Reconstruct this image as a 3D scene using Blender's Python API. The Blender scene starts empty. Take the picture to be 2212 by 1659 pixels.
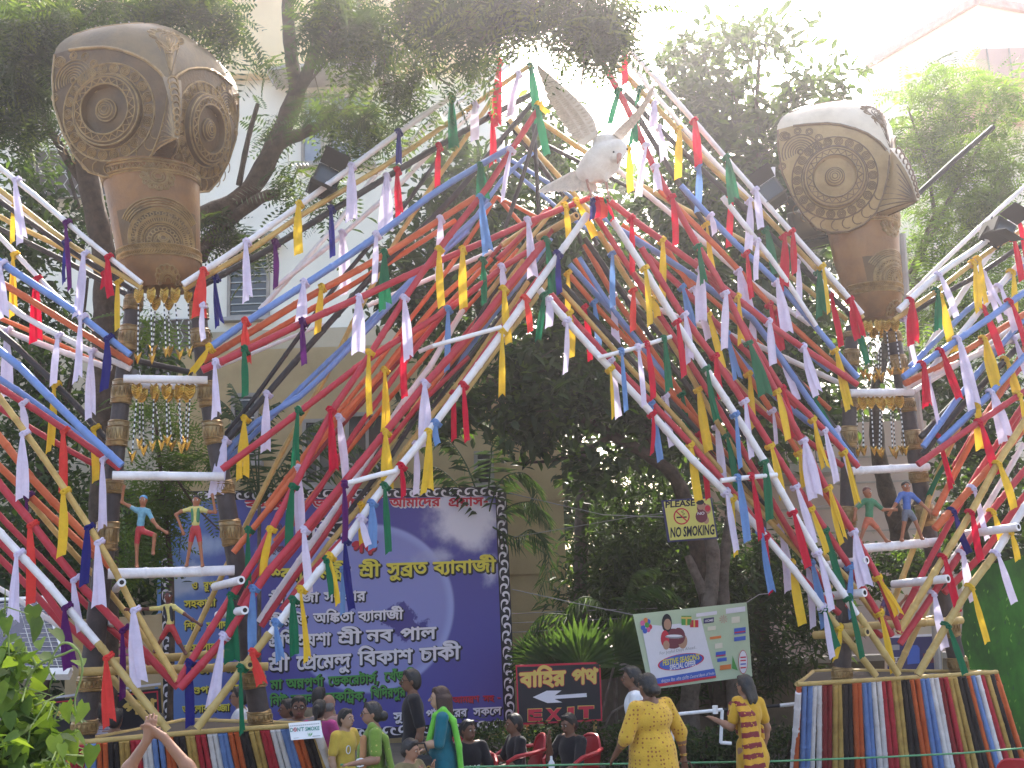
import bpy, math, random
import numpy as np
from mathutils import Vector, Matrix
R = math.radians
random.seed(7)
rng = np.random.default_rng(11)
SC = bpy.context.scene
COL = SC.collection

# ---------------------------------------------------------------- camera
EYE = Vector((0.0, 0.0, 2.4))
F = 2372.0
CAMROT = Matrix.Rotation(R(90 + 11.2), 3, 'X') @ Matrix.Rotation(R(-2.2), 3, 'Z')
cd = bpy.data.cameras.new('camera')
cd.sensor_width = 36.0
cd.lens = 36.0 * F / 2212.0
cd.clip_start = 0.05
cd.clip_end = 2000
cam = bpy.data.objects.new('camera', cd)
COL.objects.link(cam)
cam.matrix_world = Matrix.Translation(EYE) @ CAMROT.to_4x4()
SC.camera = cam

# ---------------------------------------------------------------- sky, sun, exposure
SUN_EL, SUN_AZ = 45.0, 11.0
W = bpy.data.worlds.new('World')
SC.world = W
W.use_nodes = True
wn = W.node_tree
bg = wn.nodes['Background']
sk = wn.nodes.new('ShaderNodeTexSky')
sk.sky_type = 'NISHITA'
sk.sun_disc = False
sk.sun_elevation = R(SUN_EL)
sk.sun_rotation = R(SUN_AZ)
sk.dust_density = 6.0
sk.air_density = 1.0
sk.ozone_density = 0.2
wn.links.new(sk.outputs[0], bg.inputs[0])
bg.inputs[1].default_value = 0.15
sl = bpy.data.lights.new('sun', 'SUN')
sl.energy = 3.6
sl.angle = R(0.5)
sl.color = (1.0, 0.95, 0.86)
so = bpy.data.objects.new('sun', sl)
COL.objects.link(so)
sd = Vector((math.cos(R(SUN_EL)) * math.sin(R(SUN_AZ)), math.cos(R(SUN_EL)) * math.cos(R(SUN_AZ)), math.sin(R(SUN_EL))))
so.rotation_euler = sd.to_track_quat('Z', 'Y').to_euler()
so.location = (6, 30, 40)
SC.view_settings.view_transform = 'Standard'
SC.view_settings.look = 'None'
SC.view_settings.gamma = 1.0
SC.view_settings.exposure = 2.2
SC.render.engine = 'CYCLES'
SC.cycles.max_bounces = 6
SC.cycles.diffuse_bounces = 3
SC.cycles.glossy_bounces = 2
SC.cycles.transmission_bounces = 4
SC.cycles.transparent_max_bounces = 4
SC.cycles.use_denoising = True

# ---------------------------------------------------------------- helpers
def P(x, y, Y):
 """world point that the photograph shows at (x, y) when it stands Y metres away"""
 d = CAMROT @ Vector(((x - 1106.0) / F, -(y - 829.5) / F, -1.0))
 return EYE + d * (Y / d.y)

def depth_for(x, y, z):
 d = CAMROT @ Vector(((x - 1106.0) / F, -(y - 829.5) / F, -1.0))
 return (z - EYE.z) / d.z * d.y

def pxm(Y):
 return Y / F

CI = CAMROT.inverted()
def proj(p):
 v = CI @ (Vector(p) - EYE)
 return (1106 + F * v.x / -v.z, 829.5 - F * v.y / -v.z)

OFF = {}
def thing(name, label, cat, loc=(0, 0, 0), group=None):
 o = bpy.data.objects.new(name, None)
 o.empty_display_size = 0.2
 COL.objects.link(o)
 o.location = loc
 OFF[o.name] = Vector(loc)
 o['label'] = label
 o['category'] = cat
 if group: o['group'] = group
 return o

def tag(o, label=None, cat=None, group=None, kind=None):
 if label: o['label'] = label
 if cat: o['category'] = cat
 if group: o['group'] = group
 if kind: o['kind'] = kind
 return o

class MB:
 def __init__(s):
  s.v = []; s.f = []; s.m = []; s.n = 0
 def add(s, verts, faces, mi=0):
  verts = np.asarray(verts, dtype=float).reshape(-1, 3)
  s.v.append(verts)
  s.f += [tuple(int(i) + s.n for i in f) for f in faces]
  s.m += [mi] * len(faces)
  s.n += len(verts)
  return s
 def tube(s, pts, rad, sides=8, cap=True, mi=0, closed=False):
  pts = np.array([tuple(p) for p in pts], dtype=float)
  n = len(pts)
  rad = np.broadcast_to(np.asarray(rad, dtype=float), (n,))
  if closed:
   tan = np.roll(pts, -1, 0) - np.roll(pts, 1, 0)
  else:
   tan = np.gradient(pts, axis=0) if n > 2 else np.repeat(pts[1:2] - pts[0:1], 2, 0)
  tan /= np.linalg.norm(tan, axis=1)[:, None] + 1e-12
  t0 = tan[0]
  ref = np.array((0, 0, 1.0)) if abs(t0[2]) < 0.9 else np.array((1.0, 0, 0))
  u = np.cross(t0, ref); u /= np.linalg.norm(u)
  a = np.arange(sides) / sides * 2 * np.pi
  vs = []
  for i in range(n):
   u = u - tan[i] * np.dot(u, tan[i]); u /= np.linalg.norm(u) + 1e-12
   w = np.cross(tan[i], u)
   vs.append(pts[i] + rad[i] * (np.cos(a)[:, None] * u + np.sin(a)[:, None] * w))
  vs = np.concatenate(vs)
  fs = []
  for i in range(n if closed else n - 1):
   b0 = i * sides; b1 = ((i + 1) % n) * sides
   for j in range(sides):
    k = (j + 1) % sides
    fs.append((b0 + j, b0 + k, b1 + k, b1 + j))
  if cap and not closed:
   fs.append(tuple(range(sides))[::-1])
   fs.append(tuple((n - 1) * sides + j for j in range(sides)))
  return s.add(vs, fs, mi)
 def box(s, c, size, rot=None, mi=0, bev=0.0):
  hx, hy, hz = [q / 2 for q in size]
  if bev > 0:
   vs = []; b = bev
   bm = [(-1, -1), (1, -1), (1, 1), (-1, 1)]
   ring = lambda ex, ey: [(-hx + ex, -hy + ey + 0), (hx - ex, -hy + ey), (hx - ex, hy - ey), (-hx + ex, hy - ey)]
   for z, e in ((-hz, b), (-hz + b, 0), (hz - b, 0), (hz, b)):
    vs += [(x, y, z) for x, y in ring(e, e)]
   fs = [(3, 2, 1, 0), (12, 13, 14, 15)]
   for l in range(3):
    for j in range(4):
     k = (j + 1) % 4
     fs.append((l * 4 + j, l * 4 + k, l * 4 + 4 + k, l * 4 + 4 + j))
  else:
   vs = [(x * hx, y * hy, z * hz) for z in (-1, 1) for x, y in ((-1, -1), (1, -1), (1, 1), (-1, 1))]
   fs = [(3, 2, 1, 0), (4, 5, 6, 7), (0, 1, 5, 4), (1, 2, 6, 5), (2, 3, 7, 6), (3, 0, 4, 7)]
  vs = np.array(vs)
  if rot is not None: vs = vs @ np.array(rot.to_3x3()).T
  return s.add(vs + np.array(tuple(c)), fs, mi)
 def slab(s, poly, n, th, mi=0):
  """planar polygon (list of 3-D points) given thickness th along -n"""
  k = len(poly)
  a = np.array([tuple(p) for p in poly]); b = a - np.array(tuple(n)) * th
  fs = [tuple(range(k)), tuple(range(2 * k - 1, k - 1, -1))]
  for j in range(k):
   q = (j + 1) % k
   fs.append((q, j, k + j, k + q))
  return s.add(np.concatenate([a, b]), fs, mi)
 def grid(s, pts, nu, nv, mi=0, wrap=False):
  fs = []
  for i in range(nu - 1):
   for j in range(nv if wrap else nv - 1):
    k = (j + 1) % nv
    fs.append((i * nv + j, i * nv + k, (i + 1) * nv + k, (i + 1) * nv + j))
  return s.add(pts, fs, mi)
 def build(s, name, mat, parent=None, smooth=True, loc=None):
  v = np.concatenate(s.v) if s.v else np.zeros((0, 3))
  off = Vector((0, 0, 0))
  if parent is not None:
   r = parent
   while r.parent is not None: r = r.parent
   off = OFF.get(r.name, Vector((0, 0, 0)))
  elif loc is not None:
   off = Vector(loc)
  me = bpy.data.meshes.new(name)
  me.from_pydata((v - np.array(tuple(off))).tolist(), [], s.f)
  for m in (mat if isinstance(mat, (list, tuple)) else [mat]): me.materials.append(m)
  if any(s.m): me.polygons.foreach_set('material_index', s.m)
  me.polygons.foreach_set('use_smooth', [bool(smooth)] * len(s.f))
  if smooth and smooth != 2:
   try: me.set_sharp_from_angle(angle=R(42))
   except Exception: pass
  me.update()
  o = bpy.data.objects.new(name, me)
  COL.objects.link(o)
  if parent is not None: o.parent = parent
  elif loc is not None:
   o.location = loc
   OFF[o.name] = Vector(loc)
  return o

# ---------------------------------------------------------------- materials
def mat(name, col, rough=0.6, metal=0.0, var=0.12, scale=6.0, bump=0.0, bscale=None, spec=0.4, col2=None, coat=0.0, stretch=None, sheen=0.0):
 m = bpy.data.materials.new(name)
 m.use_nodes = True
 nt = m.node_tree; b = nt.nodes['Principled BSDF']
 b.inputs['Roughness'].default_value = rough
 b.inputs['Metallic'].default_value = metal
 b.inputs['Specular IOR Level'].default_value = spec
 if coat: b.inputs['Coat Weight'].default_value = coat
 if sheen: b.inputs['Sheen Weight'].default_value = sheen
 tc = nt.nodes.new('ShaderNodeTexCoord')
 vec = tc.outputs['Object']
 if stretch:
  mp = nt.nodes.new('ShaderNodeMapping'); mp.inputs['Scale'].default_value = stretch
  nt.links.new(vec, mp.inputs['Vector']); vec = mp.outputs[0]
 nz = nt.nodes.new('ShaderNodeTexNoise')
 nz.inputs['Scale'].default_value = scale; nz.inputs['Detail'].default_value = 6
 nz.inputs['Roughness'].default_value = 0.65
 nt.links.new(vec, nz.inputs['Vector'])
 cr = nt.nodes.new('ShaderNodeValToRGB')
 c2 = col2 if col2 else [c * (1 - 2 * var) for c in col]
 cr.color_ramp.elements[0].position = 0.3; cr.color_ramp.elements[1].position = 0.62
 cr.color_ramp.elements[0].color = (*c2, 1); cr.color_ramp.elements[1].color = (*col, 1)
 nt.links.new(nz.outputs['Fac'], cr.inputs[0])
 nt.links.new(cr.outputs[0], b.inputs['Base Color'])
 if bump:
  bz = nt.nodes.new('ShaderNodeTexNoise'); bz.inputs['Scale'].default_value = bscale or scale * 4
  bz.inputs['Detail'].default_value = 4
  nt.links.new(vec, bz.inputs['Vector'])
  bp = nt.nodes.new('ShaderNodeBump'); bp.inputs['Strength'].default_value = bump; bp.inputs['Distance'].default_value = 0.02
  nt.links.new(bz.outputs['Fac'], bp.inputs['Height'])
  nt.links.new(bp.outputs[0], b.inputs['Normal'])
 return m

def leafmat(name, dark, light, scale=1.6, trans=0.45, tcol=None):
 dark = [q * .72 for q in dark]; light = [q * .78 for q in light]
 m = bpy.data.materials.new(name); m.use_nodes = True
 nt = m.node_tree; b = nt.nodes['Principled BSDF']; out = nt.nodes['Material Output']
 tc = nt.nodes.new('ShaderNodeTexCoord')
 nz = nt.nodes.new('ShaderNodeTexNoise'); nz.inputs['Scale'].default_value = scale; nz.inputs['Detail'].default_value = 8; nz.inputs['Roughness'].default_value = 0.75
 nt.links.new(tc.outputs['Object'], nz.inputs['Vector'])
 cr = nt.nodes.new('ShaderNodeValToRGB')
 cr.color_ramp.elements[0].position = 0.35; cr.color_ramp.elements[1].position = 0.65
 cr.color_ramp.elements[0].color = (*dark, 1); cr.color_ramp.elements[1].color = (*light, 1)
 nt.links.new(nz.outputs['Fac'], cr.inputs[0])
 nt.links.new(cr.outputs[0], b.inputs['Base Color'])
 b.inputs['Roughness'].default_value = 0.55; b.inputs['Specular IOR Level'].default_value = 0.2
 tr = nt.nodes.new('ShaderNodeBsdfTranslucent')
 mx2 = nt.nodes.new('ShaderNodeMix'); mx2.data_type = 'RGBA'; mx2.blend_type = 'MULTIPLY'; mx2.inputs[0].default_value = 1
 t = tcol or (2.0, 1.9, 0.7)
 nt.links.new(cr.outputs[0], mx2.inputs[6]); mx2.inputs[7].default_value = (*t, 1)
 nt.links.new(mx2.outputs[2], tr.inputs[0])
 mx = nt.nodes.new('ShaderNodeMixShader'); mx.inputs[0].default_value = trans
 nt.links.new(b.outputs[0], mx.inputs[1]); nt.links.new(tr.outputs[0], mx.inputs[2])
 nt.links.new(mx.outputs[0], out.inputs[0])
 return m

def clothmat(name, col, trans=0.25, var=0.08, scale=18):
 m = mat(name, col, rough=0.85, var=var, scale=scale, spec=0.1, bump=0.15, bscale=160)
 nt = m.node_tree; b = nt.nodes['Principled BSDF']; out = nt.nodes['Material Output']
 tr = nt.nodes.new('ShaderNodeBsdfTranslucent'); tr.inputs[0].default_value = (*col, 1)
 mx = nt.nodes.new('ShaderNodeMixShader'); mx.inputs[0].default_value = trans
 nt.links.new(b.outputs[0], mx.inputs[1]); nt.links.new(tr.outputs[0], mx.inputs[2])
 nt.links.new(mx.outputs[0], out.inputs[0])
 return m

BAM = {}
for k, c, c2 in (('red', (.48, .035, .055), (.38, .022, .036)), ('orange', (.60, .13, .04), (.47, .085, .025)), ('blue', (.17, .28, .58), (.12, .21, .47)),
    ('white', (.80, .77, .78), (.62, .58, .58)), ('gold', (.58, .39, .12), (.36, .22, .06)), ('black', (.035, .03, .033), (.018, .015, .018)),
    ('maroon', (.27, .028, .035), (.2, .02, .025)), ('tan', (.50, .36, .13), (.36, .24, .07))):
 BAM[k] = mat('bamboo_' + k, c, rough=0.42 if k in ('gold',) else 0.5, metal=0.0, col2=c2, scale=5, bump=0.25, bscale=40, spec=0.35)
M_END = mat('bamboo_hollow', (.02, .016, .014), rough=0.9)  # near-black colour imitating the shade inside the peg ends
CL = {}
for k, c in (('w', (.74, .66, .82)), ('y', (.78, .50, .04)), ('r', (.58, .008, .04)), ('g', (.012, .15, .07)), ('b', (.15, .28, .55)), ('n', (.02, .02, .16)), ('p', (.10, .012, .12)), ('c', (.75, .06, .05))):
 CL[k] = clothmat('cloth_' + k, c)
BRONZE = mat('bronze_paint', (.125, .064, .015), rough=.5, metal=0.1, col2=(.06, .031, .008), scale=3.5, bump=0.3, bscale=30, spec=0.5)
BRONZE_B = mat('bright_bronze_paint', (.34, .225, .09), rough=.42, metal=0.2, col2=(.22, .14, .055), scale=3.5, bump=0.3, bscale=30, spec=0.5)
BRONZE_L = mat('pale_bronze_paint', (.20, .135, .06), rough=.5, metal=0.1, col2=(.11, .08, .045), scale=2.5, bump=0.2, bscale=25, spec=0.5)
BRONZE_W = mat('ivory_bronze_paint', (.62, .53, .40), rough=.4, metal=0.1, col2=(.45, .37, .26), scale=2.5, bump=0.2, bscale=25, spec=0.5)  # ivory nose strip; on the crown the paleness paints in sunlight
BRONZE_D = mat('dark_relief_paint', (.15, .085, .032), rough=.42, metal=0.2, col2=(.075, .042, .016), scale=9, bump=0.2, bscale=60, spec=0.5)
BRONZE_O = mat('relief_gold_paint', (.36, .235, .095), rough=.33, metal=0.45, col2=(.15, .09, .035), scale=9, bump=0.2, bscale=60, spec=0.5)
TERRA = mat('terracotta_paint', (.25, .12, .04), rough=.5, metal=0.1, col2=(.15, .075, .03), scale=3, bump=0.25, bscale=30)
DARKPOST = mat('dark_post_paint', (.06, .045, .045), rough=0.6, col2=(.03, .022, .022), scale=7, bump=0.3, bscale=35)
GOLDFOIL = mat('gold_foil', (.62, .40, .09), rough=0.25, metal=0.85, col2=(.45, .26, .04), scale=20, bump=0.2, bscale=70)
BLACKM = mat('matt_black', (.02, .02, .022), rough=0.7)
WHITEP = mat('white_paint', (.78, .78, .78), rough=0.5, var=0.06, scale=8)
BARK = mat('bark', (.09, .065, .05), rough=0.9, col2=(.035, .026, .02), scale=9, bump=0.8, bscale=22, spec=0.15)
BARKG = mat('grey_bark', (.17, .14, .12), rough=0.9, col2=(.07, .055, .045), scale=7, bump=0.8, bscale=20, spec=0.15)
# ---------------------------------------------------------------- implicit surfaces for bodies
def surface_nets(D, org, h):
 S = D < 0
 nx, ny, nz = D.shape
 cs = np.zeros((nx - 1, ny - 1, nz - 1), dtype=np.int8)
 offs = [(i, j, k) for i in (0, 1) for j in (0, 1) for k in (0, 1)]
 for i, j, k in offs: cs += S[i:nx - 1 + i, j:ny - 1 + j, k:nz - 1 + k]
 act = (cs > 0) & (cs < 8)
 I = np.argwhere(act)
 idx = -np.ones(act.shape, dtype=np.int64); idx[act] = np.arange(len(I))
 cv = np.stack([D[I[:, 0] + i, I[:, 1] + j, I[:, 2] + k] for i, j, k in offs], 1)
 acc = np.zeros((len(I), 3)); cnt = np.zeros(len(I))
 co = np.array(offs, dtype=float)
 for a in range(8):
  for b in range(a + 1, 8):
   if np.abs(co[a] - co[b]).sum() != 1: continue
   m = (cv[:, a] < 0) != (cv[:, b] < 0)
   t = cv[m, a] / (cv[m, a] - cv[m, b])
   acc[m] += co[a] + t[:, None] * (co[b] - co[a]); cnt[m] += 1
 V = (I + acc / cnt[:, None]) * h + org
 Fs = []
 for ax in range(3):
  s0 = [slice(1, None)] * 3; s1 = [slice(1, None)] * 3
  s0[ax] = slice(0, -1); s1[ax] = slice(1, None)
  A = S[tuple(s0)]; B = S[tuple(s1)]
  E = np.argwhere(A != B)
  if not len(E): continue
  fl = A[A != B]
  q = E.copy()
  for x in range(3):
   if x != ax: q[:, x] += 1
  u, v = [(1, 2), (2, 0), (0, 1)][ax]
  def c(du, dv):
   r = q.copy(); r[:, u] -= du; r[:, v] -= dv
   ok = (r < np.array(act.shape)).all(1) & (r >= 0).all(1)
   o = -np.ones(len(r), dtype=np.int64); o[ok] = idx[r[ok, 0], r[ok, 1], r[ok, 2]]
   return o
  Q = np.stack([c(1, 1), c(0, 1), c(0, 0), c(1, 0)], 1)
  ok = (Q >= 0).all(1)
  Q = Q[ok]; fl2 = fl[ok]
  Q[~fl2] = Q[~fl2][:, ::-1]
  Fs.append(Q)
 return V, (np.concatenate(Fs) if Fs else np.zeros((0, 4), int))

class Body:
 """smooth union of tapered capsules and ellipsoids -> one continuous mesh"""
 def __init__(s, k=0.02): s.p = []; s.k = k
 def cap(s, a, b, ra, rb=None, k=None):
  s.p.append(('c', np.array(tuple(a), float), np.array(tuple(b), float), ra, ra if rb is None else rb, k or s.k)); return s
 def ell(s, c, r, rot=None, k=None):
  s.p.append(('e', np.array(tuple(c), float), np.array(r, float), np.eye(3) if rot is None else np.array(rot.to_3x3()), 0, k or s.k)); return s
 def cut(s, c, n, k=0.01):
  s.p.append(('x', np.array(tuple(c), float), np.array(tuple(n), float), 0, 0, k)); return s
 def chain(s, pts, rad, k=None):
  for i in range(len(pts) - 1): s.cap(pts[i], pts[i + 1], rad[i], rad[i + 1], k)
  return s
 def mesh(s, h=0.012):
  lo = np.full(3, 1e9); hi = np.full(3, -1e9); bb = []
  for t, a, b, ra, rb, k in s.p:
   if t == 'c':
    r = max(ra, rb); l = np.minimum(a, b) - r; u = np.maximum(a, b) + r
   elif t == 'e':
    r = np.abs(ra if False else rb) if False else b.max(); l = a - r; u = a + r
   else:
    bb.append(None); continue
   bb.append((l, u)); lo = np.minimum(lo, l); hi = np.maximum(hi, u)
  lo -= 3 * h; hi += 3 * h
  n = np.ceil((hi - lo) / h).astype(int) + 1
  D = np.full(n, 0.3, dtype=np.float32)
  for (t, a, b, ra, rb, k), q in zip(s.p, bb):
   if t == 'x':
    gx, gy, gz = [lo[i] + h * np.arange(n[i]) for i in range(3)]
    d = ((gx - a[0]) * b[0])[:, None, None] + ((gy - a[1]) * b[1])[None, :, None] + ((gz - a[2]) * b[2])[None, None, :]
    D = np.maximum(D, d.astype(np.float32)); continue
   mg = 2 * k + 3 * h
   i0 = np.maximum(np.floor((q[0] - mg - lo) / h).astype(int), 0); i1 = np.minimum(np.ceil((q[1] + mg - lo) / h).astype(int) + 1, n)
   g = [lo[i] + h * np.arange(i0[i], i1[i]) for i in range(3)]
   X, Y, Z = np.meshgrid(*g, indexing='ij')
   p = np.stack([X, Y, Z], -1) - a
   if t == 'c':
    ba = b - a; L2 = max(ba @ ba, 1e-9)
    tt = np.clip((p @ ba) / L2, 0, 1)
    d = np.sqrt(((p - tt[..., None] * ba) ** 2).sum(-1)) - (ra + (rb - ra) * tt)
   else:
    p = p @ ra
    k0 = np.sqrt(((p / b) ** 2).sum(-1)); k1 = np.sqrt(((p / (b * b)) ** 2).sum(-1)) + 1e-9
    d = k0 * (k0 - 1) / k1
   sl = tuple(slice(i0[i], i1[i]) for i in range(3))
   o = D[sl]
   hh = np.clip(0.5 + 0.5 * (o - d) / k, 0, 1)
   D[sl] = o * (1 - hh) + d * hh - k * hh * (1 - hh)
  return surface_nets(D, lo, h)
 def build(s, name, m, parent, h=0.012, xf=None, loc=None):
  V, Fq = s.mesh(h)
  if xf is not None:
   V = V @ np.array(xf.to_3x3()).T + np.array(tuple(xf.translation))
  b = MB(); b.v.append(V); b.n = len(V); b.f = [tuple(q) for q in Fq.tolist()]; b.m = [0] * len(b.f)
  return b.build(name, m, parent, smooth=2, loc=loc)

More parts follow.
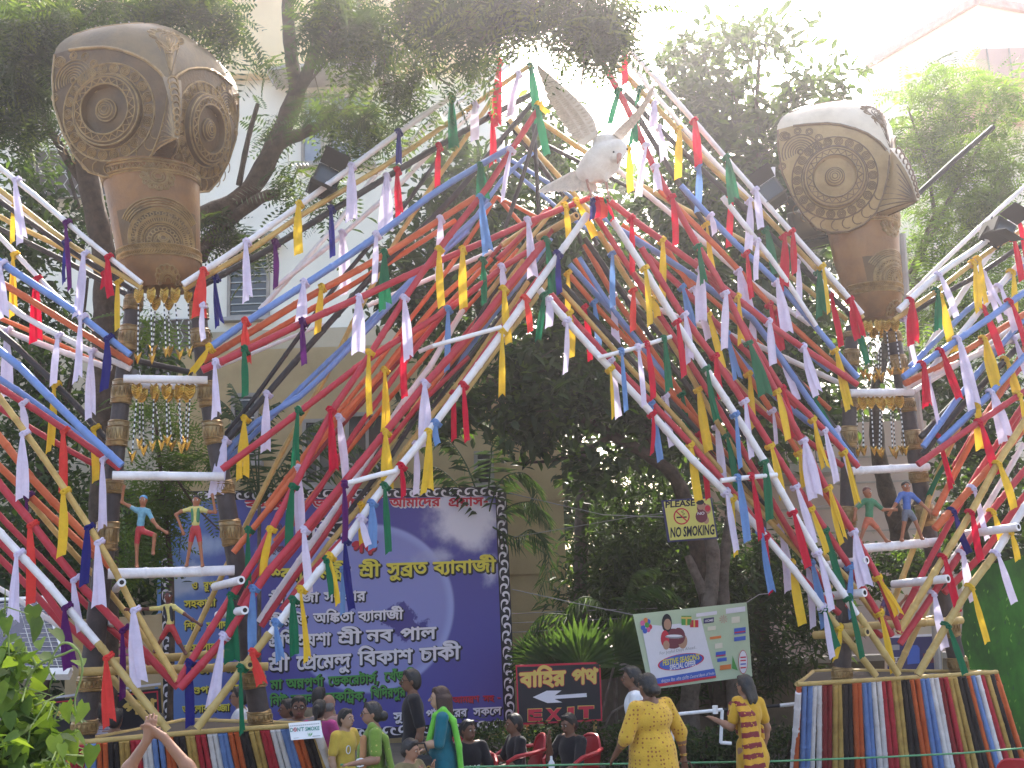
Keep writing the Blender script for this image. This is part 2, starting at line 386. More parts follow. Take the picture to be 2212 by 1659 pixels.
# ---------------------------------------------------------------- bengali lettering
GDATA = [
0,2,16,17,172,0,-10,-16,-16,-30,-9,-21,0,-24,0,-30,9,-16,16,-1,10,29,2,2,-11,18,-13,23,0,20,0,20,12,3,12,12,-35,166,0,-4,-10,-4,-7,0,-8,0,-10,5,1,4,0,3,10,5,9,0,10,0,8,-5,893,3,19,363,124,1,-14,-41,0,1,-110,-31,0,-12,12,-34,18,-19,6,11,13,16,-4,32,-15,11,-8,0,3,-2,5,0,6,1,3,1,71,-291,0,1,14,38,151,18,-26,0,-50,13,-44,31,-17,26,29,5,16,-21,30,-26,40,-13,27,0,22,0,26,7,12,13,1,7,0,12,-26,14,-17,0,-14,
0,-12,-6,1,-6,0,-1,0,-5,3,-2,-29,-3,-2,4,-4,7,1,4,0,7,16,10,26,5,17,0,22,0,36,-11,18,-18,1,-12,0,-11,-20,-19,-40,-11,9,139,93,-2,6,-20,10,-17,2,9,9,19,-2,24,-5,20,-11,3,-8,1158,4,19,361,124,1,-14,-39,0,1,-110,-31,0,-12,12,-34,18,-19,6,11,13,16,-4,32,-15,11,-8,0,3,-2,5,0,6,1,3,1,71,-291,0,1,14,38,151,18,-26,0,-50,13,-44,31,-17,26,29,5,16,-21,30,-26,40,-13,27,0,22,0,26,7,12,12,1,8,0,12,-26,14,-17,0,-14,
0,-12,-6,1,-6,0,-1,0,-5,3,-2,-29,-3,-2,4,-4,7,1,4,0,7,16,10,26,5,17,0,22,0,36,-11,18,-18,1,-12,0,-11,-20,-19,-40,-11,9,139,93,-2,6,-20,10,-17,2,9,9,19,-2,24,-5,20,-11,3,-8,21,469,124,1,-14,-41,0,1,-110,-31,0,1,96,-6,8,-18,6,-11,0,-3,0,1,14,5,0,12,0,20,-6,7,-6,0,1,-2,7,1,3,1,15,23,0,9,-14,530,4,31,145,124,-2,9,-14,7,-15,0,-29,0,-26,0,-28,3,-9,4,-12,4,-10,13,1,8,0,2,2,6,1,2,31,-1,-2,-2,0,-4,1,-1,0,-5,
4,-6,5,-3,6,-3,20,-3,21,0,23,0,22,0,24,-3,11,-4,6,-3,8,-11,1,-9,44,97,100,32,0,40,-11,18,-16,1,-8,0,-16,-46,-20,-45,-1,5,2,18,-2,40,-10,42,-12,19,-8,-17,-11,-26,10,-40,13,-40,10,-46,8,-27,3,7,14,14,-2,26,-2,19,0,30,0,30,7,12,10,1,6,0,11,-32,11,-23,0,-14,0,-18,-3,-6,-5,1,-4,0,-2,0,-3,3,-1,-29,-3,-2,3,-2,6,1,3,0,7,18,11,30,5,9,71,93,-2,6,-20,10,-17,2,9,9,21,-2,22,-5,20,-11,3,-8,4,217,124,1,-14,-219,0,
1,14,712,2,31,205,124,-2,9,-14,7,-15,0,-55,0,-26,0,-30,3,-9,4,-10,4,-10,13,1,8,0,2,0,6,3,2,29,-1,0,-2,0,-4,1,-1,0,-5,2,-6,5,-3,6,-3,22,-3,21,0,49,0,22,0,24,-3,11,-4,6,-3,8,-11,1,-9,49,289,124,1,-14,-145,0,1,-36,0,-5,8,-6,9,0,6,0,18,5,18,10,13,9,25,1,12,-9,14,-20,1,-10,0,-13,-22,-20,-42,-11,-31,0,-26,0,-46,9,-38,21,-32,33,-11,25,31,4,14,-28,36,-34,44,-15,31,0,32,0,34,16,1,13,0,9,-10,12,-7,5,19,3,-12,
-10,-24,-13,-26,-7,-11,0,-10,0,-16,3,-5,3,-6,2,-8,11,1,12,1,31,-115,0,1,14,738,2,31,205,126,30,0,34,-16,1,-13,0,-10,-20,-15,-34,-11,-21,-5,-11,15,26,4,30,12,1,9,0,8,-16,8,-15,0,-14,0,-26,-5,-20,-8,-12,-8,1,-3,0,-3,8,-5,15,-1,-7,-15,-22,2,-24,12,1,8,0,7,16,14,30,12,36,7,23,273,45,0,-17,-48,-20,-41,0,-28,0,-52,10,-42,22,-36,36,-11,25,31,5,16,-29,38,-36,52,-17,35,0,26,0,32,10,1,12,0,7,-20,11,-15,4,33,
7,18,-5,18,-15,807,3,19,327,124,1,-14,-129,0,1,-12,1,-3,1,-95,-29,0,-12,12,-42,21,-52,14,-29,2,-15,19,40,11,78,18,43,6,-7,-8,1,15,-169,0,1,14,14,167,93,9,-5,-20,-3,-44,-9,-40,-10,-17,-5,22,-2,48,-13,40,-18,11,-10,-3,0,0,4,-2,9,1,7,22,305,58,0,-7,-10,-12,-24,-7,-19,0,-6,0,-12,0,-5,1,3,14,4,0,6,0,5,0,20,0,12,7,1,5,0,11,-42,15,-39,3,1,15,32,-2,50,-12,30,-19,696,3,22,283,124,1,-14,-41,0,1,-110,-29,0,-12,
8,-28,15,-36,13,-42,9,-25,3,-9,18,21,-7,38,-3,50,-13,36,-16,11,-8,0,5,0,9,1,6,1,99,21,0,11,-14,17,181,94,0,-12,-26,-16,-42,-9,-27,-2,-19,2,-7,9,34,1,40,7,20,12,1,7,0,6,-12,10,-11,5,23,11,14,-6,18,-16,23,73,86,-24,0,-28,13,1,11,0,4,4,9,5,3,31,-5,-2,-2,-4,-5,1,-4,0,-5,12,-5,9,0,8,0,18,3,20,10,9,9,23,3,3,-10,-8,-9,-24,-13,-28,-7,656,1,52,195,0,1,85,9,-13,-14,10,-24,15,-22,10,-24,4,-11,0,-22,0,-26,-11,
-9,-7,-5,-2,6,3,24,3,15,0,18,0,24,-7,10,-11,1,-5,0,-12,-32,-19,-33,-9,-19,15,22,5,32,11,1,8,0,4,-14,6,-11,0,-10,0,-18,-2,-9,-3,-33,14,14,10,28,15,32,9,21,0,20,0,34,-7,30,-14,17,-11,-5,3,-2,2,0,12,1,6,1,21,21,0,11,-14,43,0,1,-14,-41,0,1,-110,567,1,57,231,124,1,-14,-161,0,1,-6,1,-12,0,-3,0,-9,1,-4,1,-35,0,-9,4,-7,5,-2,6,-4,17,0,16,0,26,8,13,5,10,6,14,14,1,7,0,7,-16,4,-11,0,-1,0,-20,0,-22,3,-9,2,-10,3,
-14,7,-5,4,5,18,8,-7,20,-10,26,-5,23,0,7,0,16,0,16,-2,7,-2,10,-3,8,-10,1,-7,0,-12,-22,-22,-17,-8,-16,-7,-34,-7,-19,0,-16,0,-20,4,-7,4,-6,3,-8,11,1,11,1,72,-41,0,1,14,917,2,57,161,13,-24,0,-42,8,-38,19,-32,31,-11,22,31,4,14,-25,34,-30,44,-14,29,0,30,0,30,13,1,13,0,6,-6,9,-3,3,25,0,-12,-6,-24,-9,-28,-6,-15,0,-16,0,-24,6,-12,12,1,8,0,9,24,18,31,7,-8,-1,-20,0,-9,0,-123,0,1,14,375,0,1,-14,-123,0,-10,0,-16,
1,-5,0,-34,-8,-34,-12,-12,-10,1,-5,0,-6,12,-4,9,0,16,0,24,7,17,6,35,-6,4,-4,4,-12,1,-6,0,-10,-18,-18,-40,-10,26,321,41,0,-10,6,-18,9,-11,-29,-3,-6,11,-8,22,1,12,0,11,6,17,7,6,-30,0,-44,7,-28,14,-9,10,31,3,6,-6,20,-9,32,-5,23,0,6,0,10,0,7,0,17,-14,-10,-9,-8,-17,567,2,44,231,124,1,-14,-161,0,1,-69,0,-9,4,-7,5,-2,6,-4,17,0,16,0,28,8,11,5,12,7,12,14,1,7,0,6,-14,7,-13,0,-4,0,-12,-1,-5,-1,-3,15,8,1,16,1,
11,0,14,0,24,-6,12,-12,1,-9,0,-12,-22,-22,-17,-8,-14,-6,-36,-8,-19,0,-16,0,-20,4,-7,4,-6,3,-8,11,1,11,1,72,-41,0,1,14,31,159,124,0,9,-16,7,-15,0,-37,0,-26,0,-28,3,-9,4,-10,4,-12,13,1,8,0,2,2,5,1,3,31,-1,0,-2,-2,-3,1,-2,0,-5,4,-6,5,-3,6,-3,20,-3,21,0,33,0,20,0,26,-3,9,-4,8,-3,6,-11,1,-9,712,1,49,289,124,1,-14,-145,0,1,-36,0,-5,8,-6,9,0,6,0,18,5,18,10,13,9,25,1,12,-9,14,-20,1,-10,0,-13,-22,-20,-42,-11,
-31,0,-26,0,-46,9,-38,21,-32,33,-11,25,31,4,14,-28,36,-34,44,-15,31,0,32,0,34,16,1,13,0,9,-10,12,-7,5,19,3,-12,-10,-24,-13,-26,-7,-11,0,-10,0,-16,3,-5,3,-6,2,-8,11,1,12,1,31,-115,0,1,14,620,1,39,253,124,1,-14,-41,0,1,-110,-29,0,1,85,9,-12,-20,13,-32,17,-32,8,-15,0,-12,0,-18,-5,-10,-8,1,-5,0,-7,14,-9,26,-5,23,-1,-1,-17,-26,2,-42,9,-24,16,1,11,0,11,20,15,30,8,19,0,22,0,34,-7,32,-14,17,-10,-5,0,-2,4,0,
11,1,5,1,23,21,0,11,-14,707,2,40,163,10,-32,0,-56,16,-46,37,-15,30,31,4,14,-25,34,-32,42,-15,31,0,18,0,26,5,16,8,8,11,1,7,0,8,-14,14,-22,8,-15,0,-16,0,-14,-7,1,-6,0,-2,2,-4,3,-3,-31,-3,-2,4,-2,7,1,4,0,8,14,10,28,6,19,0,24,0,38,-11,22,-21,1,-13,0,-13,-22,-20,-42,-12,4,287,124,1,-14,-289,0,1,14,645,2,21,263,124,1,-14,-41,0,1,-110,-29,0,-16,11,-42,19,-52,15,-33,3,-9,18,23,-7,34,-3,50,-13,36,-15,13,-9,
0,5,0,9,1,6,1,99,21,0,11,-14,31,85,125,26,0,34,-9,16,-14,1,-9,0,-16,-52,-19,-43,-3,-19,2,-7,9,34,1,40,8,18,11,1,7,0,9,-22,9,-21,0,-20,0,-18,-8,1,-4,0,-3,6,-5,9,-2,-17,-12,-8,2,-12,7,-6,8,1,5,0,7,16,12,30,7,603,1,34,247,124,1,-14,-181,0,1,-59,-5,4,16,9,40,15,48,13,29,5,27,-13,-8,-7,-8,-13,-6,-14,1,-9,0,-10,8,-18,7,-11,-29,-3,-6,11,-8,22,1,12,0,9,4,14,8,11,7,4,5,-1,-22,-5,-44,-13,-42,-17,-21,-11,-23,
8,1,67,-35,0,1,14,604,1,36,247,124,1,-14,-41,0,1,-110,-31,0,1,49,9,-12,-14,10,-32,14,-32,9,-15,0,-14,0,-20,-8,1,-7,0,-6,16,-9,19,-3,-15,-14,-24,5,-28,17,1,10,0,10,20,13,28,7,17,0,20,0,34,-8,30,-12,15,-8,-5,-1,0,5,-2,9,1,4,1,36,-175,0,1,14,716,1,63,291,124,1,-14,-41,0,1,-110,-29,0,1,79,9,-13,-16,12,-28,17,-24,11,-24,5,-13,0,-16,0,-26,-6,-22,-10,-9,-6,-1,0,6,2,12,2,9,0,22,0,22,-13,1,-9,0,-2,0,-4,-1,-1,
-5,1,4,3,10,5,10,4,5,3,51,23,21,-10,-113,-54,-23,11,35,16,-13,-9,-11,-5,6,4,8,8,1,5,0,5,-12,6,-11,0,-6,0,-12,-2,-5,-2,-31,14,16,11,34,16,38,9,21,0,22,0,36,-9,34,-16,19,-13,-5,1,-2,5,0,11,1,7,1,26,21,0,11,-14,596,2,17,243,124,1,-14,-41,0,1,-110,-29,0,-12,12,-42,20,-54,14,-31,3,-15,19,40,11,82,19,43,7,-7,-9,1,14,-173,0,1,14,13,171,95,9,-6,-30,-5,-68,-14,-27,-9,22,-3,48,-11,42,-18,13,-11,-3,0,-2,4,0,9,
1,7,721,3,26,169,9,-26,0,-44,8,-40,20,-34,32,-11,24,31,4,14,-26,36,-33,46,-14,31,0,22,0,30,7,16,14,1,8,0,6,-6,10,-8,8,-5,3,21,15,16,-11,14,-21,1,-10,0,-12,-22,-21,-44,-11,23,155,57,-26,0,-28,12,1,11,0,5,6,9,3,3,33,-5,-2,-2,-6,-6,1,-3,0,-5,12,-5,11,0,8,0,18,3,20,10,11,9,27,2,-3,-11,-10,-9,-24,-12,-28,-6,4,293,124,1,-14,-295,0,1,14,622,2,37,253,124,1,-14,-41,0,1,-110,-29,0,1,27,9,-11,-14,11,-30,18,-30,
11,-19,0,-14,0,-20,-7,1,-8,0,-7,18,-9,21,-3,-9,-15,-22,4,-28,10,-12,13,1,8,0,9,20,13,28,7,17,0,24,0,36,-9,28,-15,11,-9,-5,-1,-2,5,0,9,1,5,1,54,-183,0,1,14,15,121,65,0,-2,0,-2,-1,-1,-29,4,0,12,-14,14,-32,7,-25,2,5,14,19,-2,20,-1,30,-6,20,-12,12,-16,626,2,21,255,124,1,-14,-41,0,1,-110,-29,0,-18,11,-40,17,-54,12,-35,2,-13,19,12,4,26,7,30,8,13,3,-14,6,-40,9,-25,2,13,14,1,-4,-35,0,1,14,21,183,110,-127,0,
-7,2,16,-2,34,-9,30,-10,9,-5,3,-11,-14,-3,-32,-8,-28,-7,-11,-4,-3,3,34,-2,52,-12,40,-16,17,-9,-5,-1,0,4,0,10,1,4,596,3,17,243,124,1,-14,-41,0,1,-110,-29,0,-12,12,-42,20,-54,14,-31,3,-15,19,40,11,82,19,43,7,-7,-9,1,14,-173,0,1,14,13,171,95,9,-6,-30,-5,-68,-14,-27,-9,22,-3,48,-11,42,-18,13,-11,-3,0,-2,4,0,9,1,7,12,75,-1,-10,0,-14,6,1,5,0,6,14,6,11,0,10,0,14,-6,1,-6,0,-5,-14,-6,731,1,55,297,124,1,-14,
-41,0,1,-110,-29,0,1,67,3,-5,-8,6,-20,8,-11,0,-6,0,-12,-2,-8,-6,1,-7,0,-2,0,-3,1,-2,-25,-1,-2,8,-14,12,-20,6,-11,0,-12,0,-14,-4,-8,-7,1,-5,0,-8,22,-11,23,-4,-9,-15,-20,3,-30,11,-18,15,1,10,0,9,18,13,30,7,19,0,20,0,30,-8,15,-8,-5,0,4,6,22,7,13,0,16,0,20,-5,13,-6,-3,-3,0,5,0,8,1,4,1,17,-227,0,1,14,677,3,13,275,124,1,-14,-41,0,1,-110,-29,0,1,102,3,4,-2,4,0,7,1,4,1,17,23,0,9,-14,23,145,126,16,0,26,-6,22,
-11,7,-7,-1,-21,-12,14,-34,16,-19,0,-16,0,-20,-8,1,-9,0,-8,26,-10,31,-1,-3,-15,-26,1,-34,9,-16,15,1,10,0,10,16,14,28,7,23,31,126,18,0,30,-7,18,-15,1,-12,0,-8,-16,-15,-32,-9,-25,0,-1,15,20,1,22,5,10,8,1,5,0,8,-20,9,-21,0,-6,0,-14,-1,-9,-1,-3,15,10,1,16,1,633,2,33,259,124,1,-14,-41,0,1,-110,-31,0,-20,12,-40,17,-54,11,-35,2,-13,19,20,6,46,13,27,5,25,1,1,-11,-20,-4,-42,-11,-17,-5,30,-3,46,-10,38,-14,17,
-8,0,3,-2,7,1,4,1,28,3,5,0,5,-2,10,1,5,1,23,-187,0,1,14,12,31,114,19,-3,24,-3,50,-13,48,-15,19,-9,-1,-18,-14,8,-40,15,-44,13,-48,9,-19,2,682,2,44,277,124,1,-14,-41,0,1,-110,-29,0,1,71,11,-13,-14,8,-18,9,-7,0,-6,0,-8,-3,-12,-9,-9,-9,-12,-10,-18,-13,-18,-6,-13,0,-12,0,-20,5,-18,10,-11,9,25,7,12,-9,14,-6,9,0,6,0,14,4,14,10,11,9,9,7,12,11,18,8,13,0,14,0,20,-8,15,-7,-7,0,-2,4,0,8,1,5,1,18,-207,0,1,14,14,
109,54,-4,14,-8,16,-9,4,-10,5,-34,4,-25,2,7,15,21,-4,24,-2,30,-5,18,-9,10,-13,3,-10,530,3,44,97,100,32,0,40,-11,18,-16,1,-8,0,-16,-46,-20,-45,-1,5,2,18,-2,40,-10,42,-12,19,-8,-17,-11,-26,10,-40,13,-40,10,-46,8,-27,3,7,14,14,-2,26,-2,19,0,30,0,30,7,12,10,1,6,0,11,-32,11,-23,0,-14,0,-18,-3,-6,-5,1,-4,0,-2,0,-3,3,-1,-29,-3,-2,3,-2,6,1,3,0,7,18,11,30,5,9,71,93,-2,6,-20,10,-17,2,9,9,21,-2,22,-5,20,-11,3,
-8,4,217,124,1,-14,-219,0,1,14,266,1,21,111,124,1,-14,-41,0,1,-110,-29,0,1,94,-6,7,-18,9,-13,0,-3,0,1,14,7,0,10,0,20,-6,7,-6,0,1,0,7,1,3,1,15,23,0,9,-14,266,1,33,111,124,1,-14,-41,0,1,-110,-29,0,1,110,-41,0,1,14,37,0,-6,4,-12,9,-5,4,14,12,30,19,44,11,31,0,20,0,40,-5,36,-10,40,-13,21,-9,-15,-11,-28,12,-44,14,-42,8,-21,0,-22,0,-32,-8,-24,-13,-9,-9,4,-3,10,-8,9,-4,266,1,48,111,110,-41,0,1,-110,-29,0,1,
110,-41,0,1,14,43,0,-2,13,-24,18,-38,10,-48,5,-25,0,-24,0,-34,-3,-18,-5,1,-4,0,-3,18,-2,13,0,39,0,22,0,24,-4,9,-4,8,-4,6,-10,1,-8,-25,0,-2,5,-4,6,-3,2,-4,1,-12,1,-9,0,-39,0,-16,0,-24,3,-7,2,-10,2,-8,8,1,5,0,11,52,14,53,0,82,0,88,-28,5,-31,41,0,0,1,35,-113,-53,-12,0,-24,4,-18,10,1,9,0,10,30,12,29,0,26,0,46,-9,46,-16,29,-10,-17,-11,-28,11,-44,15,-38,7,-19,0,-14,0,-14,-5,1,-5,0,-5,16,-5,11,0,14,0,18,6,
10,10,4,9,1,4,1,14,31,0,1,-11,0,-6,-6,-15,-14,-14,-32,-9,0,1,34,-69,-48,-12,0,-26,4,-16,9,1,8,0,10,32,10,25,0,1,9,31,0,1,-13,-13,-9,-2,0,-8,0,-3,0,-14,0,-14,-4,1,-4,0,-4,12,-4,11,0,18,0,26,8,13,8,18,-4,46,-13,19,-7,-17,-10,-14,5,-30,10,-11,2,-8,-3,-20,-5,-22,-3,346,1,33,143,124,1,-14,-7,0,-12,-1,-28,-10,-26,-15,-16,-20,1,-12,0,-14,16,-17,26,-7,13,0,10,0,14,2,11,2,15,-12,-12,-4,-24,-3,-11,0,-26,0,-38,
13,-22,24,1,16,0,16,24,27,42,18,27,5,-25,-7,-6,0,-18,-1,-9,0,-55,0,1,14,712,2,49,289,124,1,-14,-145,0,1,-36,0,-5,8,-6,9,0,6,0,18,5,18,10,13,9,25,1,12,-9,14,-20,1,-10,0,-13,-22,-20,-42,-11,-31,0,-26,0,-46,9,-38,21,-32,33,-11,25,31,4,14,-28,36,-34,44,-15,31,0,32,0,34,16,1,13,0,9,-10,12,-7,5,19,3,-12,-10,-24,-13,-26,-7,-11,0,-10,0,-16,3,-5,3,-6,2,-8,11,1,12,1,31,-115,0,1,14,12,147,-30,-10,0,-14,7,1,5,
0,5,14,7,11,0,10,0,14,-7,1,-5,0,-5,-14,-7,626,3,21,255,124,1,-14,-41,0,1,-110,-29,0,-18,11,-40,17,-54,12,-35,2,-13,19,12,4,26,7,30,8,13,3,-14,6,-40,9,-25,2,13,14,1,-4,-35,0,1,14,21,183,110,-127,0,-7,2,16,-2,34,-9,30,-10,9,-5,3,-11,-14,-3,-32,-8,-28,-7,-11,-4,-3,3,34,-2,52,-12,40,-16,17,-9,-5,-1,0,4,0,10,1,4,12,73,-1,-10,0,-14,6,1,5,0,6,14,6,11,0,10,0,14,-6,1,-6,0,-5,-14,-6,592,2,16,117,18,-26,0,-38,
10,-24,20,1,15,0,11,20,21,40,14,33,0,32,0,38,-13,18,-20,1,-12,0,-12,-20,-21,-40,-13,16,121,95,-16,0,-28,-8,-14,-15,1,-10,0,-8,10,-14,24,-8,21,0,18,0,28,9,14,14,1,10,0,9,-12,13,-26,8,592,1,40,223,59,0,-14,-18,-24,-36,-13,-29,0,-20,0,-38,7,-32,20,-26,35,-9,28,31,4,12,-30,26,-34,34,-15,23,0,22,0,22,10,10,16,1,10,0,12,-14,19,-22,12,-15,0,-10,0,-12,-6,1,-4,0,-4,4,-6,5,-4,-31,-4,-4,5,-6,10,1,4,0,9,18,10,
24,4,11,0,28,0,40,-16,20,-25,0,1,4,-101,141,131,42,17,-11,-127,-43,681,2,40,201,60,-28,0,-38,15,-9,12,7,1,-4,-7,-12,-12,-20,-9,-15,0,-10,0,-22,4,-20,10,-11,9,27,8,10,-10,16,-6,9,0,10,0,14,7,10,15,1,13,29,0,4,-7,10,-13,16,-10,20,-6,15,0,14,0,16,8,1,6,0,8,-18,14,-9,5,33,3,6,-3,12,-9,8,-11,1,-7,0,-13,-32,-15,4,277,124,1,-14,-279,0,1,14,255,1,33,107,124,1,-14,-27,0,25,5,-16,-7,-18,-11,-4,-10,1,-8,0,-7,
6,-14,6,-16,1,-9,0,-7,-6,-13,-18,-12,-30,-9,-25,-2,-7,13,26,3,24,9,8,12,1,7,0,8,-8,15,-6,15,1,7,0,7,6,12,14,10,11,6,7,-4,-71,0,1,14,675,3,45,275,124,1,-14,-161,0,1,-66,0,-9,4,-7,3,-2,8,-4,15,0,16,0,28,8,11,5,12,7,12,14,1,7,0,6,-12,7,-15,0,-4,0,-12,-1,-3,-1,-3,15,6,1,18,1,9,0,16,0,22,-6,14,-12,1,-9,0,-8,-12,-16,-18,-13,-11,-5,-14,-6,-34,-8,-21,0,-14,0,-22,4,-5,4,-6,3,-10,11,1,11,1,69,-83,0,1,14,31,201,
124,0,9,-14,7,-17,0,-35,0,-26,0,-30,3,-9,4,-10,4,-10,13,1,8,0,2,0,5,3,3,29,-1,0,-2,0,-3,1,-2,0,-5,2,-6,5,-3,6,-3,22,-3,21,0,31,0,22,0,24,-3,11,-4,6,-3,8,-11,1,-9,37,231,-38,-29,0,-4,8,-24,9,-11,0,-12,0,-24,-1,-22,-2,-11,0,-14,0,-26,3,-20,8,-14,15,1,11,0,6,4,10,3,3,31,-2,-2,-4,-2,-9,1,-4,0,-9,10,-10,18,-4,13,0,10,0,24,2,22,2,13,0,10,0,22,-5,13,-6,1,24,0,3,0,10,3,6,29,11,755,2,63,307,124,1,-14,-41,0,
1,-110,-29,0,1,79,9,-13,-16,12,-28,17,-24,11,-24,5,-15,0,-16,0,-26,-6,-20,-10,-9,-6,-3,0,8,2,12,2,9,0,22,0,22,-13,1,-9,0,-2,0,-4,-1,-1,-5,1,4,3,10,5,10,4,5,3,51,23,21,-10,-113,-54,-23,11,35,16,-15,-9,-11,-5,6,4,10,8,1,5,0,5,-12,6,-11,0,-6,0,-12,-2,-7,-2,-29,14,16,11,34,16,36,9,23,0,22,0,36,-9,34,-16,19,-13,-5,1,-2,5,0,11,1,7,1,26,21,0,11,-14,33,265,-9,-29,0,-4,6,-12,8,-18,4,-9,0,-20,0,-40,-4,-21,0,
-14,0,-32,3,-28,8,-16,14,1,12,0,4,2,8,3,3,31,-2,-2,-2,0,-7,1,-4,0,-8,14,-10,26,-4,19,0,18,0,38,3,21,0,14,0,26,-5,11,-6,1,18,31,0,663,3,17,271,124,1,-14,-41,0,1,-110,-31,3,-12,11,-42,19,-54,13,-29,3,-15,19,38,11,82,19,45,7,-9,-9,1,14,-199,0,1,14,13,197,95,9,-6,-30,-5,-66,-14,-29,-9,22,-3,50,-10,40,-17,13,-11,-3,0,0,4,-2,9,1,7,33,229,-23,-29,0,-6,8,-22,9,-15,0,-12,0,-20,-2,-22,-1,-11,0,-12,0,-24,2,-22,
7,-12,12,1,10,0,4,2,7,3,2,31,-2,0,-3,-2,-5,1,-3,0,-10,22,-7,17,0,12,0,18,2,18,1,11,0,16,0,26,-6,9,-6,1,19,33,6,692,4,13,281,124,1,-14,-41,0,1,-73,-29,2,1,63,3,4,-2,4,0,7,1,4,1,17,23,0,9,-14,23,151,126,16,0,26,-6,22,-11,7,-7,-1,-21,-12,14,-34,16,-19,0,-16,0,-20,-8,1,-9,0,-8,26,-10,31,-1,-3,-15,-26,1,-34,9,-16,15,1,10,0,10,16,14,28,7,23,37,126,18,0,30,-7,18,-15,1,-12,0,-8,-16,-15,-32,-9,-25,0,-1,15,20,
1,22,5,10,8,1,5,0,8,-20,9,-21,0,-10,0,-14,-1,-9,-1,-1,15,8,1,18,1,33,239,-9,-27,0,-6,9,-24,9,-17,0,-10,0,-22,-2,-26,-2,-11,0,-12,0,-26,3,-22,7,-12,12,1,9,0,3,2,6,1,3,33,-2,-2,-2,0,-4,1,-3,0,-7,10,-7,18,-3,13,0,18,0,28,3,19,0,16,0,26,-5,11,-6,1,32,31,0,679,7,12,165,68,1,-69,-29,0,-16,9,-30,12,-36,8,-21,1,-15,18,16,4,42,9,44,8,19,2,14,135,63,7,-7,-12,-1,-36,-6,-34,-7,-11,-3,-3,3,20,-1,32,-8,30,-11,13,
-7,-2,4,0,9,1,2,21,209,10,-4,0,-12,0,-3,1,3,14,2,0,6,-1,5,0,16,0,10,6,1,4,0,8,-32,12,-31,3,-1,15,26,-2,44,-10,26,-16,1,-11,0,-10,-24,-13,23,89,99,22,0,34,-9,20,-15,1,-9,-29,-1,0,6,-10,9,-18,5,-15,0,-12,0,-14,-5,1,-5,0,-1,2,-4,3,-2,-29,-3,-2,4,-2,7,1,2,0,7,14,9,24,5,9,39,120,19,-2,22,-5,20,-11,3,-8,-31,-1,-2,6,-20,10,-17,2,21,203,86,-28,0,-38,15,-11,14,35,3,4,-8,16,-8,16,-3,7,0,14,0,14,6,1,5,0,3,-8,
5,-3,1,37,2,2,-2,4,-6,1,-3,0,-12,-32,-12,8,277,124,1,-14,-33,0,-3,0,-87,0,-3,0,-149,0,1,14,1323,3,60,155,17,-24,0,-40,7,-36,18,-30,29,-11,22,31,4,12,-24,32,-28,42,-13,27,0,28,0,28,12,1,12,0,6,-6,9,-3,3,25,0,-10,-6,-24,-9,-26,-6,-15,0,-14,0,-24,6,-12,12,1,8,0,5,10,12,22,10,19,5,-8,-1,-16,0,-11,0,-115,0,1,14,539,0,1,-14,-279,0,-6,0,-16,0,-18,1,-7,0,-32,-7,-34,-12,-12,-10,1,-5,0,-5,12,-4,9,0,14,0,22,6,
15,7,35,-6,4,-4,4,-12,1,-5,0,-8,-10,-13,-22,-10,-32,-6,48,485,39,0,-8,6,-18,9,-11,-29,-3,-8,11,-8,21,1,11,0,7,4,12,6,10,5,4,7,-1,-10,-1,-20,-1,-11,0,-18,0,-36,3,-34,6,-15,3,-6,0,-16,-2,-14,-1,-7,0,-20,0,-36,7,-26,12,-9,8,13,3,21,0,6,-5,20,-7,24,-4,15,0,8,0,14,1,16,2,9,1,14,-3,30,-6,34,-4,21,0,12,0,24,2,17,1,19,-14,-8,-9,-8,-16,46,331,2,-22,0,-40,7,-34,15,-13,12,19,15,12,-12,26,-15,34,-7,21,0,28,0,28,
12,1,13,0,6,-6,8,-1,3,25,0,-12,-6,-22,-9,-28,-5,-15,0,-22,0,-28,13,1,12,0,9,24,15,29,7,25,-6,-18,-5,-20,-9,-8,-8,1,-4,0,-5,12,-5,9,0,14,0,22,7,15,7,37,-6,2,-4,4,-12,1,-6,0,-7,-10,-13,-20,-11,-34,-6,738,2,39,131,125,18,0,30,-8,11,-10,25,15,25,2,14,-5,18,-15,1,-10,0,-10,-20,-17,-34,-13,-21,-4,-11,15,26,5,32,13,1,11,0,5,-8,9,-11,4,21,4,-41,-26,-25,-1,-2,10,-20,13,-15,0,-12,0,-14,-7,1,-6,0,-7,22,-7,19,
-1,-1,-16,-32,1,-38,17,1,13,0,9,16,12,26,5,24,183,6,-28,0,-52,10,-42,23,-36,36,-11,26,31,5,14,-30,40,-37,52,-17,35,0,24,0,34,10,1,12,0,7,-20,11,-15,4,33,7,18,-5,18,-15,1,-10,0,-11,-22,-17,-40,-9,896,2,39,363,124,1,-14,-181,0,1,-59,-3,4,16,9,40,15,48,13,29,5,27,-13,-8,-7,-10,-13,-4,-14,1,-9,0,-10,6,-18,9,-11,-29,-3,-8,11,-8,22,1,12,0,9,6,14,8,11,5,4,7,-1,-24,-5,-42,-13,-42,-17,-21,-11,-23,8,1,29,3,2,
-2,4,0,8,1,4,1,20,-153,0,1,14,22,79,95,16,0,28,-5,26,-11,13,-7,1,-18,-18,12,-40,15,-19,0,-12,0,-18,-7,1,-7,0,-5,14,-8,15,-3,-13,-14,-22,4,-26,16,1,11,0,9,18,12,28,6,604,3,36,247,124,1,-14,-41,0,1,-71,-31,0,1,24,7,-12,-16,9,-32,15,-34,9,-15,0,-14,0,-14,-6,1,-6,0,-4,12,-8,17,-3,-15,-14,-20,4,-26,16,1,10,0,8,16,11,26,7,17,0,22,0,36,-8,32,-14,17,-8,-7,0,0,3,-2,9,1,5,1,24,-175,0,1,14,24,91,41,22,0,34,-9,
